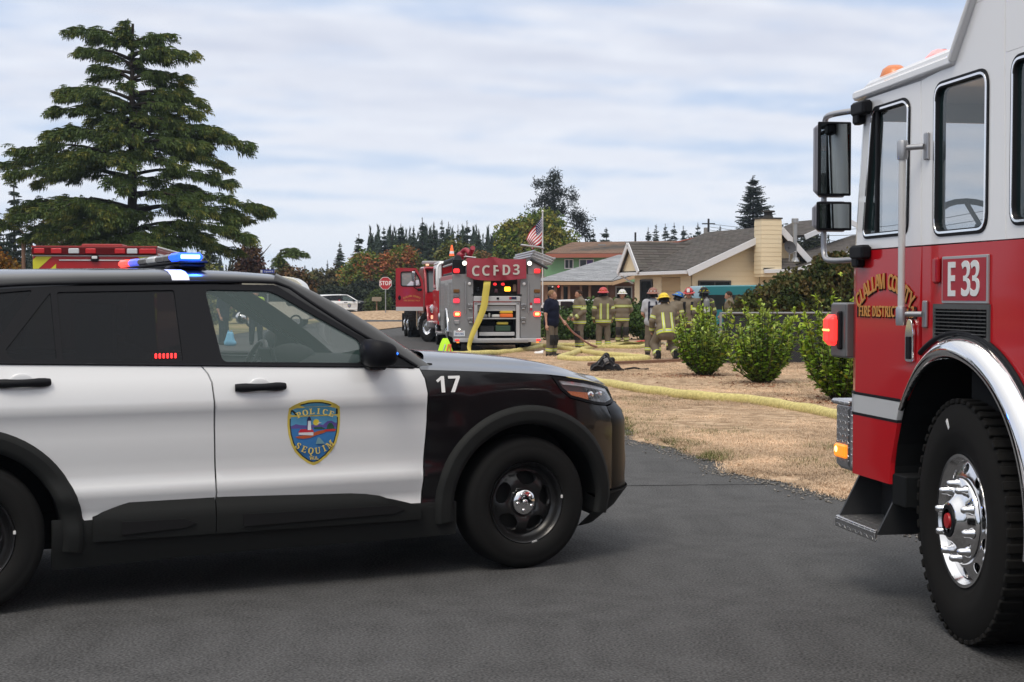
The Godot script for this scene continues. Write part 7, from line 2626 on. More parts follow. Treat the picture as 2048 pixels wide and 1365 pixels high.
# ---------------------------------------------------------------- ambulance behind the police car
func build_medic():
	var v := thing("red_ambulance", "red ambulance box with yellow chevrons and a row of lights, behind the police car", "ambulance", place(-8.38, 28.6), deg_to_rad(7.0))
	# rear looks along +z; the body runs back along -z
	var red := paint("medic red", 0.42, 0.010, 0.014)
	var white: StandardMaterial3D = mats["white plastic"]
	var lime := mt("lime yellow", 0.62, 0.58, 0.03, 0.5)
	var dark: StandardMaterial3D = mats["satin black trim"]
	var redl: StandardMaterial3D = mats["red lens"]
	obj("box_body", boxed(Vector3(0, 1.50, -2.0), Vector3(2.44, 2.10, 4.0), 0.04), red, v)
	obj("light_housing", boxed(Vector3(0, 2.475, 0.03), Vector3(2.44, 0.15, 0.10), 0.015), dull("dark red housing", 0.10, 0.006, 0.008, 0.4), v)
	for q in [[-1.07, 0], [-0.74, 0], [-0.40, 1], [-0.07, 0], [0.50, 0], [0.74, 1], [0.98, 0], [1.14, 0]]:
		obj("box_light", boxed(Vector3(q[0], 2.475, 0.085), Vector3(0.21 if q[0] < 1.0 else 0.14, 0.105, 0.04), 0.015), mt("bright red lens", 0.50, 0.015, 0.02, 0.2) if q[1] == 0 else mats["pale lens"], v)
	obj("roof_edge", boxed(Vector3(0, 2.565, 0.0), Vector3(2.46, 0.03, 0.08), 0.008), mt("dull red", 0.30, 0.02, 0.02, 0.5), v)
	obj("roof_rim", boxed(Vector3(1.22, 2.56, -2.0), Vector3(0.06, 0.035, 4.0), 0.01), white, v)
	obj("roof_unit", boxed(Vector3(0.1, 2.60, -0.6), Vector3(0.8, 0.06, 0.8), 0.02), mats["dull red"], v)
	obj("white_line", boxed(Vector3(0, 2.385, 0.012), Vector3(2.44, 0.026, 0.02), 0.004), white, v)
	obj("white_line", boxed(Vector3(0.06, 2.295, 0.012), Vector3(1.52, 0.022, 0.02), 0.004), white, v)
	obj("white_line", boxed(Vector3(1.232, 2.42, -2.0), Vector3(0.02, 0.03, 3.9), 0.004), white, v)
	obj("white_line", boxed(Vector3(1.232, 2.30, -2.0), Vector3(0.02, 0.02, 3.9), 0.004), white, v)
	for k in 4:
		for s in [-1.0, 1.0]:
			var y0 := 0.52 + k * 0.50
			var ch := MB.new()
			ch.prism(Geometry2D.intersect_polygons(pl([1.21 * s, y0, 0.76 * s, y0 + 0.42, 0.76 * s, y0 + 0.70, 1.21 * s, y0 + 0.28]), pl([-1.3, 0.4, 1.3, 0.4, 1.3, 2.365, -1.3, 2.365]))[0], 0.004, 0.009)
			obj("chevron", ch, lime, v)
	obj("door_gap", boxed(Vector3(0, 1.35, 0.006), Vector3(0.015, 1.5, 0.006)), dark, v)
	for s in [-1.0, 1.0]:
		obj("rear_door", boxed(Vector3(0.37 * s, 1.32, 0.004), Vector3(0.71, 1.52, 0.02), 0.008), red, v)
		obj("door_window", boxed(Vector3(0.37 * s, 1.72, 0.016), Vector3(0.45, 0.42, 0.012), 0.01), mats["window pane"], v)
		obj("tail_light", boxed(Vector3(1.02 * s, 0.85, 0.02), Vector3(0.2, 0.3, 0.04), 0.015), redl, v)
	var lamp := MB.new()
	lamp.box(Vector3(0, 2.33, 0.04), Vector3(0.15, 0.13, 0.06), 0.02)
	var ln := obj("door_lamp", lamp, dark, v)
	obj("lamp_glass", boxed(Vector3(0, 2.35, 0.075), Vector3(0.11, 0.06, 0.02), 0.012), mats["white plastic"], ln)
	obj("rear_bumper", boxed(Vector3(0, 0.42, 0.10), Vector3(2.3, 0.16, 0.34), 0.03), mats["galvanised"], v)
	obj("cab", boxed(Vector3(0, 1.2, -5.0), Vector3(2.0, 1.7, 2.2), 0.25), red, v)
	for s in [-1.0, 1.0]:
		for z in [-0.95, -4.9]:
			truck_wheel(v, Vector3(0.98 * s, 0.40, z), 1.0, 0.40, 0.26, 0.0, true, false)
			var w: Node3D = v.get_child(v.get_child_count() - 1)
			w.transform = Transform3D(Basis(Vector3(0, 0, 1), -s * PI * 0.5), Vector3(1.05 * s, 0.40, z))
# ---------------------------------------------------------------- second engine, seen from behind
func ribbon(pts: Array, width: float, thick: float, side: Vector3) -> MB:
	# flat hose: a strap with rounded edges that keeps facing square to side
	var m := MB.new()
	var rows := []
	var n := pts.size()
	for i in n:
		var d: Vector3 = (pts[mini(i + 1, n - 1)] - pts[maxi(i - 1, 0)]).normalized()
		var s := (side - d * side.dot(d)).normalized()
		var up := s.cross(d).normalized()
		var row := []
		for k in 13:
			var a := TAU * k / 12.0
			row.append(pts[i] + s * cos(a) * width * 0.5 + up * signf(sin(a)) * pow(absf(sin(a)), 0.6) * thick)
		rows.append(row)
	for i in n - 1:
		for k in 12:
			var c: Vector3 = pts[i]
			var q := [rows[i][k], rows[i][k + 1], rows[i + 1][k + 1], rows[i + 1][k]]
			m.quadn(q[0], q[1], q[2], q[3], (q[0] - pts[i]).normalized(), (q[1] - pts[i]).normalized(), (q[2] - pts[i + 1]).normalized(), (q[3] - pts[i + 1]).normalized())
	return m
func build_rear_engine():
	var e := thing("fire_engine", "grey backed fire engine with a red C C F D 3 banner, flag and ladders", "fire engine", place(-0.42, 39.3), deg_to_rad(6.7))
	var grey := mt("engine grey", 0.25, 0.25, 0.255, 0.45, 0.35)
	var pale := mt("pale metal", 0.50, 0.50, 0.51, 0.4, 0.4)
	var alu: StandardMaterial3D = mats["brushed aluminium"]
	var dark: StandardMaterial3D = mats["dark interior"]
	var black: StandardMaterial3D = mats["satin black trim"]
	var red: StandardMaterial3D = mats["fire red"]
	var white: StandardMaterial3D = mats["engine white"]
	var chrome: StandardMaterial3D = mats["chrome"]
	var redl := glow("lit red lens", 1.0, 0.03, 0.035, 0.9)
	# the rear face: a frame of panels round the hose bed and the locker
	obj("left_corner_panel", boxed(Vector3(-0.94, 1.30, -0.03), Vector3(0.58, 1.78, 0.06), 0.012), grey, e)
	obj("right_corner_panel", boxed(Vector3(0.94, 1.30, -0.03), Vector3(0.58, 1.78, 0.06), 0.012), grey, e)
	obj("bed_wall", boxed(Vector3(-0.80, 2.36, -2.5), Vector3(0.05, 0.42, 5.0), 0.01), grey, e)
	obj("bed_wall", boxed(Vector3(0.80, 2.36, -2.5), Vector3(0.05, 0.42, 5.0), 0.01), grey, e)
	obj("corner_box", boxed(Vector3(-1.04, 2.38, -0.10), Vector3(0.36, 0.40, 0.22), 0.02), black, e)
	obj("corner_box", boxed(Vector3(1.04, 2.34, -0.10), Vector3(0.36, 0.36, 0.22), 0.02), grey, e)
	obj("bed_floor", boxed(Vector3(0, 1.60, -2.5), Vector3(1.4, 0.06, 5.0), 0.0), dark, e)
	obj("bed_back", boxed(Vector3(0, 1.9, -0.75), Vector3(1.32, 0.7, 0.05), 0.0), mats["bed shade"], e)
	obj("shelf_ledge", boxed(Vector3(0, 1.50, 0.02), Vector3(1.30, 0.15, 0.10), 0.015), pale, e)
	obj("latch", boxed(Vector3(0.02, 1.51, 0.08), Vector3(0.07, 0.06, 0.03), 0.01), black, e)
	obj("maker_badge", boxed(Vector3(0.44, 1.52, 0.075), Vector3(0.20, 0.07, 0.01), 0.004), mt("navy badge", 0.01, 0.012, 0.05, 0.4), e)
	obj("badge_spot", boxed(Vector3(0.37, 1.52, 0.082), Vector3(0.05, 0.06, 0.006), 0.002), mats["plate red"], e)
	# locker below
	var lk := Node3D.new()
	lk.name = "rear_locker"
	e.add_child(lk, true)
	for s in [-1.0, 1.0]:
		obj("jamb", boxed(Vector3(0.585 * s, 0.88, 0.0), Vector3(0.10, 1.06, 0.08), 0.008), pale, lk)
	obj("lintel", boxed(Vector3(0, 1.365, 0.0), Vector3(1.26, 0.08, 0.08), 0.01), pale, lk)
	obj("locker_back", boxed(Vector3(0, 0.9, -0.65), Vector3(1.12, 1.0, 0.03)), dark, lk)
	for s in [-1.0, 1.0]:
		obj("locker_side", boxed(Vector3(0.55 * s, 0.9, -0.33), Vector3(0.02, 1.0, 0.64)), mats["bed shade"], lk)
	obj("locker_shelf", boxed(Vector3(0.02, 0.955, -0.25), Vector3(1.02, 0.035, 0.50), 0.006), pale, lk)
	obj("locker_tray", boxed(Vector3(0.0, 0.53, -0.05), Vector3(0.98, 0.10, 0.20), 0.01), pale, lk)
	obj("locker_top", boxed(Vector3(0.0, 1.32, -0.33), Vector3(1.1, 0.02, 0.62)), dark, lk)
	for k in 5:
		obj("shutter_slat", boxed(Vector3(0, 1.318 - k * 0.034, -0.03), Vector3(1.06, 0.030, 0.012), 0.004), pale, lk)
	for q in [["orange_case", Vector3(0.27, 1.035, -0.1), Vector3(0.36, 0.10, 0.25), [0.75, 0.15, 0.02]], ["yellow_case", Vector3(0.27, 1.13, -0.12), Vector3(0.36, 0.075, 0.25), [0.62, 0.40, 0.03]], ["white_box", Vector3(-0.02, 1.03, -0.12), Vector3(0.22, 0.075, 0.2), [0.6, 0.6, 0.58]], ["white_bottle", Vector3(-0.20, 1.05, -0.1), Vector3(0.06, 0.12, 0.06), [0.65, 0.65, 0.6]], ["grey_tool", Vector3(-0.32, 1.03, -0.12), Vector3(0.14, 0.08, 0.15), [0.3, 0.3, 0.3]], ["green_bag", Vector3(0.18, 0.68, -0.2), Vector3(0.42, 0.16, 0.3), [0.02, 0.055, 0.03]], ["yellow_roll", Vector3(0.17, 0.82, -0.18), Vector3(0.32, 0.075, 0.2), [0.55, 0.45, 0.06]], ["dark_case", Vector3(-0.25, 0.66, -0.3), Vector3(0.4, 0.18, 0.3), [0.02, 0.02, 0.022]]]:
		tag(obj(q[0], boxed(Transform3D(Basis(Vector3.UP, deg_to_rad(6.7)), place(-0.42, 39.3)) * q[1], q[2], 0.02, Basis(Vector3.UP, deg_to_rad(6.7))), mt(q[0], q[3][0], q[3][1], q[3][2], 0.6)), {"orange_case": "orange case on the shelf of the engine's rear locker", "yellow_case": "yellow case lying on the orange case in the locker", "white_box": "white box left of the orange case in the locker", "white_bottle": "small white bottle on the rear locker shelf", "grey_tool": "grey tool at the left end of the locker shelf", "green_bag": "dark green bag low in the rear locker", "yellow_roll": "yellow roll on the green bag in the locker", "dark_case": "black case low at the left of the rear locker"}[q[0]], {"orange_case": "case", "yellow_case": "case", "white_box": "box", "white_bottle": "bottle", "grey_tool": "tool", "green_bag": "bag", "yellow_roll": "hose roll", "dark_case": "case"}[q[0]])
	# tail board
	obj("tail_board", boxed(Vector3(0, 0.36, 0.10), Vector3(2.42, 0.10, 0.34), 0.012), pale, e)
	obj("board_edge", boxed(Vector3(0.05, 0.335, 0.285), Vector3(1.58, 0.085, 0.03), 0.01), alu, e)
	for s in [-1.0, 1.0]:
		obj("under_light", boxed(Vector3(1.12 * s, 0.37, 0.285), Vector3(0.12, 0.05, 0.03), 0.012), redl, e)
		obj("under_amber", boxed(Vector3(1.10 * s, 0.305, 0.27), Vector3(0.08, 0.03, 0.03), 0.01), glow("under amber", 1.0, 0.28, 0.03, 0.9), e)
		# stacks of lights
		var x: float = 1.12 * s
		obj("upper_beacon", boxed(Vector3(x, 2.27, 0.05), Vector3(0.17, 0.12, 0.10), 0.025), redl, e)
		obj("amber_unit", boxed(Vector3(x, 1.715, 0.02), Vector3(0.17, 0.10, 0.04), 0.015), mt("dark amber lens", 0.16, 0.07, 0.015, 0.3), e)
		obj("clear_unit", boxed(Vector3(x, 1.58, 0.02), Vector3(0.17, 0.09, 0.04), 0.015), mats["smoky lens"], e)
		obj("red_unit", boxed(Vector3(x, 1.445, 0.025), Vector3(0.16, 0.115, 0.045), 0.015), glow("red unit", 1.0, 0.035, 0.06, 1.2), e)
		var lb := obj("flashing_unit", boxed(Vector3(x + (0.02 if s < 0 else 0.0), 1.08, 0.03), Vector3(0.18, 0.13, 0.05), 0.02), glow("flashing red", 1.0, 0.05, 0.03, 2.2), e)
		obj("flash_core", boxed(Vector3(x + (0.02 if s < 0 else 0.0), 1.08, 0.056), Vector3(0.11, 0.065, 0.02), 0.01), glow("flash core", 1.0, 0.55, 0.12, 3.5), lb)
		var sp := MB.new()
		sp.lathe([Vector2(0.06, -0.08), Vector2(0.075, 0.0), Vector2(0.07, 0.03)], Transform3D(Basis(Vector3(1, 0, 0), PI * 0.5), Vector3(0.90 * s, 2.48, 0.06)), 18)
		var spn := obj("flood_lamp", sp, black, e)
		var face := MB.new()
		face.ball(Vector3(0.90 * s, 2.48, 0.085), Vector3(0.062, 0.062, 0.02), 14, 8)
		obj("lamp_face", face, mats["warm white lamp"], spn)
		var sp2 := MB.new()
		sp2.ball(Vector3(0.755 * s, 1.915, 0.02), Vector3(0.045, 0.045, 0.03), 12, 8)
		obj("small_lamp", sp2, mats["white plastic"], e)
		obj("grab_bar", tubed([Vector3(0.87 * s, 1.98, 0.05), Vector3(0.87 * s, 1.10, 0.05)], 0.016, 8), alu, e)
		# folding steps: a plate with two toe loops
		for y in [1.26, 0.88]:
			var st := MB.new()
			st.box(Vector3(0.735 * s, y + 0.06, 0.02), Vector3(0.15, 0.09, 0.05), 0.015)
			st.box(Vector3(0.735 * s, y - 0.03, 0.03), Vector3(0.10, 0.05, 0.05), 0.015)
			obj("folding_step", st, alu, e)
			for k in 3:
				obj("step_slot", boxed(Vector3(0.735 * s + (k - 1) * 0.04, y + 0.06, 0.047), Vector3(0.022, 0.05, 0.006), 0.002), mats["bed shade"], e)
	obj("folding_step", boxed(Vector3(-1.11, 0.86, 0.02), Vector3(0.15, 0.10, 0.04), 0.012), alu, e)
	for q in [[0.0, 1.955, 0.06], [0.22, 1.955, 0.06]]:
		var lp := MB.new()
		lp.ball(Vector3(q[0] - 0.05, 1.905, -0.02), Vector3(0.05, 0.04, 0.03), 10, 8)
		obj("red_marker", lp, redl, e)
	obj("amber_flasher", boxed(Vector3(0.295, 1.77, 0.02), Vector3(0.17, 0.125, 0.05), 0.02), glow("amber flash", 1.0, 0.42, 0.02, 2.6), e)
	for q in [["valve", Vector3(-0.02, 1.72, -0.05), Vector3(0.10, 0.12, 0.1), "dark red"], ["valve", Vector3(0.50, 1.80, -0.05), Vector3(0.10, 0.20, 0.1), "brown board"], ["handle", Vector3(0.12, 1.74, 0.0), Vector3(0.16, 0.04, 0.05), "black"], ["valve", Vector3(-0.52, 1.76, -0.05), Vector3(0.10, 0.14, 0.1), "black"]]:
		obj(q[0], boxed(q[1], q[2], 0.02), mats["dark red"] if q[3] == "dark red" else (mt("dim brass", 0.14, 0.09, 0.06, 0.4) if q[3] == "brown board" else black), e)
	# licence plate
	var lp2 := obj("licence_plate", boxed(Vector3(-1.04, 0.545, 0.015), Vector3(0.31, 0.155, 0.012), 0.004), mt("plate white", 0.62, 0.65, 0.68, 0.5), e)
	lettering("38124G", 0.062, mt("plate blue", 0.05, 0.09, 0.22, 0.5), lp2, Transform3D(Basis.IDENTITY, Vector3(-1.04, 0.53, 0.022)), "plate_lettering", false, 0.85)
	lettering("WASHINGTON", 0.020, mats["plate red"], lp2, Transform3D(Basis.IDENTITY, Vector3(-1.04, 0.60, 0.022)), "plate_lettering")
	var lpl := MB.new()
	lpl.ball(Vector3(-1.04, 0.66, 0.03), Vector3(0.03, 0.02, 0.02), 8, 6)
	obj("plate_lamp", lpl, mats["warm white lamp"], e)
	# number tag on the right edge
	for k in 3:
		obj("id_tag", boxed(Vector3(0.955, 1.36 - k * 0.075, 0.012), Vector3(0.06, 0.07, 0.01), 0.002), mats["plate red"] if k != 1 else mats["white plastic"], e)
	# banner: cloth cover that sags, with letters on it
	var cloth := func(x: float, y: float) -> Vector3:
		var t := (x + 0.845) / 1.655
		var low := 2.06 - 0.075 * sin(t * PI) * (1.0 - 0.4 * t) + 0.05 * smoothstep(0.15, 0.0, t)
		var top := 2.625 - 0.03 * sin(t * 2.0) + 0.05 * exp(-pow((t - 0.45) / 0.10, 2.0))
		var k := y
		var z := 0.10 + 0.03 * sin(t * 9.0 + k * 2.0) * (1.0 - k) + 0.05 * exp(-pow((t - 0.45 - 0.25 * absf(k - 1.0)) / 0.07, 2.0)) - 0.05 * k * k
		return Vector3(x, lerpf(low, top, k), z)
	var rows := []
	for j in 15:
		var row := []
		for i in 41:
			row.append(cloth.call(-0.845 + 1.655 * i / 40.0, j / 14.0))
		rows.append(row)
	var bm := MB.new()
	bm.grid(rows, Vector3(0, 0, 1))
	var bn := obj("banner", bm, mt("red vinyl cloth", 0.27, 0.018, 0.035, 0.55), e)
	var x := -0.60
	for l in ["C", "C", "F", "D", "3"]:
		var t := (x + 0.845) / 1.655
		var p: Vector3 = cloth.call(x, 0.46)
		p.y = 2.275 + 0.055 * (t - 0.4)
		lettering(l, 0.285, mt("faded white", 0.50, 0.49, 0.44, 0.6), bn, Transform3D(Basis(Vector3.UP, 0.0), p + Vector3(0, 0, 0.035)), "banner_letter", false, 0.98)
		x += 0.282
	var top := MB.new()
	top.box(Vector3(0, 2.57, -2.4), Vector3(1.6, 0.06, 4.6), 0.03)
	obj("bed_cover", top, mats["red vinyl cloth"], e)
	obj("white_fold", boxed(Vector3(-0.72, 2.655, -0.3), Vector3(0.3, 0.03, 0.5), 0.012, Basis(Vector3(0, 0, 1), -0.12)), mats["white plastic"], e)
	# sides: roller shutters, tubes above, wheel
	for s in [-1.0, 1.0]:
		for q in [[-0.85, 1.3, 0.62, 1.98], [-3.9, 1.6, 0.62, 1.98], [-2.35, 1.2, 1.18, 1.98]]:
			obj("shutter_frame", boxed(Vector3(1.215 * s, (q[2] + q[3]) * 0.5, q[0]), Vector3(0.03, q[3] - q[2] + 0.12, q[1] + 0.12), 0.01), pale, e)
			var slats := int((q[3] - q[2]) / 0.09)
			for k in slats:
				obj("shutter_slat", boxed(Vector3(1.228 * s, q[2] + 0.045 + k * 0.09, q[0]), Vector3(0.016, 0.084, q[1]), 0.006), alu, e)
		obj("side_body", boxed(Vector3(1.17 * s, 1.30, -2.5), Vector3(0.06, 1.75, 4.95), 0.01), grey, e)
		obj("red_stripe", boxed(Vector3(1.205 * s, 2.10, -2.5), Vector3(0.03, 0.12, 4.9), 0.008), mt("faded red", 0.45, 0.16, 0.18, 0.5), e)
		truck_wheel(e, Vector3(1.02 * s, 0.52, -2.35), 1.0, 0.52, 0.42, 0.0, true, false)
		var w: Node3D = e.get_child(e.get_child_count() - 1)
		w.transform = Transform3D(Basis(Vector3(0, 0, 1), -s * PI * 0.5), Vector3(1.02 * s, 0.52, -2.35))
		var arch := MB.new()
		var ar := []
		for i in 17:
			var a := PI * i / 16.0
			ar.append(Vector3(1.225 * s, 0.55 + 0.64 * sin(a), -2.35 + 0.64 * cos(a)))
		arch.tube(ar, 0.045, 6)
		obj("wheel_arch", arch, chrome, e)
		# cab: white over red
		truck_wheel(e, Vector3(1.02 * s, 0.52, -7.1), 1.0, 0.52, 0.34, 0.0, true, false)
		w = e.get_child(e.get_child_count() - 1)
		w.transform = Transform3D(Basis(Vector3(0, 0, 1), -s * PI * 0.5), Vector3(1.06 * s, 0.52, -7.1))
		obj("cab_lower", boxed(Vector3(1.15 * s, 1.22, -7.6), Vector3(0.16, 1.16, 2.6), 0.05), red, e)
		obj("cab_upper", boxed(Vector3(1.15 * s, 2.22, -7.6), Vector3(0.12, 0.80, 2.6), 0.05), white, e)
		for z in [-6.9, -8.1]:
			obj("cab_window", boxed(Vector3(1.20 * s, 2.22, z), Vector3(0.04, 0.55, 0.8), 0.02), mats["window pane"], e)
		obj("cab_pillar", tubed(curve([Vector3(1.25 * s, 1.75, -5.95), Vector3(1.27 * s, 2.2, -5.95), Vector3(1.22 * s, 2.55, -6.0), Vector3(0.95 * s, 2.66, -6.0)], 16), 0.04, 8), white, e)
		obj("running_board", boxed(Vector3(1.20 * s, 0.42, -5.6), Vector3(0.22, 0.08, 1.5), 0.02), alu, e)
		var dsc := MB.new()
		dsc.lathe([Vector2(0.0, 0.06), Vector2(0.11, 0.05), Vector2(0.14, 0.0)], Transform3D(Basis(Vector3(0, 0, 1), -s * PI * 0.5), Vector3(1.22 * s, 0.92, -5.4)), 18)
		obj("pump_inlet", dsc, alu, e)
		obj("pump_panel", boxed(Vector3(1.16 * s, 1.4, -5.6), Vector3(0.08, 1.5, 1.0), 0.02), grey, e)
	obj("cab_shell", boxed(Vector3(0, 1.6, -7.65), Vector3(2.2, 2.0, 2.4), 0.06), red, e)
	obj("cab_roof", boxed(Vector3(0, 2.64, -7.6), Vector3(2.40, 0.10, 2.65), 0.05), white, e)
	obj("chassis", boxed(Vector3(0, 0.55, -4.3), Vector3(0.9, 0.3, 7.6), 0.0), dark, e)
	obj("under_gear", boxed(Vector3(0.1, 0.25, -1.2), Vector3(1.7, 0.12, 0.5), 0.03), dark, e)
	# hard suction hoses along the left, deck gun, marker
	for q in [[-1.08, 2.60, 0.085], [-1.12, 2.20, 0.055]]:
		obj("suction_hose", tubed([Vector3(q[0], q[1], -0.15), Vector3(q[0], q[1], -4.6)], q[2], 14), black, e)
	obj("suction_coupling", tubed([Vector3(-1.08, 2.60, 0.0), Vector3(-1.08, 2.60, -0.18)], 0.105, 16), mats["dark steel"], e)
	obj("white_rail", tubed([Vector3(-1.14, 2.48, -0.2), Vector3(-1.14, 2.48, -4.8)], 0.03, 8), pale, e)
	var gun := MB.new()
	gun.tube(curve([Vector3(-0.62, 2.62, -4.2), Vector3(-0.64, 2.85, -4.2), Vector3(-0.52, 2.98, -4.0), Vector3(-0.40, 2.86, -3.8), Vector3(-0.36, 3.02, -3.4)], 20), 0.075, 10)
	gun.ball(Vector3(-0.64, 2.82, -4.2), Vector3(0.15, 0.12, 0.15), 10, 8)
	gun.box(Vector3(-0.40, 2.78, -3.9), Vector3(0.14, 0.22, 0.14), 0.04)
	obj("deck_gun", gun, mt("gun red", 0.28, 0.012, 0.03, 0.4), e)
	var cone := MB.new()
	cone.lathe([Vector2(0.07, 2.70), Vector2(0.045, 2.83), Vector2(0.05, 2.83), Vector2(0.02, 3.0), Vector2(0, 3.0)], Transform3D(Basis.IDENTITY, Vector3(-1.2, 0, -0.6)), 14)
	obj("orange_marker", cone, glow("orange marker", 1.0, 0.12, 0.03, 0.7), e)
	var cone2 := MB.new()
	cone2.lathe([Vector2(0.068, 2.76), Vector2(0.055, 2.83)], Transform3D(Basis.IDENTITY, Vector3(-1.2, 0, -0.6)), 14)
	obj("marker_band", cone2, mats["white plastic"], e)
	# ladders in a tilted rack on the right
	var la := Node3D.new()
	la.name = "ladder_rack"
	e.add_child(la, true)
	la.transform = Transform3D(Basis(Vector3(0, 0, 1), deg_to_rad(-20)), Vector3(1.05, 2.66, 0.25))
	for k in 3:
		for s in [-0.30, 0.30]:
			obj("ladder_rail", boxed(Vector3(s + 0.22, 0.02 - k * 0.075 + 0.12, -2.2 - k * 0.15), Vector3(0.045, 0.055, 4.4), 0.008), alu, la)
		for j in 12:
			obj("rung", tubed([Vector3(-0.08, 0.14 - k * 0.075, -0.15 - j * 0.36), Vector3(0.52, 0.14 - k * 0.075, -0.15 - j * 0.36)], 0.017, 8), alu, la)
	obj("rack_arm", tubed([Vector3(-0.5, 0.16, 0.0), Vector3(0.0, 0.28, 0.0), Vector3(0.15, 0.30, -0.2)], 0.03, 8), alu, la)
	obj("rack_arm", tubed([Vector3(-0.1, -0.1, -0.2), Vector3(0.45, -0.18, -0.2)], 0.04, 8), mats["dark steel"], la)
	# flag on its pole
	var fx := 1.27
	obj("flag_pole", tubed([Vector3(fx, 1.25, 0.04), Vector3(fx, 3.90, 0.04)], 0.02, 8), mt("white pole", 0.66, 0.66, 0.66, 0.4), e)
	var kn := MB.new()
	kn.ball(Vector3(fx, 3.92, 0.04), Vector3(0.035, 0.035, 0.035), 10, 8)
	obj("pole_knob", kn, mats["white pole"], e)
	var flag := MB.new()
	flag.colored = true
	var fp := func(s: float, t: float) -> Vector3:
		var d := Vector3(-0.46, -0.66, 0.0).lerp(Vector3(-0.26, -0.20, 0.0), s)
		return Vector3(fx - 0.02, lerpf(3.80, 3.06, s), 0.04) + d * t + Vector3(0.02 * sin(t * 7.0), 0, 0.07 * sin(t * 8.0 + s * 4.0))
	for j in 13:
		for i in 20:
			var t0 := i / 20.0
			var t1 := (i + 1) / 20.0
			var s0 := j / 13.0
			var s1 := (j + 1) / 13.0
			flag.col = Color(0.48, 0.01, 0.03) if j % 2 == 0 else Color(0.80, 0.78, 0.78)
			if j < 7 and i < 8:
				flag.col = Color(0.02, 0.025, 0.14)
			flag.quad(fp.call(s1, t0), fp.call(s1, t1), fp.call(s0, t1), fp.call(s0, t0))
	var fn := obj("flag", flag, leafy("flag cloth", 0.5, 0.8), e)
	var stars := MB.new()
	for j in 9:
		for i in 6 if j % 2 == 0 else 5:
			var c: Vector3 = fp.call((j + 0.9) / 18.4, (i + (0.6 if j % 2 == 0 else 1.1)) / 15.8)
			stars.ball(c + Vector3(0, 0, 0.004), Vector3(0.012, 0.012, 0.003), 5, 3)
	obj("flag_stars", stars, mats["white plastic"], fn).set_meta("kind", "stuff")
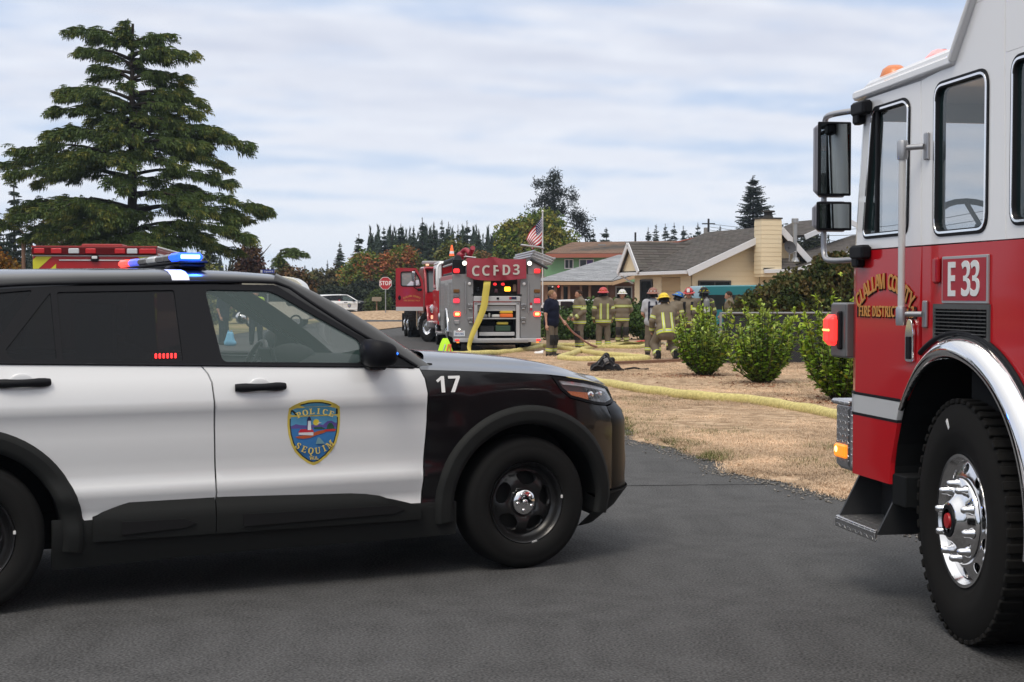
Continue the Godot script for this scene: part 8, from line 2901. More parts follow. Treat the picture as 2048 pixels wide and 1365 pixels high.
func build_tender():
	var e := thing("fire_truck", "red fire tender facing the camera with its lettered door open", "fire truck", place(-2.0, 50.0), deg_to_rad(9.5))
	# front along +z; the windscreen foot is at z = 0
	var red := paint("tender red", 0.36, 0.008, 0.016, 0.3)
	var black: StandardMaterial3D = mats["satin black trim"]
	var dark: StandardMaterial3D = mats["dark interior"]
	var alu: StandardMaterial3D = mats["brushed aluminium"]
	var chrome: StandardMaterial3D = mats["chrome"]
	var pane: StandardMaterial3D = mats["window pane"]
	var cab := MB.new()
	cab.prism(soften(pl([-2.0, 0.95, -2.0, 2.45, -1.7, 2.62, -0.45, 2.62, -0.28, 2.50, 0.05, 1.70, 0.05, 0.95]), 0.08), -1.08, 1.08, Transform3D(Basis(Vector3(0, 0, 1), Vector3(0, 1, 0), Vector3(-1, 0, 0)), Vector3.ZERO), 0.7, 0.05)
	obj("cab", cab, red, e)
	var ws := MB.new()
	ws.box(Vector3(0, 2.10, -0.09), Vector3(1.96, 0.80, 0.02), 0.005, Basis(Vector3(1, 0, 0), -0.39))
	obj("windscreen", ws, mt("windscreen pane", 0.10, 0.115, 0.12, 0.08), e)
	obj("windscreen_divider", boxed(Vector3(-0.96, 2.10, -0.08), Vector3(0.07, 0.86, 0.05), 0.01, Basis(Vector3(1, 0, 0), -0.39)), black, e)
	obj("visor", boxed(Vector3(0, 2.56, -0.2), Vector3(2.1, 0.08, 0.3), 0.03), red, e)
	var hood := MB.new()
	hood.prism(soften(pl([0.0, 1.70, 0.3, 1.62, 1.45, 1.42, 1.62, 1.25, 1.62, 0.80, 0.0, 0.85]), 0.08), -0.72, 0.72, Transform3D(Basis(Vector3(0, 0, 1), Vector3(0, 1, 0), Vector3(-1, 0, 0)), Vector3.ZERO), 0.7, 0.10)
	obj("bonnet", hood, red, e)
	obj("grille", boxed(Vector3(0, 1.08, 1.64), Vector3(0.9, 0.5, 0.04), 0.02), chrome, e)
	for k in 6:
		obj("grille_bar", boxed(Vector3(0, 0.90 + k * 0.07, 1.67), Vector3(0.84, 0.02, 0.02), 0.004), black, e)
	obj("front_bumper", boxed(Vector3(0, 0.62, 1.95), Vector3(2.4, 0.26, 0.5), 0.05), alu, e)
	obj("chassis", boxed(Vector3(0, 0.65, -3.2), Vector3(0.9, 0.3, 9.0), 0.0), dark, e)
	for s in [-1.0, 1.0]:
		var wing := MB.new()
		var rows := []
		for q in [[0.50, 0.70], [0.62, 0.86], [0.66, 1.05], [0.62, 1.14]]:
			var row := []
			for i in 13:
				var a := deg_to_rad(lerpf(-5, 185, i / 12.0))
				row.append(Vector3(q[1] * s, 0.58 + q[0] * sin(a) * 1.05, 0.85 + q[0] * cos(a)))
			rows.append(row)
		wing.grid(rows, Vector3(s * 0.4, 1, 0))
		wing.box(Vector3(0.90 * s, 1.04, 1.46), Vector3(0.42, 0.50, 0.16), 0.07)
		obj("front_wing", wing, red, e)
		var hl := MB.new()
		hl.lathe([Vector2(0.15, -0.05), Vector2(0.155, 0.02), Vector2(0.12, 0.03)], Transform3D(Basis(Vector3(1, 0, 0), PI * 0.5), Vector3(0.92 * s, 1.15, 1.55)), 20)
		var hn := obj("headlamp", hl, chrome, e)
		var hb := MB.new()
		hb.ball(Vector3(0.92 * s, 1.15, 1.56), Vector3(0.12, 0.12, 0.04), 16, 8)
		obj("lamp_lens", hb, mats["pale lens"], hn)
		obj("indicator", boxed(Vector3(0.98 * s, 0.86, 1.55), Vector3(0.10, 0.13, 0.04), 0.015), mats["pale orange"], e)
		truck_wheel(e, Vector3(0.95 * s, 0.52, 0.85), 1.0, 0.52, 0.30, 0.0, true, false)
		var w: Node3D = e.get_child(e.get_child_count() - 1)
		w.transform = Transform3D(Basis(Vector3.UP, deg_to_rad(28)) * Basis(Vector3(0, 0, 1), -s * PI * 0.5), Vector3(0.98 * s, 0.52, 0.85))
		for z in [-4.9, -6.2]:
			truck_wheel(e, Vector3(0.95 * s, 0.52, z), 1.0, 0.52, 0.5, 0.0, true, false)
			w = e.get_child(e.get_child_count() - 1)
			w.transform = Transform3D(Basis(Vector3(0, 0, 1), -s * PI * 0.5), Vector3(0.98 * s, 0.52, z))
		obj("fuel_tank", tubed([Vector3(0.85 * s, 0.62, -0.5), Vector3(0.85 * s, 0.62, -1.8)], 0.30, 16), alu, e)
		obj("side_bar", tubed([Vector3(1.08 * s, 0.35, -2.2), Vector3(1.08 * s, 1.2, -2.2)], 0.05, 10), chrome, e)
		obj("tan_box", boxed(Vector3(0.95 * s, 0.75, -1.15 - 1.4), Vector3(0.3, 0.6, 0.5), 0.03), mt("tan box", 0.30, 0.19, 0.12, 0.6), e)
		obj("mud_flap", boxed(Vector3(1.0 * s, 0.55, -7.0), Vector3(0.5, 0.7, 0.02), 0.0), black, e)
	var tank := MB.new()
	tank.box(Vector3(0, 1.55, -4.9), Vector3(2.2, 1.3, 5.2), 0.25)
	obj("water_tank", tank, red, e)
	obj("light_bar", boxed(Vector3(-0.35, 2.76, -0.7), Vector3(1.5, 0.13, 0.28), 0.04), mats["bar housing"], e)
	obj("bar_lamp", boxed(Vector3(-0.92, 2.68, -0.55), Vector3(0.12, 0.06, 0.1), 0.02), mats["pale orange"], e)
	# the open door stands square to the side, its outer face forward
	var door := Node3D.new()
	door.name = "open_door"
	e.add_child(door, true)
	door.transform = Transform3D(Basis(Vector3.UP, deg_to_rad(-6)), Vector3(-1.10, 0, -0.05))
	var hole := soften(pl([-0.79, 1.93, -0.79, 2.42, -0.30, 2.42, -0.17, 2.20, -0.10, 1.93]), 0.07)
	var dp := MB.new()
	var flat := func(x: float, y: float) -> Vector3: return Vector3(x, y, 0.03)
	dp.panel(soften(pl([-0.98, 1.06, -0.98, 2.56, -0.26, 2.56, -0.04, 2.15, 0.0, 1.85, -0.02, 1.06]), 0.06), [hole], flat, 0.2, 0.06)
	obj("door_skin", dp, red, door)
	var fr := MB.new()
	fr.panel(Geometry2D.offset_polygon(hole, 0.025)[0], [Geometry2D.offset_polygon(hole, -0.015)[0]], flat, 0.15, 0.05, 0.006)
	obj("window_frame", fr, black, door)
	var gp := MB.new()
	gp.panel(hole, [], flat, 0.5, 0.0, -0.02)
	obj("pane", gp, glass("pale door glass", 0.55, 0.56, 0.58, 0.45), door)
	obj("vent_bar", boxed(Vector3(-0.30, 2.17, 0.03), Vector3(0.03, 0.5, 0.03), 0.005), black, door)
	obj("white_band", boxed(Vector3(-0.50, 1.13, 0.036), Vector3(0.95, 0.14, 0.012), 0.003), mats["reflective band"], door)
	var hd := MB.new()
	hd.ball(Vector3(-0.85, 1.52, 0.035), Vector3(0.05, 0.085, 0.02), 12, 8)
	obj("door_handle", hd, black, door)
	var mir := MB.new()
	mir.box(Vector3(-0.36, 2.26, 0.22), Vector3(0.14, 0.36, 0.08), 0.035)
	obj("mirror", mir, chrome, door)
	obj("mirror_arm", tubed([Vector3(-0.32, 2.48, 0.05), Vector3(-0.34, 2.46, 0.22), Vector3(-0.34, 1.88, 0.22), Vector3(-0.20, 1.80, 0.05)], 0.018, 8), black, door)
	obj("lower_mirror", boxed(Vector3(-0.14, 1.80, 0.16), Vector3(0.16, 0.10, 0.06), 0.025), black, door)
	var gold: StandardMaterial3D = mats["gold leaf"]
	arc_letters("CLALLAM COUNTY", 0.062, gold, door, Transform3D(Basis.IDENTITY, Vector3(-0.42, 1.02, 0.036)), 0.56, 1.05, "door_lettering", false, 1.0)
	lettering("FIRE DISTRICT No.3", 0.05, gold, door, Transform3D(Basis.IDENTITY, Vector3(-0.42, 1.42, 0.036)), "door_lettering", false, 0.9)
# ---------------------------------------------------------------- hoses and kit on the ground
func hose_material() -> StandardMaterial3D:
	if mats.has("yellow hose"):
		return mats["yellow hose"]
	var m := mt("yellow hose", 1, 1, 1, 0.7)
	m.albedo_texture = noise_tex(61, 0.03, 512, lin(0.34, 0.28, 0.09), lin(0.60, 0.52, 0.20), 5, 0.25, 0.6)
	m.uv1_triplanar = true
	m.uv1_scale = Vector3(1.1, 1.1, 1.1)
	return m
func build_hoses():
	var y := hose_material()
	var lay := func(called: String, label: String, pts: Array, r: float, m: Material, n: int):
		var t := thing(called, label, "fire hose", place(pts[0].x, pts[0].y))
		var p := []
		for q in pts:
			p.append(place(q.x - pts[0].x, q.y - pts[0].y, r * 0.92 + (q.z if q is Vector3 else 0.0)))
		var c := curve(p, n)
		for i in c.size():
			c[i] += Vector3(0.012 * sin(i * 0.7), 0.005 * sin(i * 1.3), 0.012 * cos(i * 0.9))
		var rad := []
		for i in c.size():
			rad.append(r * (1.0 + 0.035 * sin(i * 0.9)))
		obj("jacket", tubed(c, rad, 14), m, t)
		return t
	lay.call("supply_hose", "thick yellow supply hose curving across the lawn in the foreground", [Vector2(-1.2, 30.5), Vector2(0.2, 28.0), Vector2(0.95, 26.2), Vector2(1.5, 24.6), Vector2(2.15, 22.5), Vector2(2.80, 21.1), Vector2(3.40, 20.3), Vector2(3.82, 18.9), Vector2(4.12, 17.4), Vector2(4.6, 15.0), Vector2(5.2, 12.5), Vector2(6.2, 9.5)], 0.084, y, 110)
	lay.call("supply_hose", "yellow hose doubled back in a long loop before the crew", [Vector2(4.3, 43.6), Vector2(3.95, 42.2), Vector2(3.5, 41.2), Vector2(2.8, 41.6), Vector2(2.2, 40.9), Vector2(1.6, 37.0), Vector2(1.18, 34.4), Vector2(1.55, 33.5), Vector2(2.3, 33.4), Vector2(2.9, 33.4), Vector2(3.25, 34.0), Vector2(2.9, 35.2), Vector2(2.3, 36.6), Vector2(1.7, 39.4), Vector2(1.2, 41.5), Vector2(0.6, 43.2)], 0.085, y, 150)
	lay.call("supply_hose", "yellow hose leading from the grey engine's tail to the blue shirted man", [Vector2(-1.6, 36.4), Vector2(-0.9, 37.2), Vector2(-0.2, 37.9), Vector2(0.4, 39.8), Vector2(0.9, 42.2), Vector2(1.8, 43.6), Vector2(2.9, 43.4), Vector2(3.9, 44.2)], 0.08, y, 80)
	lay.call("attack_line", "faded pink hose slanting from the man's hand to the ground", [Vector3(1.34, 37.9, 0.92), Vector3(1.7, 39.2, 0.55), Vector3(2.15, 40.6, 0.22), Vector3(2.62, 41.9, 0.02), Vector3(3.0, 43.2, 0.0)], 0.026, mt("pink hose", 0.36, 0.17, 0.16, 0.7), 30)
	for q in [[3.2, 43.3, 0.10, "olive flat hose lying nearest in the pile before the hedge"], [3.5, 43.8, -0.05, "olive flat hose lying second in the pile before the hedge"], [3.9, 44.3, 0.06, "pale grey flat hose on the pile before the hedge"], [3.0, 44.4, 0.02, "olive flat hose at the back of the pile before the hedge"]]:
		var t := thing("flat_hose", q[3], "fire hose", place(q[0], q[1]), q[2], "flat hoses piled before the hedge")
		var pts := curve([Vector3(-0.7, 0.02, 0.6), Vector3(-0.2, 0.05, 0.1), Vector3(0.4, 0.13, -0.4), Vector3(0.9, 0.07, -0.7), Vector3(1.1, 0.03, -0.5)], 20)
		obj("jacket", ribbon(pts, 0.16, 0.012, Vector3(0.6, 0.3, 0.5)), mt("pale canvas", 0.42, 0.38, 0.28, 0.8) if q[2] == 0.06 else mt("olive hose", 0.26, 0.24, 0.07, 0.8), t)
	# the hose that hangs out of the engine's bed
	var h := thing("hanging_hose", "flat yellow hose hanging from under the banner to the ground", "fire hose", place(-0.42, 39.3), deg_to_rad(6.7))
	var pts2 := curve([Vector3(-0.26, 2.0, -0.02), Vector3(-0.285, 1.93, 0.10), Vector3(-0.315, 1.67, 0.14), Vector3(-0.41, 1.19, 0.22), Vector3(-0.62, 0.72, 0.32), Vector3(-0.76, 0.40, 0.42), Vector3(-0.815, 0.16, 0.50), Vector3(-0.76, 0.05, 0.80), Vector3(-0.66, 0.04, 1.2), Vector3(-0.5, 0.04, 1.8)], 46)
	var m := MB.new()
	var rows := []
	for i in pts2.size():
		var t := i / float(pts2.size() - 1)
		var wid := lerpf(0.19, 0.10, smoothstep(0.25, 0.75, t))
		var d := Vector3(1, 0, 0.0).rotated(Vector3.UP, 0.9 * smoothstep(0.45, 0.75, t))
		var row := []
		for k in 7:
			var f := k / 6.0 - 0.5
			row.append(pts2[i] + d * f * wid + Vector3(0, 0, 0.02 * cos(f * PI)) + Vector3(0.004 * sin(i * 0.8), 0, 0))
		rows.append(row)
	m.grid(rows, Vector3(0, 0, 1))
	for i in rows.size():
		for k in 7:
			rows[i][k] -= Vector3(0, 0, 0.012)
	m.grid(rows, Vector3(0, 0, -1))
	obj("jacket", m, mt("bright hose", 0.50, 0.40, 0.065, 0.75), h)
	# high visibility vest thrown over something low
	var v := thing("hi_vis_vest", "lime and orange high visibility vest draped behind the police car bonnet", "vest", place(-1.58, 33.6))
	rows = []
	for j in 15:
		var t := j / 14.0
		var row := []
		for i in 31:
			var a := TAU * i / 30.0
			var r := lerpf(0.05, 0.23, pow(t, 0.75)) * (1.0 + 0.16 * sin(a * 5.0 + t * 2.0) * t + 0.08 * sin(a * 9.0))
			row.append(Vector3(cos(a) * r, 0.56 * (1.0 - t) + 0.02, sin(a) * r * 0.8))
		rows.append(row)
	var lime := MB.new()
	lime.grid(rows, Vector3(0, 0.3, 1))
	var lv := MB.new()
	for i in 30:
		for j in 14:
			var c: Vector3 = (rows[j][i] + rows[j + 1][i + 1]) * 0.5
			var n := Vector3(c.x, 0.12, c.z * 1.5).normalized()
			lv.quadn(rows[j][i], rows[j][i + 1], rows[j + 1][i + 1], rows[j + 1][i], n, n, n, n)
	obj("cloth", lv, mt("lime vest", 0.42, 0.72, 0.02, 0.7), v)
	for q in [[0.35, 1.2, "vest orange", 0.055], [0.9, 1.9, "vest orange", 0.04], [1.55, 2.2, "vest silver", 0.035]]:
		var st := MB.new()
		var sp := []
		for k in 10:
			var t := 0.25 + k / 9.0 * 0.7
			var a: float = lerpf(q[0], q[1], k / 9.0)
			var r := lerpf(0.05, 0.23, pow(t, 0.75)) * (1.0 + 0.16 * sin(a * 5.0 + t * 2.0) * t + 0.08 * sin(a * 9.0)) + 0.012
			sp.append(Vector3(cos(a) * r, 0.56 * (1.0 - t) + 0.02, sin(a) * r * 0.8))
		st.tube(sp, q[3] * 0.5, 6, true, 0.5)
		obj("stripe", st, mt("vest orange", 0.72, 0.13, 0.05, 0.7) if q[2] == "vest orange" else mt("vest silver", 0.5, 0.5, 0.52, 0.5), v)
	# breathing apparatus pack dropped on the lawn
	var g := thing("gear_pack", "black breathing apparatus pack lying on the dry lawn", "pack", place(1.95, 29.3, 0.02))
	var sd := MB.new()
	sdf_mesh(sd, [[Vector3(-0.24, 0.07, 0), Vector3(0.20, 0.07, 0.02), 0.10, 0.09], [Vector3(-0.10, 0.12, 0), Vector3(0.0, 0.32, -0.04), 0.13, 0.07], [Vector3(0.05, 0.12, 0), Vector3(0.12, 0.24, 0), 0.10, 0.06], [Vector3(0.15, 0.05, 0.1), Vector3(0.34, 0.03, 0.05), 0.05, 0.03]], 0.022, 0.05)
	obj("bag", sd, mats["black nylon"], g)
	for q in [[Vector3(-0.22, 0.10, 0.11), Vector3(-0.12, 0.26, 0.12), Vector3(0.0, 0.38, 0.02)], [Vector3(-0.02, 0.36, 0.06), Vector3(0.10, 0.22, 0.12), Vector3(0.22, 0.10, 0.12)], [Vector3(-0.1, 0.1, 0.15), Vector3(0.02, 0.22, 0.14), Vector3(0.12, 0.12, 0.14)], [Vector3(-0.34, 0.03, 0.1), Vector3(-0.22, 0.13, 0.13), Vector3(-0.08, 0.10, 0.16)]]:
		obj("strap", ribbon(curve(q, 12), 0.045, 0.008, Vector3(0.5, 0, 0.8)), dull("grey webbing", 0.05, 0.05, 0.055, 0.6), g)
	obj("gauge", boxed(Vector3(-0.01, 0.22, 0.13), Vector3(0.10, 0.12, 0.03), 0.012, Basis(Vector3(0, 0, 1), 0.4)), mats["pale buckle"], g)
	for q in [Vector3(-0.05, 0.30, 0.10), Vector3(0.15, 0.13, 0.13), Vector3(-0.16, 0.20, 0.13)]:
		obj("buckle", boxed(q, Vector3(0.045, 0.03, 0.015), 0.005, Basis(Vector3(0, 0, 1), 0.6)), mats["pale buckle"], g)
	var wb := thing("white_bag", "crumpled white plastic by the engine's right rear corner", "plastic bag", place(0.75, 37.9, 0.02))
	var wm := MB.new()
	sdf_mesh(wm, [[Vector3(-0.12, 0.03, 0), Vector3(0.06, 0.04, 0.05), 0.05, 0.04], [Vector3(0.0, 0.04, 0), Vector3(0.08, 0.09, -0.05), 0.05, 0.03]], 0.03, 0.03)
	obj("plastic", wm, mats["white plastic"], wb)
# ---------------------------------------------------------------- people
func sdf_mesh(out: MB, bones: Array, cell: float, blend: float):
	# tapered capsules joined with a smooth minimum, meshed with surface nets
	var lo := Vector3(1e9, 1e9, 1e9)
	var hi := -lo
	for b in bones:
		var r: float = maxf(b[2], b[3])
		lo = lo.min(b[0] - Vector3.ONE * r).min(b[1] - Vector3.ONE * r)
		hi = hi.max(b[0] + Vector3.ONE * r).max(b[1] + Vector3.ONE * r)
	lo -= Vector3.ONE * (cell * 2.5 + blend * 0.3)
	hi += Vector3.ONE * (cell * 2.5 + blend * 0.3)
	var nx := int((hi.x - lo.x) / cell) + 2
	var ny := int((hi.y - lo.y) / cell) + 2
	var nz := int((hi.z - lo.z) / cell) + 2
	var f := PackedFloat32Array()
	f.resize(nx * ny * nz)
	f.fill(1000.0)
	for b in bones:
		var a: Vector3 = b[0]
		var e: Vector3 = b[1]
		var ra: float = b[2]
		var rb: float = b[3]
		var ba := e - a
		var l2 := maxf(ba.length_squared(), 1e-9)
		var mg := maxf(ra, rb) + blend + cell * 2.0
		var p0 := ((a.min(e) - Vector3.ONE * mg) - lo) / cell
		var p1 := ((a.max(e) + Vector3.ONE * mg) - lo) / cell
		for k in range(maxi(int(p0.z), 0), mini(int(p1.z) + 1, nz)):
			for j in range(maxi(int(p0.y), 0), mini(int(p1.y) + 1, ny)):
				var at := (k * ny + j) * nx
				for i in range(maxi(int(p0.x), 0), mini(int(p1.x) + 1, nx)):
					var p := lo + Vector3(i, j, k) * cell - a
					var t := clampf(p.dot(ba) / l2, 0.0, 1.0)
					var d := (p - ba * t).length() - (ra + (rb - ra) * t)
					var old := f[at + i]
					if old < 900.0:
						var h := maxf(blend - absf(old - d), 0.0) / blend
						d = minf(old, d) - h * h * blend * 0.25
					f[at + i] = d
	var vert := {}
	var norm := {}
	var sxy := nx * ny
	for k in nz - 1:
		for j in ny - 1:
			for i in nx - 1:
				var q := (k * ny + j) * nx + i
				if absf(f[q]) > cell * 2.2:
					continue
				var c := [f[q], f[q + 1], f[q + nx], f[q + nx + 1], f[q + sxy], f[q + sxy + 1], f[q + sxy + nx], f[q + sxy + nx + 1]]
				var inside := 0
				for x in c:
					if x < 0.0:
						inside += 1
				if inside == 0 or inside == 8:
					continue
				var sum := Vector3.ZERO
				var n := 0
				for ed in [[0, 1], [2, 3], [4, 5], [6, 7], [0, 2], [1, 3], [4, 6], [5, 7], [0, 4], [1, 5], [2, 6], [3, 7]]:
					var va: float = c[ed[0]]
					var vb: float = c[ed[1]]
					if (va < 0.0) != (vb < 0.0):
						var t := va / (va - vb)
						var pa := Vector3(ed[0] & 1, (ed[0] >> 1) & 1, ed[0] >> 2)
						var pb := Vector3(ed[1] & 1, (ed[1] >> 1) & 1, ed[1] >> 2)
						sum += pa.lerp(pb, t)
						n += 1
				vert[q] = lo + (Vector3(i, j, k) + sum / n) * cell
				norm[q] = Vector3(c[1] + c[3] + c[5] + c[7] - c[0] - c[2] - c[4] - c[6], c[2] + c[3] + c[6] + c[7] - c[0] - c[1] - c[4] - c[5], c[4] + c[5] + c[6] + c[7] - c[0] - c[1] - c[2] - c[3]).normalized()
	for q in vert:
		# an edge along each axis from this cell's first corner
		for ax in 3:
			var step: int = [1, nx, sxy][ax]
			var u: int = [nx, sxy, 1][ax]
			var w: int = [sxy, 1, nx][ax]
			if (f[q] < 0.0) == (f[q + step] < 0.0):
				continue
			var a: int = q
			var b: int = q - u
			var c: int = q - u - w
			var d: int = q - w
			if vert.has(b) and vert.has(c) and vert.has(d):
				out.quadn(vert[a], vert[b], vert[c], vert[d], norm[a], norm[b], norm[c], norm[d])
func sdf_at(bones: Array, p: Vector3) -> float:
	var best := 1000.0
	for b in bones:
		var ba: Vector3 = b[1] - b[0]
		var q: Vector3 = p - b[0]
		var t := clampf(q.dot(ba) / maxf(ba.length_squared(), 1e-9), 0.0, 1.0)
		var d: float = (q - ba * t).length() - lerpf(b[2], b[3], t)
		var h := maxf(0.05 - absf(best - d), 0.0) / 0.05
		best = minf(best, d) - h * h * 0.0125
	return best
func surface(bones: Array, from: Vector3, dir: Vector3, off: float) -> Vector3:
	var p := from
	for k in 40:
		var d := sdf_at(bones, p) - off
		if d >= -0.0015:
			break
		p += dir * maxf(-d * 0.9, 0.003)
	return p
func band(bones: Array, c: Vector3, axis: Vector3, width: float, parent: Node, a0 := 0.0, a1 := TAU):
	# reflective tape round a sleeve, leg or hem: lime with a silver middle
	axis = axis.normalized()
	var s := axis.cross(Vector3(0.3, 0.2, 1.0)).normalized()
	var o := axis.cross(s)
	var n := 24
	var rings := []
	for w in [-0.5, -0.18, 0.18, 0.5]:
		var row := []
		for i in n + 1:
			var a := lerpf(a0, a1, i / float(n))
			row.append(surface(bones, c + axis * width * w, s * cos(a) + o * sin(a), 0.008))
		rings.append(row)
	for k in 3:
		var m := MB.new()
		for i in n:
			var q := [rings[k][i], rings[k][i + 1], rings[k + 1][i + 1], rings[k + 1][i]]
			var nn := []
			for p in q:
				var r: Vector3 = p - c
				nn.append((r - axis * r.dot(axis)).normalized())
			m.quadn(q[0], q[1], q[2], q[3], nn[0], nn[1], nn[2], nn[3])
		obj("silver_tape" if k == 1 else "lime_tape", m, mats["tape silver"] if k == 1 else mats["tape lime"], parent)
func strip(bones: Array, line: Array, dir: Vector3, width: float, parent: Node):
	# tape that runs down the front or back
	var side := Vector3.UP.cross(dir).normalized()
	var rows := []
	for w in [-0.5, -0.17, 0.17, 0.5]:
		var row := []
		for p in line:
			row.append(surface(bones, p + side * width * w, dir, 0.010))
		rows.append(row)
	for k in 3:
		var m := MB.new()
		m.grid([rows[k], rows[k + 1]], dir)
		obj("silver_tape" if k == 1 else "lime_tape", m, mats["tape silver"] if k == 1 else mats["tape lime"], parent)
func helmet(parent: Node, head: Transform3D, mat: Material, mark: Material, band_mat: Material):
	# fire helmet: ridged dome, long brim behind, shield in front, band of reflective squares
	var h := Node3D.new()
	h.name = "helmet"
	parent.add_child(h, true)
	h.transform = head
	var m := MB.new()
	var rows := []
	for j in 8:
		var b := PI * 0.5 * j / 7.0
		var row := []
		for i in 33:
			var a := TAU * i / 32.0
			var ridge := 1.0 + 0.05 * pow(absf(cos(a * 4.0)), 6.0)
			row.append(Vector3(sin(a) * 0.125 * cos(b) * ridge, 0.055 + 0.125 * sin(b) * (1.0 + 0.04 * pow(absf(cos(a * 4.0)), 6.0)), cos(a) * 0.150 * cos(b) * ridge - 0.01))
		rows.append(row)
	for j in 7:
		for i in 32:
			var q := [rows[j][i], rows[j][i + 1], rows[j + 1][i + 1], rows[j + 1][i]]
			var nn := []
			for p in q:
				nn.append(Vector3(p.x / 0.125, (p.y - 0.05) / 0.125, p.z / 0.15).normalized())
			m.quadn(q[0], q[1], q[2], q[3], nn[0], nn[1], nn[2], nn[3])
	var br := []
	for k in [[1.0, 0.062], [1.18, 0.050], [1.32, 0.032], [1.32, 0.022], [1.0, 0.045]]:
		var row := []
		for i in 33:
			var a := TAU * i / 32.0
			var back := 0.07 * maxf(-cos(a), 0.0)
			var e: float = (k[0] - 1.0) / 0.32
			row.append(Vector3(sin(a) * (0.127 + 0.045 * e), k[1] - back * 0.25 * e, cos(a) * (0.152 + (0.035 + back) * e) - 0.01))
		br.append(row)
	m.grid([br[0], br[1], br[2]], Vector3.UP)
	m.grid([br[3], br[4]], Vector3.DOWN)
	m.grid([br[2], br[3]], Vector3(0, 0.2, 1))
	obj("shell", m, mat, h)
	obj("front_shield", boxed(Vector3(0, 0.125, 0.145), Vector3(0.085, 0.11, 0.012), 0.01, Basis(Vector3(1, 0, 0), -0.25)), mark, h)
	for i in 8:
		var a := TAU * (i + 0.5) / 8.0
		obj("reflective_square", boxed(Vector3(sin(a) * 0.127, 0.082, cos(a) * 0.152 - 0.01), Vector3(0.045, 0.026, 0.006), 0.002, Basis(Vector3.UP, a)), band_mat, h)
	var nk := MB.new()
	rows = []
	for j in 4:
		var row := []
		for i in 13:
			var a := PI + (i / 12.0 - 0.5) * 3.6
			row.append(Vector3(sin(a) * (0.112 + 0.012 * j), 0.05 - j * 0.045, cos(a) * (0.128 + 0.008 * j) - 0.01))
		rows.append(row)
	nk.grid(rows, Vector3(0, 0, -1))
	obj("neck_cover", nk, mats["black nylon"], h)
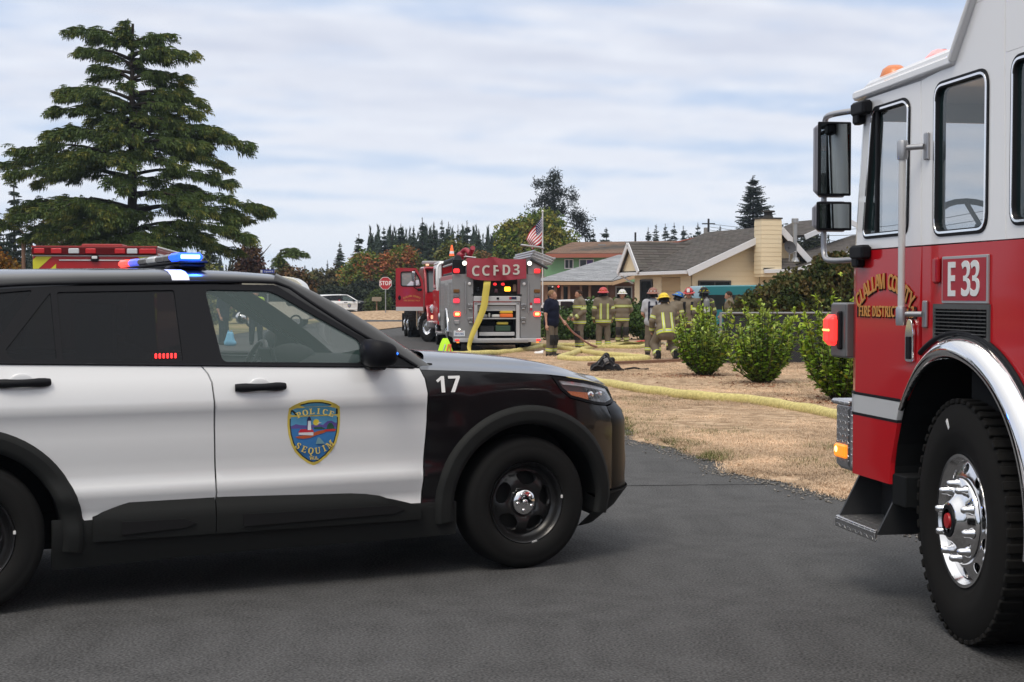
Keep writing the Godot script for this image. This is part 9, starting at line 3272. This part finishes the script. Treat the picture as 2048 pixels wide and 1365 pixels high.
func person(label: String, at: Vector3, yaw_deg: float, tall: float, o: Dictionary) -> Node3D:
	# faces local +z; joints for a figure of 1.80 m, moved by o["move"], then scaled
	var t := thing("person", label, "person", at, deg_to_rad(yaw_deg), o.get("group", ""))
	var k := tall / 1.80
	var j := {
		"pelvis": Vector3(0, 0.95, 0), "chest": Vector3(0, 1.33, 0.0), "neck": Vector3(0, 1.50, -0.01), "head": Vector3(0, 1.665, 0.02),
		"ls": Vector3(0.20, 1.44, 0), "le": Vector3(0.275, 1.16, -0.03), "lw": Vector3(0.27, 0.91, 0.06), "rs": Vector3(-0.20, 1.44, 0), "re": Vector3(-0.275, 1.16, -0.03), "rw": Vector3(-0.27, 0.91, 0.06),
		"lh": Vector3(0.10, 0.92, 0), "lk": Vector3(0.125, 0.50, 0.03), "la": Vector3(0.14, 0.10, -0.01), "lt": Vector3(0.16, 0.045, 0.15), "rh": Vector3(-0.10, 0.92, 0), "rk": Vector3(-0.125, 0.50, 0.03), "ra": Vector3(-0.14, 0.10, -0.01), "rt": Vector3(-0.16, 0.045, 0.15),
	}
	var mv: Dictionary = o.get("move", {})
	for n in mv:
		j[n] = mv[n]
	for n in j:
		j[n] = j[n] * k
	var skin := mt(o.get("skin", "skin light"), 0.42, 0.22, 0.15, 0.55)
	var bulk: float = o.get("bulk", 1.0) * k
	var torso := [
		[j.pelvis + Vector3(-0.07, 0, 0) * k, j.pelvis + Vector3(0.07, 0, 0) * k, 0.135 * bulk, 0.135 * bulk],
		[j.pelvis.lerp(j.chest, 0.5) + Vector3(-0.06, 0, 0.01) * k, j.pelvis.lerp(j.chest, 0.5) + Vector3(0.06, 0, 0.01) * k, 0.13 * bulk, 0.13 * bulk],
		[j.chest + Vector3(-0.09, 0, 0) * k, j.chest + Vector3(0.09, 0, 0) * k, 0.13 * bulk, 0.13 * bulk],
		[j.pelvis, j.chest, 0.14 * bulk, 0.14 * bulk], [j.ls.lerp(j.neck, 0.15), j.rs.lerp(j.neck, 0.15), 0.075 * k, 0.075 * k], [j.chest, j.neck, 0.10 * k, 0.06 * k],
	]
	var arms := []
	var fore := []
	for s in ["l", "r"]:
		arms.append([j[s + "s"], j[s + "e"], 0.062 * k, 0.045 * k])
		fore.append([j[s + "e"], j[s + "w"], 0.044 * k, 0.030 * k])
	var legs := []
	for s in ["l", "r"]:
		legs.append([j[s + "h"], j[s + "k"], 0.090 * k, 0.060 * k])
		legs.append([j[s + "k"], j[s + "a"], 0.058 * k, 0.040 * k])
		legs.append([j[s + "a"] + Vector3(0, -0.03, 0) * k, j[s + "t"], 0.045 * k, 0.035 * k])
	var body := MB.new()
	var all := torso.duplicate()
	all.append_array(arms)
	all.append_array(fore)
	all.append_array(legs)
	var slim := []
	for b in all:
		slim.append([b[0], b[1], b[2] * 0.9, b[3] * 0.9])
	slim.append([j.neck, j.head, 0.055 * k, 0.06 * k])
	sdf_mesh(body, slim, 0.028, 0.05)
	# head with a face, on a finer grid
	var look: float = deg_to_rad(o.get("look", 0.0))
	var nod: float = deg_to_rad(o.get("nod", 0.0))
	var hb := Basis(Vector3.UP, look) * Basis(Vector3(1, 0, 0), nod)
	var ht := Transform3D(hb.scaled(Vector3(k, k, k)), j.head)
	var hd := []
	for q in [[[0, 0.03, -0.02], [0, 0.02, 0.015], 0.092, 0.088], [[0, -0.055, 0.045], [0, -0.095, 0.062], 0.058, 0.034], [[0, -0.02, 0.05], [0, -0.05, 0.05], 0.062, 0.06], [[0, 0.005, 0.098], [0, -0.035, 0.122], 0.011, 0.017], [[0.086, 0.0, -0.005], [0.09, -0.035, -0.005], 0.016, 0.012], [[-0.086, 0.0, -0.005], [-0.09, -0.035, -0.005], 0.016, 0.012], [[0, -0.06, 0.0], [0, -0.17, -0.03], 0.058, 0.062], [[-0.03, 0.02, 0.085], [0.03, 0.02, 0.085], 0.014, 0.014], [[-0.018, -0.072, 0.098], [0.018, -0.072, 0.098], 0.008, 0.008]]:
		hd.append([ht * Vector3(q[0][0], q[0][1], q[0][2]), ht * Vector3(q[1][0], q[1][1], q[1][2]), q[2] * k, q[3] * k])
	sdf_mesh(body, hd, 0.011, 0.022)
	# hands: palm, four fingers and a thumb, slightly curled
	for s in ["l", "r"]:
		var w: Vector3 = j[s + "w"]
		var d: Vector3 = (w - j[s + "e"]).normalized()
		var sg := 1.0 if s == "l" else -1.0
		var inn := Vector3(-sg, 0, 0.25)
		inn = (inn - d * inn.dot(d)).normalized()
		var wide := d.cross(inn).normalized()
		if wide.z < 0:
			wide = -wide
		var hand := [[w, w + d * 0.075 * k, 0.028 * k, 0.030 * k], [w + wide * 0.02 * k + d * 0.02 * k, w + wide * 0.028 * k + d * 0.08 * k, 0.018 * k, 0.016 * k], [w - wide * 0.02 * k + d * 0.02 * k, w - wide * 0.028 * k + d * 0.075 * k, 0.018 * k, 0.015 * k]]
		for f in 4:
			var p := w + d * 0.08 * k + wide * (0.030 - 0.020 * f) * k
			var l: float = [0.040, 0.046, 0.043, 0.034][f] * k
			var p2 := p + (d + inn * 0.35).normalized() * l
			hand.append([p, p2, 0.0095 * k, 0.009 * k])
			hand.append([p2, p2 + (d * 0.5 + inn).normalized() * l * 0.8, 0.009 * k, 0.0075 * k])
		var tp := w + d * 0.02 * k + wide * 0.03 * k
		var tq := tp + (d * 0.8 + wide * 0.7 + inn * 0.3).normalized() * 0.045 * k
		hand.append([tp, tq, 0.012 * k, 0.010 * k])
		hand.append([tq, tq + (d + inn * 0.6).normalized() * 0.03 * k, 0.010 * k, 0.008 * k])
		sdf_mesh(body, hand, 0.010, 0.010)
	obj("body", body, skin, t)
	for s in [-1.0, 1.0]:
		var eye := MB.new()
		eye.ball(ht * Vector3(0.033 * s, 0.003, 0.093), Vector3(0.011, 0.007, 0.008) * k, 8, 6, hb)
		obj("eye", eye, dull("eye dark", 0.03, 0.025, 0.02, 0.3), t)
	# trousers and boots
	var pants: Material = o.pants
	var tb := []
	for s in ["l", "r"]:
		var fat: float = o.get("leg", 1.0)
		tb.append([j[s + "h"] + Vector3(0, 0.02, 0) * k, j[s + "k"], 0.115 * k * fat, 0.090 * k * fat])
		tb.append([j[s + "k"], j[s + "a"].lerp(j[s + "k"], 0.10), 0.090 * k * fat, 0.082 * k * fat])
	tb.append([j.pelvis + Vector3(-0.06, -0.01, 0) * k, j.pelvis + Vector3(0.06, -0.01, 0) * k, 0.145 * bulk, 0.145 * bulk])
	var tm := MB.new()
	sdf_mesh(tm, tb, 0.024, 0.05)
	var tn := obj("trousers", tm, pants, t)
	if o.get("knees", true):
		for s in ["l", "r"]:
			var c: Vector3 = j[s + "k"]
			var ax: Vector3 = (j[s + "h"] - j[s + "a"]).normalized()
			var pts := []
			var fwd := (Vector3(0, 0, 1) - ax * ax.z).normalized()
			var sd := ax.cross(fwd)
			for y in 7:
				var row := []
				for i in 7:
					var a := (i / 6.0 - 0.5) * 2.4
					row.append(surface(tb, c + ax * (0.10 - y * 0.045) * k, fwd * cos(a) + sd * sin(a), 0.010))
				pts.append(row)
			var km := MB.new()
			km.grid(pts, fwd)
			obj("knee_patch", km, dull("dark patch", 0.03, 0.028, 0.027, 0.8), tn)
	if o.get("ankle_tape", true):
		for s in ["l", "r"]:
			band(tb, j[s + "a"].lerp(j[s + "k"], 0.27), j[s + "k"] - j[s + "a"], 0.075 * k, tn)
	for s in ["l", "r"]:
		var bm := MB.new()
		sdf_mesh(bm, [[j[s + "a"] + Vector3(0, 0.10, 0) * k, j[s + "a"] + Vector3(0, -0.02, -0.01) * k, 0.066 * k, 0.068 * k], [j[s + "a"] + Vector3(0, -0.045, -0.02) * k, j[s + "t"] + Vector3(0, 0.01, 0.03) * k, 0.055 * k, 0.050 * k]], 0.018, 0.03)
		obj("boot", bm, dull("black boot", 0.012, 0.012, 0.012, 0.5), t)
	# coat or shirt
	var coat := []
	for b in torso:
		coat.append([b[0], b[1], b[2] + 0.035 * k, b[3] + 0.035 * k])
	if o.has("coat"):
		coat.append([j.pelvis + Vector3(-0.07, -0.10, 0) * k, j.pelvis + Vector3(0.07, -0.10, 0) * k, 0.155 * bulk, 0.155 * bulk])
		coat.append([j.neck + Vector3(0, -0.02, 0) * k, j.neck + Vector3(0, 0.055, 0.0) * k, 0.085 * k, 0.088 * k])
		var full := coat.duplicate()
		var sl := []
		for b in arms + fore:
			sl.append([b[0], b[1], b[2] + 0.030 * k, b[3] + 0.030 * k])
		full.append_array(sl)
		var cm := MB.new()
		sdf_mesh(cm, full, 0.022, 0.04)
		var cn := obj("coat", cm, o.coat, t)
		var ax: Vector3 = (j.chest - j.pelvis).normalized()
		band(coat, j.pelvis - ax * 0.10 * k, ax, 0.085 * k, cn)
		for s in ["l", "r"]:
			band([sl[0 if s == "l" else 1], sl[2 if s == "l" else 3]], j[s + "w"].lerp(j[s + "e"], 0.22), j[s + "e"] - j[s + "w"], 0.065 * k, cn)
			if o.get("arm_tape", true):
				band([sl[0 if s == "l" else 1]], j[s + "e"].lerp(j[s + "s"], 0.30), j[s + "s"] - j[s + "e"], 0.065 * k, cn)
		if o.get("back", false):
			for s in [-1.0, 1.0]:
				var line := []
				for i in 9:
					line.append(j.pelvis.lerp(j.chest, lerpf(-0.12, 1.12, i / 8.0)) + Vector3(0.105 * s, 0, 0) * k)
				strip(coat, line, -Vector3(0, 0, 1), 0.065 * k, cn)
		if o.get("chest", false):
			band(full, j.chest - ax * 0.03 * k, ax, 0.075 * k, cn)
	else:
		for b in arms:
			coat.append([b[0], b[0].lerp(b[1], 0.72), b[2] + 0.024 * k, b[3] + 0.030 * k])
		var cm := MB.new()
		sdf_mesh(cm, coat, 0.022, 0.04)
		var cn := obj("shirt", cm, o.shirt, t)
		if o.get("straps", false):
			for s in [-1.0, 1.0]:
				var line := []
				for i in 9:
					line.append(j.pelvis.lerp(j.neck, lerpf(0.05, 0.98, i / 8.0)) + Vector3((0.10 if i < 8 else 0.09) * s, 0, 0) * k)
				var side := Vector3.RIGHT
				for dir in [Vector3(0, 0, -1), Vector3(0, 0, 1)]:
					var rows := []
					for w in [-0.5, 0.5]:
						var row := []
						for p in line:
							row.append(surface(coat, p + side * 0.05 * w, dir, 0.012))
						rows.append(row)
					var sm := MB.new()
					sm.grid(rows, dir)
					obj("braces", sm, mats["navy strap"], cn)
			var cross := []
			for i in 7:
				cross.append(surface(coat, j.chest + Vector3(-0.10 + i * 0.033, 0.02, 0) * k, Vector3(0, 0, -1), 0.014))
			obj("braces", ribbon(cross, 0.05, 0.006, Vector3.UP), mats["navy strap"], cn)
	# head cover
	if o.has("helmet"):
		var htt := Transform3D(hb.scaled(Vector3(k, k, k)), ht * Vector3(0, 0.015, -0.005))
		helmet(t, htt, o.helmet, o.get("mark", mats["white plastic"]), o.get("squares", mats["tape lime"]))
	else:
		var hr := MB.new()
		var rows := []
		for q in 9:
			var b := lerpf(-0.45, PI * 0.5, q / 8.0)
			var row := []
			for i in 25:
				var a := TAU * i / 24.0
				var front := maxf(cos(a), 0.0)
				var bb := maxf(b, lerpf(-0.45, 0.62, smoothstep(0.15, 0.75, front)))
				row.append(ht * Vector3(sin(a) * 0.101 * cos(bb), 0.03 + 0.102 * sin(bb), cos(a) * 0.108 * cos(bb) - 0.008))
			rows.append(row)
		for q in 8:
			for i in 24:
				var p4 := [rows[q][i], rows[q][i + 1], rows[q + 1][i + 1], rows[q + 1][i]]
				var n4 := []
				for p in p4:
					n4.append((p - ht * Vector3(0, 0.02, 0)).normalized())
				hr.quadn(p4[0], p4[1], p4[2], p4[3], n4[0], n4[1], n4[2], n4[3])
		obj("hair", hr, o.hair, t)
	if o.get("tank", false):
		var tk := MB.new()
		tk.lathe([Vector2(0, -0.22), Vector2(0.05, -0.21), Vector2(0.085, -0.17), Vector2(0.085, 0.19), Vector2(0.06, 0.25), Vector2(0.025, 0.27), Vector2(0.025, 0.31), Vector2(0, 0.31)], Transform3D(Basis.IDENTITY, j.chest + Vector3(0, -0.06, -0.27) * k), 20)
		var an := obj("air_tank", tk, mt("grey cylinder", 0.16, 0.165, 0.17, 0.35), t)
		var lab := MB.new()
		lab.lathe([Vector2(0.0875, -0.10), Vector2(0.0875, 0.03)], Transform3D(Basis.IDENTITY, j.chest + Vector3(0, -0.06, -0.27) * k), 20)
		obj("tank_label", lab, mt("pale label", 0.5, 0.52, 0.5, 0.5), an)
		obj("tank_frame", boxed(j.chest + Vector3(0, -0.08, -0.19) * k, Vector3(0.26, 0.5, 0.05), 0.02), mats["black nylon"], t)
	if o.get("harness", false):
		for s in [-1.0, 1.0]:
			var line := []
			for i in 8:
				line.append(surface(coat, j.pelvis.lerp(j.neck, lerpf(0.25, 0.90, i / 7.0)) + Vector3(0.11 * s, 0, 0) * k, Vector3(0, 0, 1), 0.018))
			obj("harness", ribbon(line, 0.07, 0.014, Vector3.RIGHT), mats["black nylon"], t)
		obj("harness_pack", boxed(j.chest + Vector3(0, -0.10, -0.20) * k, Vector3(0.30, 0.44, 0.10), 0.04), mats["black nylon"], t)
		obj("harness_tape", boxed(surface(coat, j.chest + Vector3(0.10, -0.05, 0) * k, Vector3(0, 0, 1), 0.03), Vector3(0.05, 0.14, 0.012), 0.004), mats["tape lime"], t)
	return t
func build_people():
	var coat := mt("turnout coat", 0.155, 0.125, 0.088, 0.85)
	var pant := mt("turnout trousers", 0.125, 0.10, 0.072, 0.85)
	var navy := dull("navy shirt", 0.008, 0.010, 0.024, 0.85)
	var red := mt("helmet red", 0.42, 0.03, 0.03, 0.4)
	var yellow := mt("helmet yellow", 0.70, 0.50, 0.015, 0.4)
	var white := mt("helmet white", 0.62, 0.62, 0.60, 0.45)
	var brown := mt("helmet brown", 0.22, 0.09, 0.06, 0.5)
	var blue := mt("helmet blue", 0.02, 0.13, 0.42, 0.45)
	var black := dull("helmet black", 0.016, 0.016, 0.016, 0.5)
	var sandy := dull("sandy hair", 0.20, 0.115, 0.06, 0.8)
	var dark := dull("dark brown hair", 0.035, 0.02, 0.013, 0.8)
	var orange := mt("helmet tape orange", 0.65, 0.20, 0.05, 0.5)
	person("man in a navy T-shirt and brown bunker trousers beside the grey engine", place(1.01, 36.5), 62, 1.74, {"pants": pant, "shirt": navy, "hair": sandy, "look": 20, "bulk": 1.1, "leg": 1.05,
		"move": {"lw": Vector3(0.27, 0.96, 0.22), "le": Vector3(0.29, 1.17, 0.03), "rw": Vector3(-0.33, 0.86, 0.02)}})
	person("bareheaded firefighter in an open brown coat, facing the man in navy", place(1.93, 40.6), -72, 1.76, {"pants": pant, "coat": coat, "hair": dark, "nod": 8, "chest": true,
		"move": {"rw": Vector3(-0.24, 0.98, 0.20), "lw": Vector3(0.22, 0.98, 0.22), "re": Vector3(-0.29, 1.15, -0.02)}})
	person("firefighter in a red helmet seen from behind with two back stripes", place(2.68, 41.7), 186, 1.78, {"pants": pant, "coat": coat, "helmet": red, "back": true, "look": -12, "mark": white, "squares": orange})
	person("firefighter in a white helmet standing before the dark hedge", place(3.57, 46.0), -8, 1.74, {"pants": pant, "coat": coat, "helmet": white, "chest": true, "arm_tape": false,
		"move": {"lw": Vector3(0.16, 1.02, -0.14), "rw": Vector3(-0.16, 1.02, -0.14), "le": Vector3(0.29, 1.18, -0.08), "re": Vector3(-0.29, 1.18, -0.08)}})
	person("man in a grey T-shirt with navy braces and a brown helmet", place(3.66, 36.9), 172, 1.74, {"pants": pant, "shirt": mt("grey shirt", 0.36, 0.37, 0.40, 0.85), "helmet": brown, "straps": true, "squares": white,
		"move": {"lw": Vector3(0.20, 1.02, 0.22), "rw": Vector3(-0.20, 1.02, 0.22)}})
	person("firefighter in a blue helmet half hidden behind the yellow helmet", place(4.50, 40.0), 120, 1.70, {"pants": pant, "coat": coat, "helmet": blue, "nod": 22,
		"move": {"chest": Vector3(0, 1.30, 0.14), "neck": Vector3(0, 1.45, 0.2), "head": Vector3(0, 1.60, 0.26), "ls": Vector3(0.2, 1.40, 0.16), "rs": Vector3(-0.2, 1.40, 0.16), "lw": Vector3(0.2, 0.95, 0.4), "rw": Vector3(-0.2, 0.95, 0.4), "le": Vector3(0.27, 1.12, 0.18), "re": Vector3(-0.27, 1.12, 0.18)}})
	person("firefighter in a yellow helmet going down on one knee, back turned", place(3.72, 34.3), 188, 1.80, {"pants": pant, "coat": coat, "helmet": yellow, "back": true, "nod": 15, "bulk": 1.08, "leg": 1.12, "squares": yellow,
		"move": {"pelvis": Vector3(0, 0.78, -0.04), "chest": Vector3(0, 1.14, 0.12), "neck": Vector3(0, 1.31, 0.17), "head": Vector3(0, 1.46, 0.23), "ls": Vector3(0.21, 1.25, 0.13), "rs": Vector3(-0.21, 1.25, 0.13), "le": Vector3(0.32, 0.98, 0.10), "re": Vector3(-0.30, 0.98, 0.22), "lw": Vector3(0.30, 0.74, 0.22), "rw": Vector3(-0.18, 0.80, 0.42),
			"lh": Vector3(0.12, 0.76, -0.02), "lk": Vector3(0.26, 0.42, 0.18), "la": Vector3(0.22, 0.12, -0.10), "lt": Vector3(0.24, 0.05, 0.06), "rh": Vector3(-0.12, 0.76, -0.02), "rk": Vector3(-0.20, 0.36, 0.16), "ra": Vector3(-0.19, 0.14, -0.24), "rt": Vector3(-0.19, 0.05, -0.10)}})
	person("firefighter in a red helmet facing the camera, behind the laurel", place(4.98, 40.0), -14, 1.76, {"pants": pant, "coat": coat, "helmet": red, "harness": true, "nod": 12, "squares": black,
		"move": {"rw": Vector3(-0.34, 1.16, 0.20), "re": Vector3(-0.40, 1.22, 0.0), "lw": Vector3(0.2, 1.05, 0.22)}})
	person("firefighter carrying a grey air tank, black helmet with yellow crown", place(5.16, 38.2), 188, 1.76, {"pants": pant, "coat": mt("turnout coat dark", 0.10, 0.08, 0.06, 0.85), "helmet": black, "tank": true, "back": true, "squares": yellow, "mark": yellow})
	person("bareheaded firefighter with a black harness at the teal van", place(6.12, 40.0), -98, 1.72, {"pants": pant, "coat": coat, "hair": dark, "harness": true, "nod": 12,
		"move": {"rw": Vector3(-0.2, 1.06, 0.22), "lw": Vector3(0.2, 1.06, 0.22)}})
	# two officers far left, seen through the police car's windows
	person("officer in dark navy uniform beside the pale blue bag", place(-9.35, 46.0), 70, 1.78, {"pants": mats["navy trousers"], "shirt": navy, "hair": dark, "knees": false, "ankle_tape": false,
		"move": {"lw": Vector3(0.14, 1.40, 0.34), "le": Vector3(0.26, 1.20, 0.14)}})
	person("officer in dark trousers with a lime belt, right of the other", place(-8.33, 46.2), 10, 1.80, {"pants": mats["navy trousers"], "shirt": mt("lime shirt", 0.40, 0.60, 0.04, 0.7), "hair": dark, "knees": false, "ankle_tape": false})
	var b := thing("blue_bag", "pale blue bag standing at the officer's feet", "bag", place(-8.92, 44.9))
	var bm := MB.new()
	sdf_mesh(bm, [[Vector3(-0.10, 0.09, 0), Vector3(0.12, 0.09, 0), 0.09, 0.09], [Vector3(-0.06, 0.15, 0), Vector3(-0.03, 0.40, 0), 0.10, 0.06], [Vector3(0.06, 0.15, 0), Vector3(0.06, 0.38, 0), 0.10, 0.06]], 0.025, 0.04)
	obj("sack", bm, mt("pale blue plastic", 0.15, 0.42, 0.62, 0.5), b)
	for x in [-0.04, 0.05]:
		obj("handle", tubed(curve([Vector3(x - 0.03, 0.42, 0), Vector3(x, 0.50, 0), Vector3(x + 0.03, 0.42, 0)], 8), 0.010, 6), mats["pale blue plastic"], b)
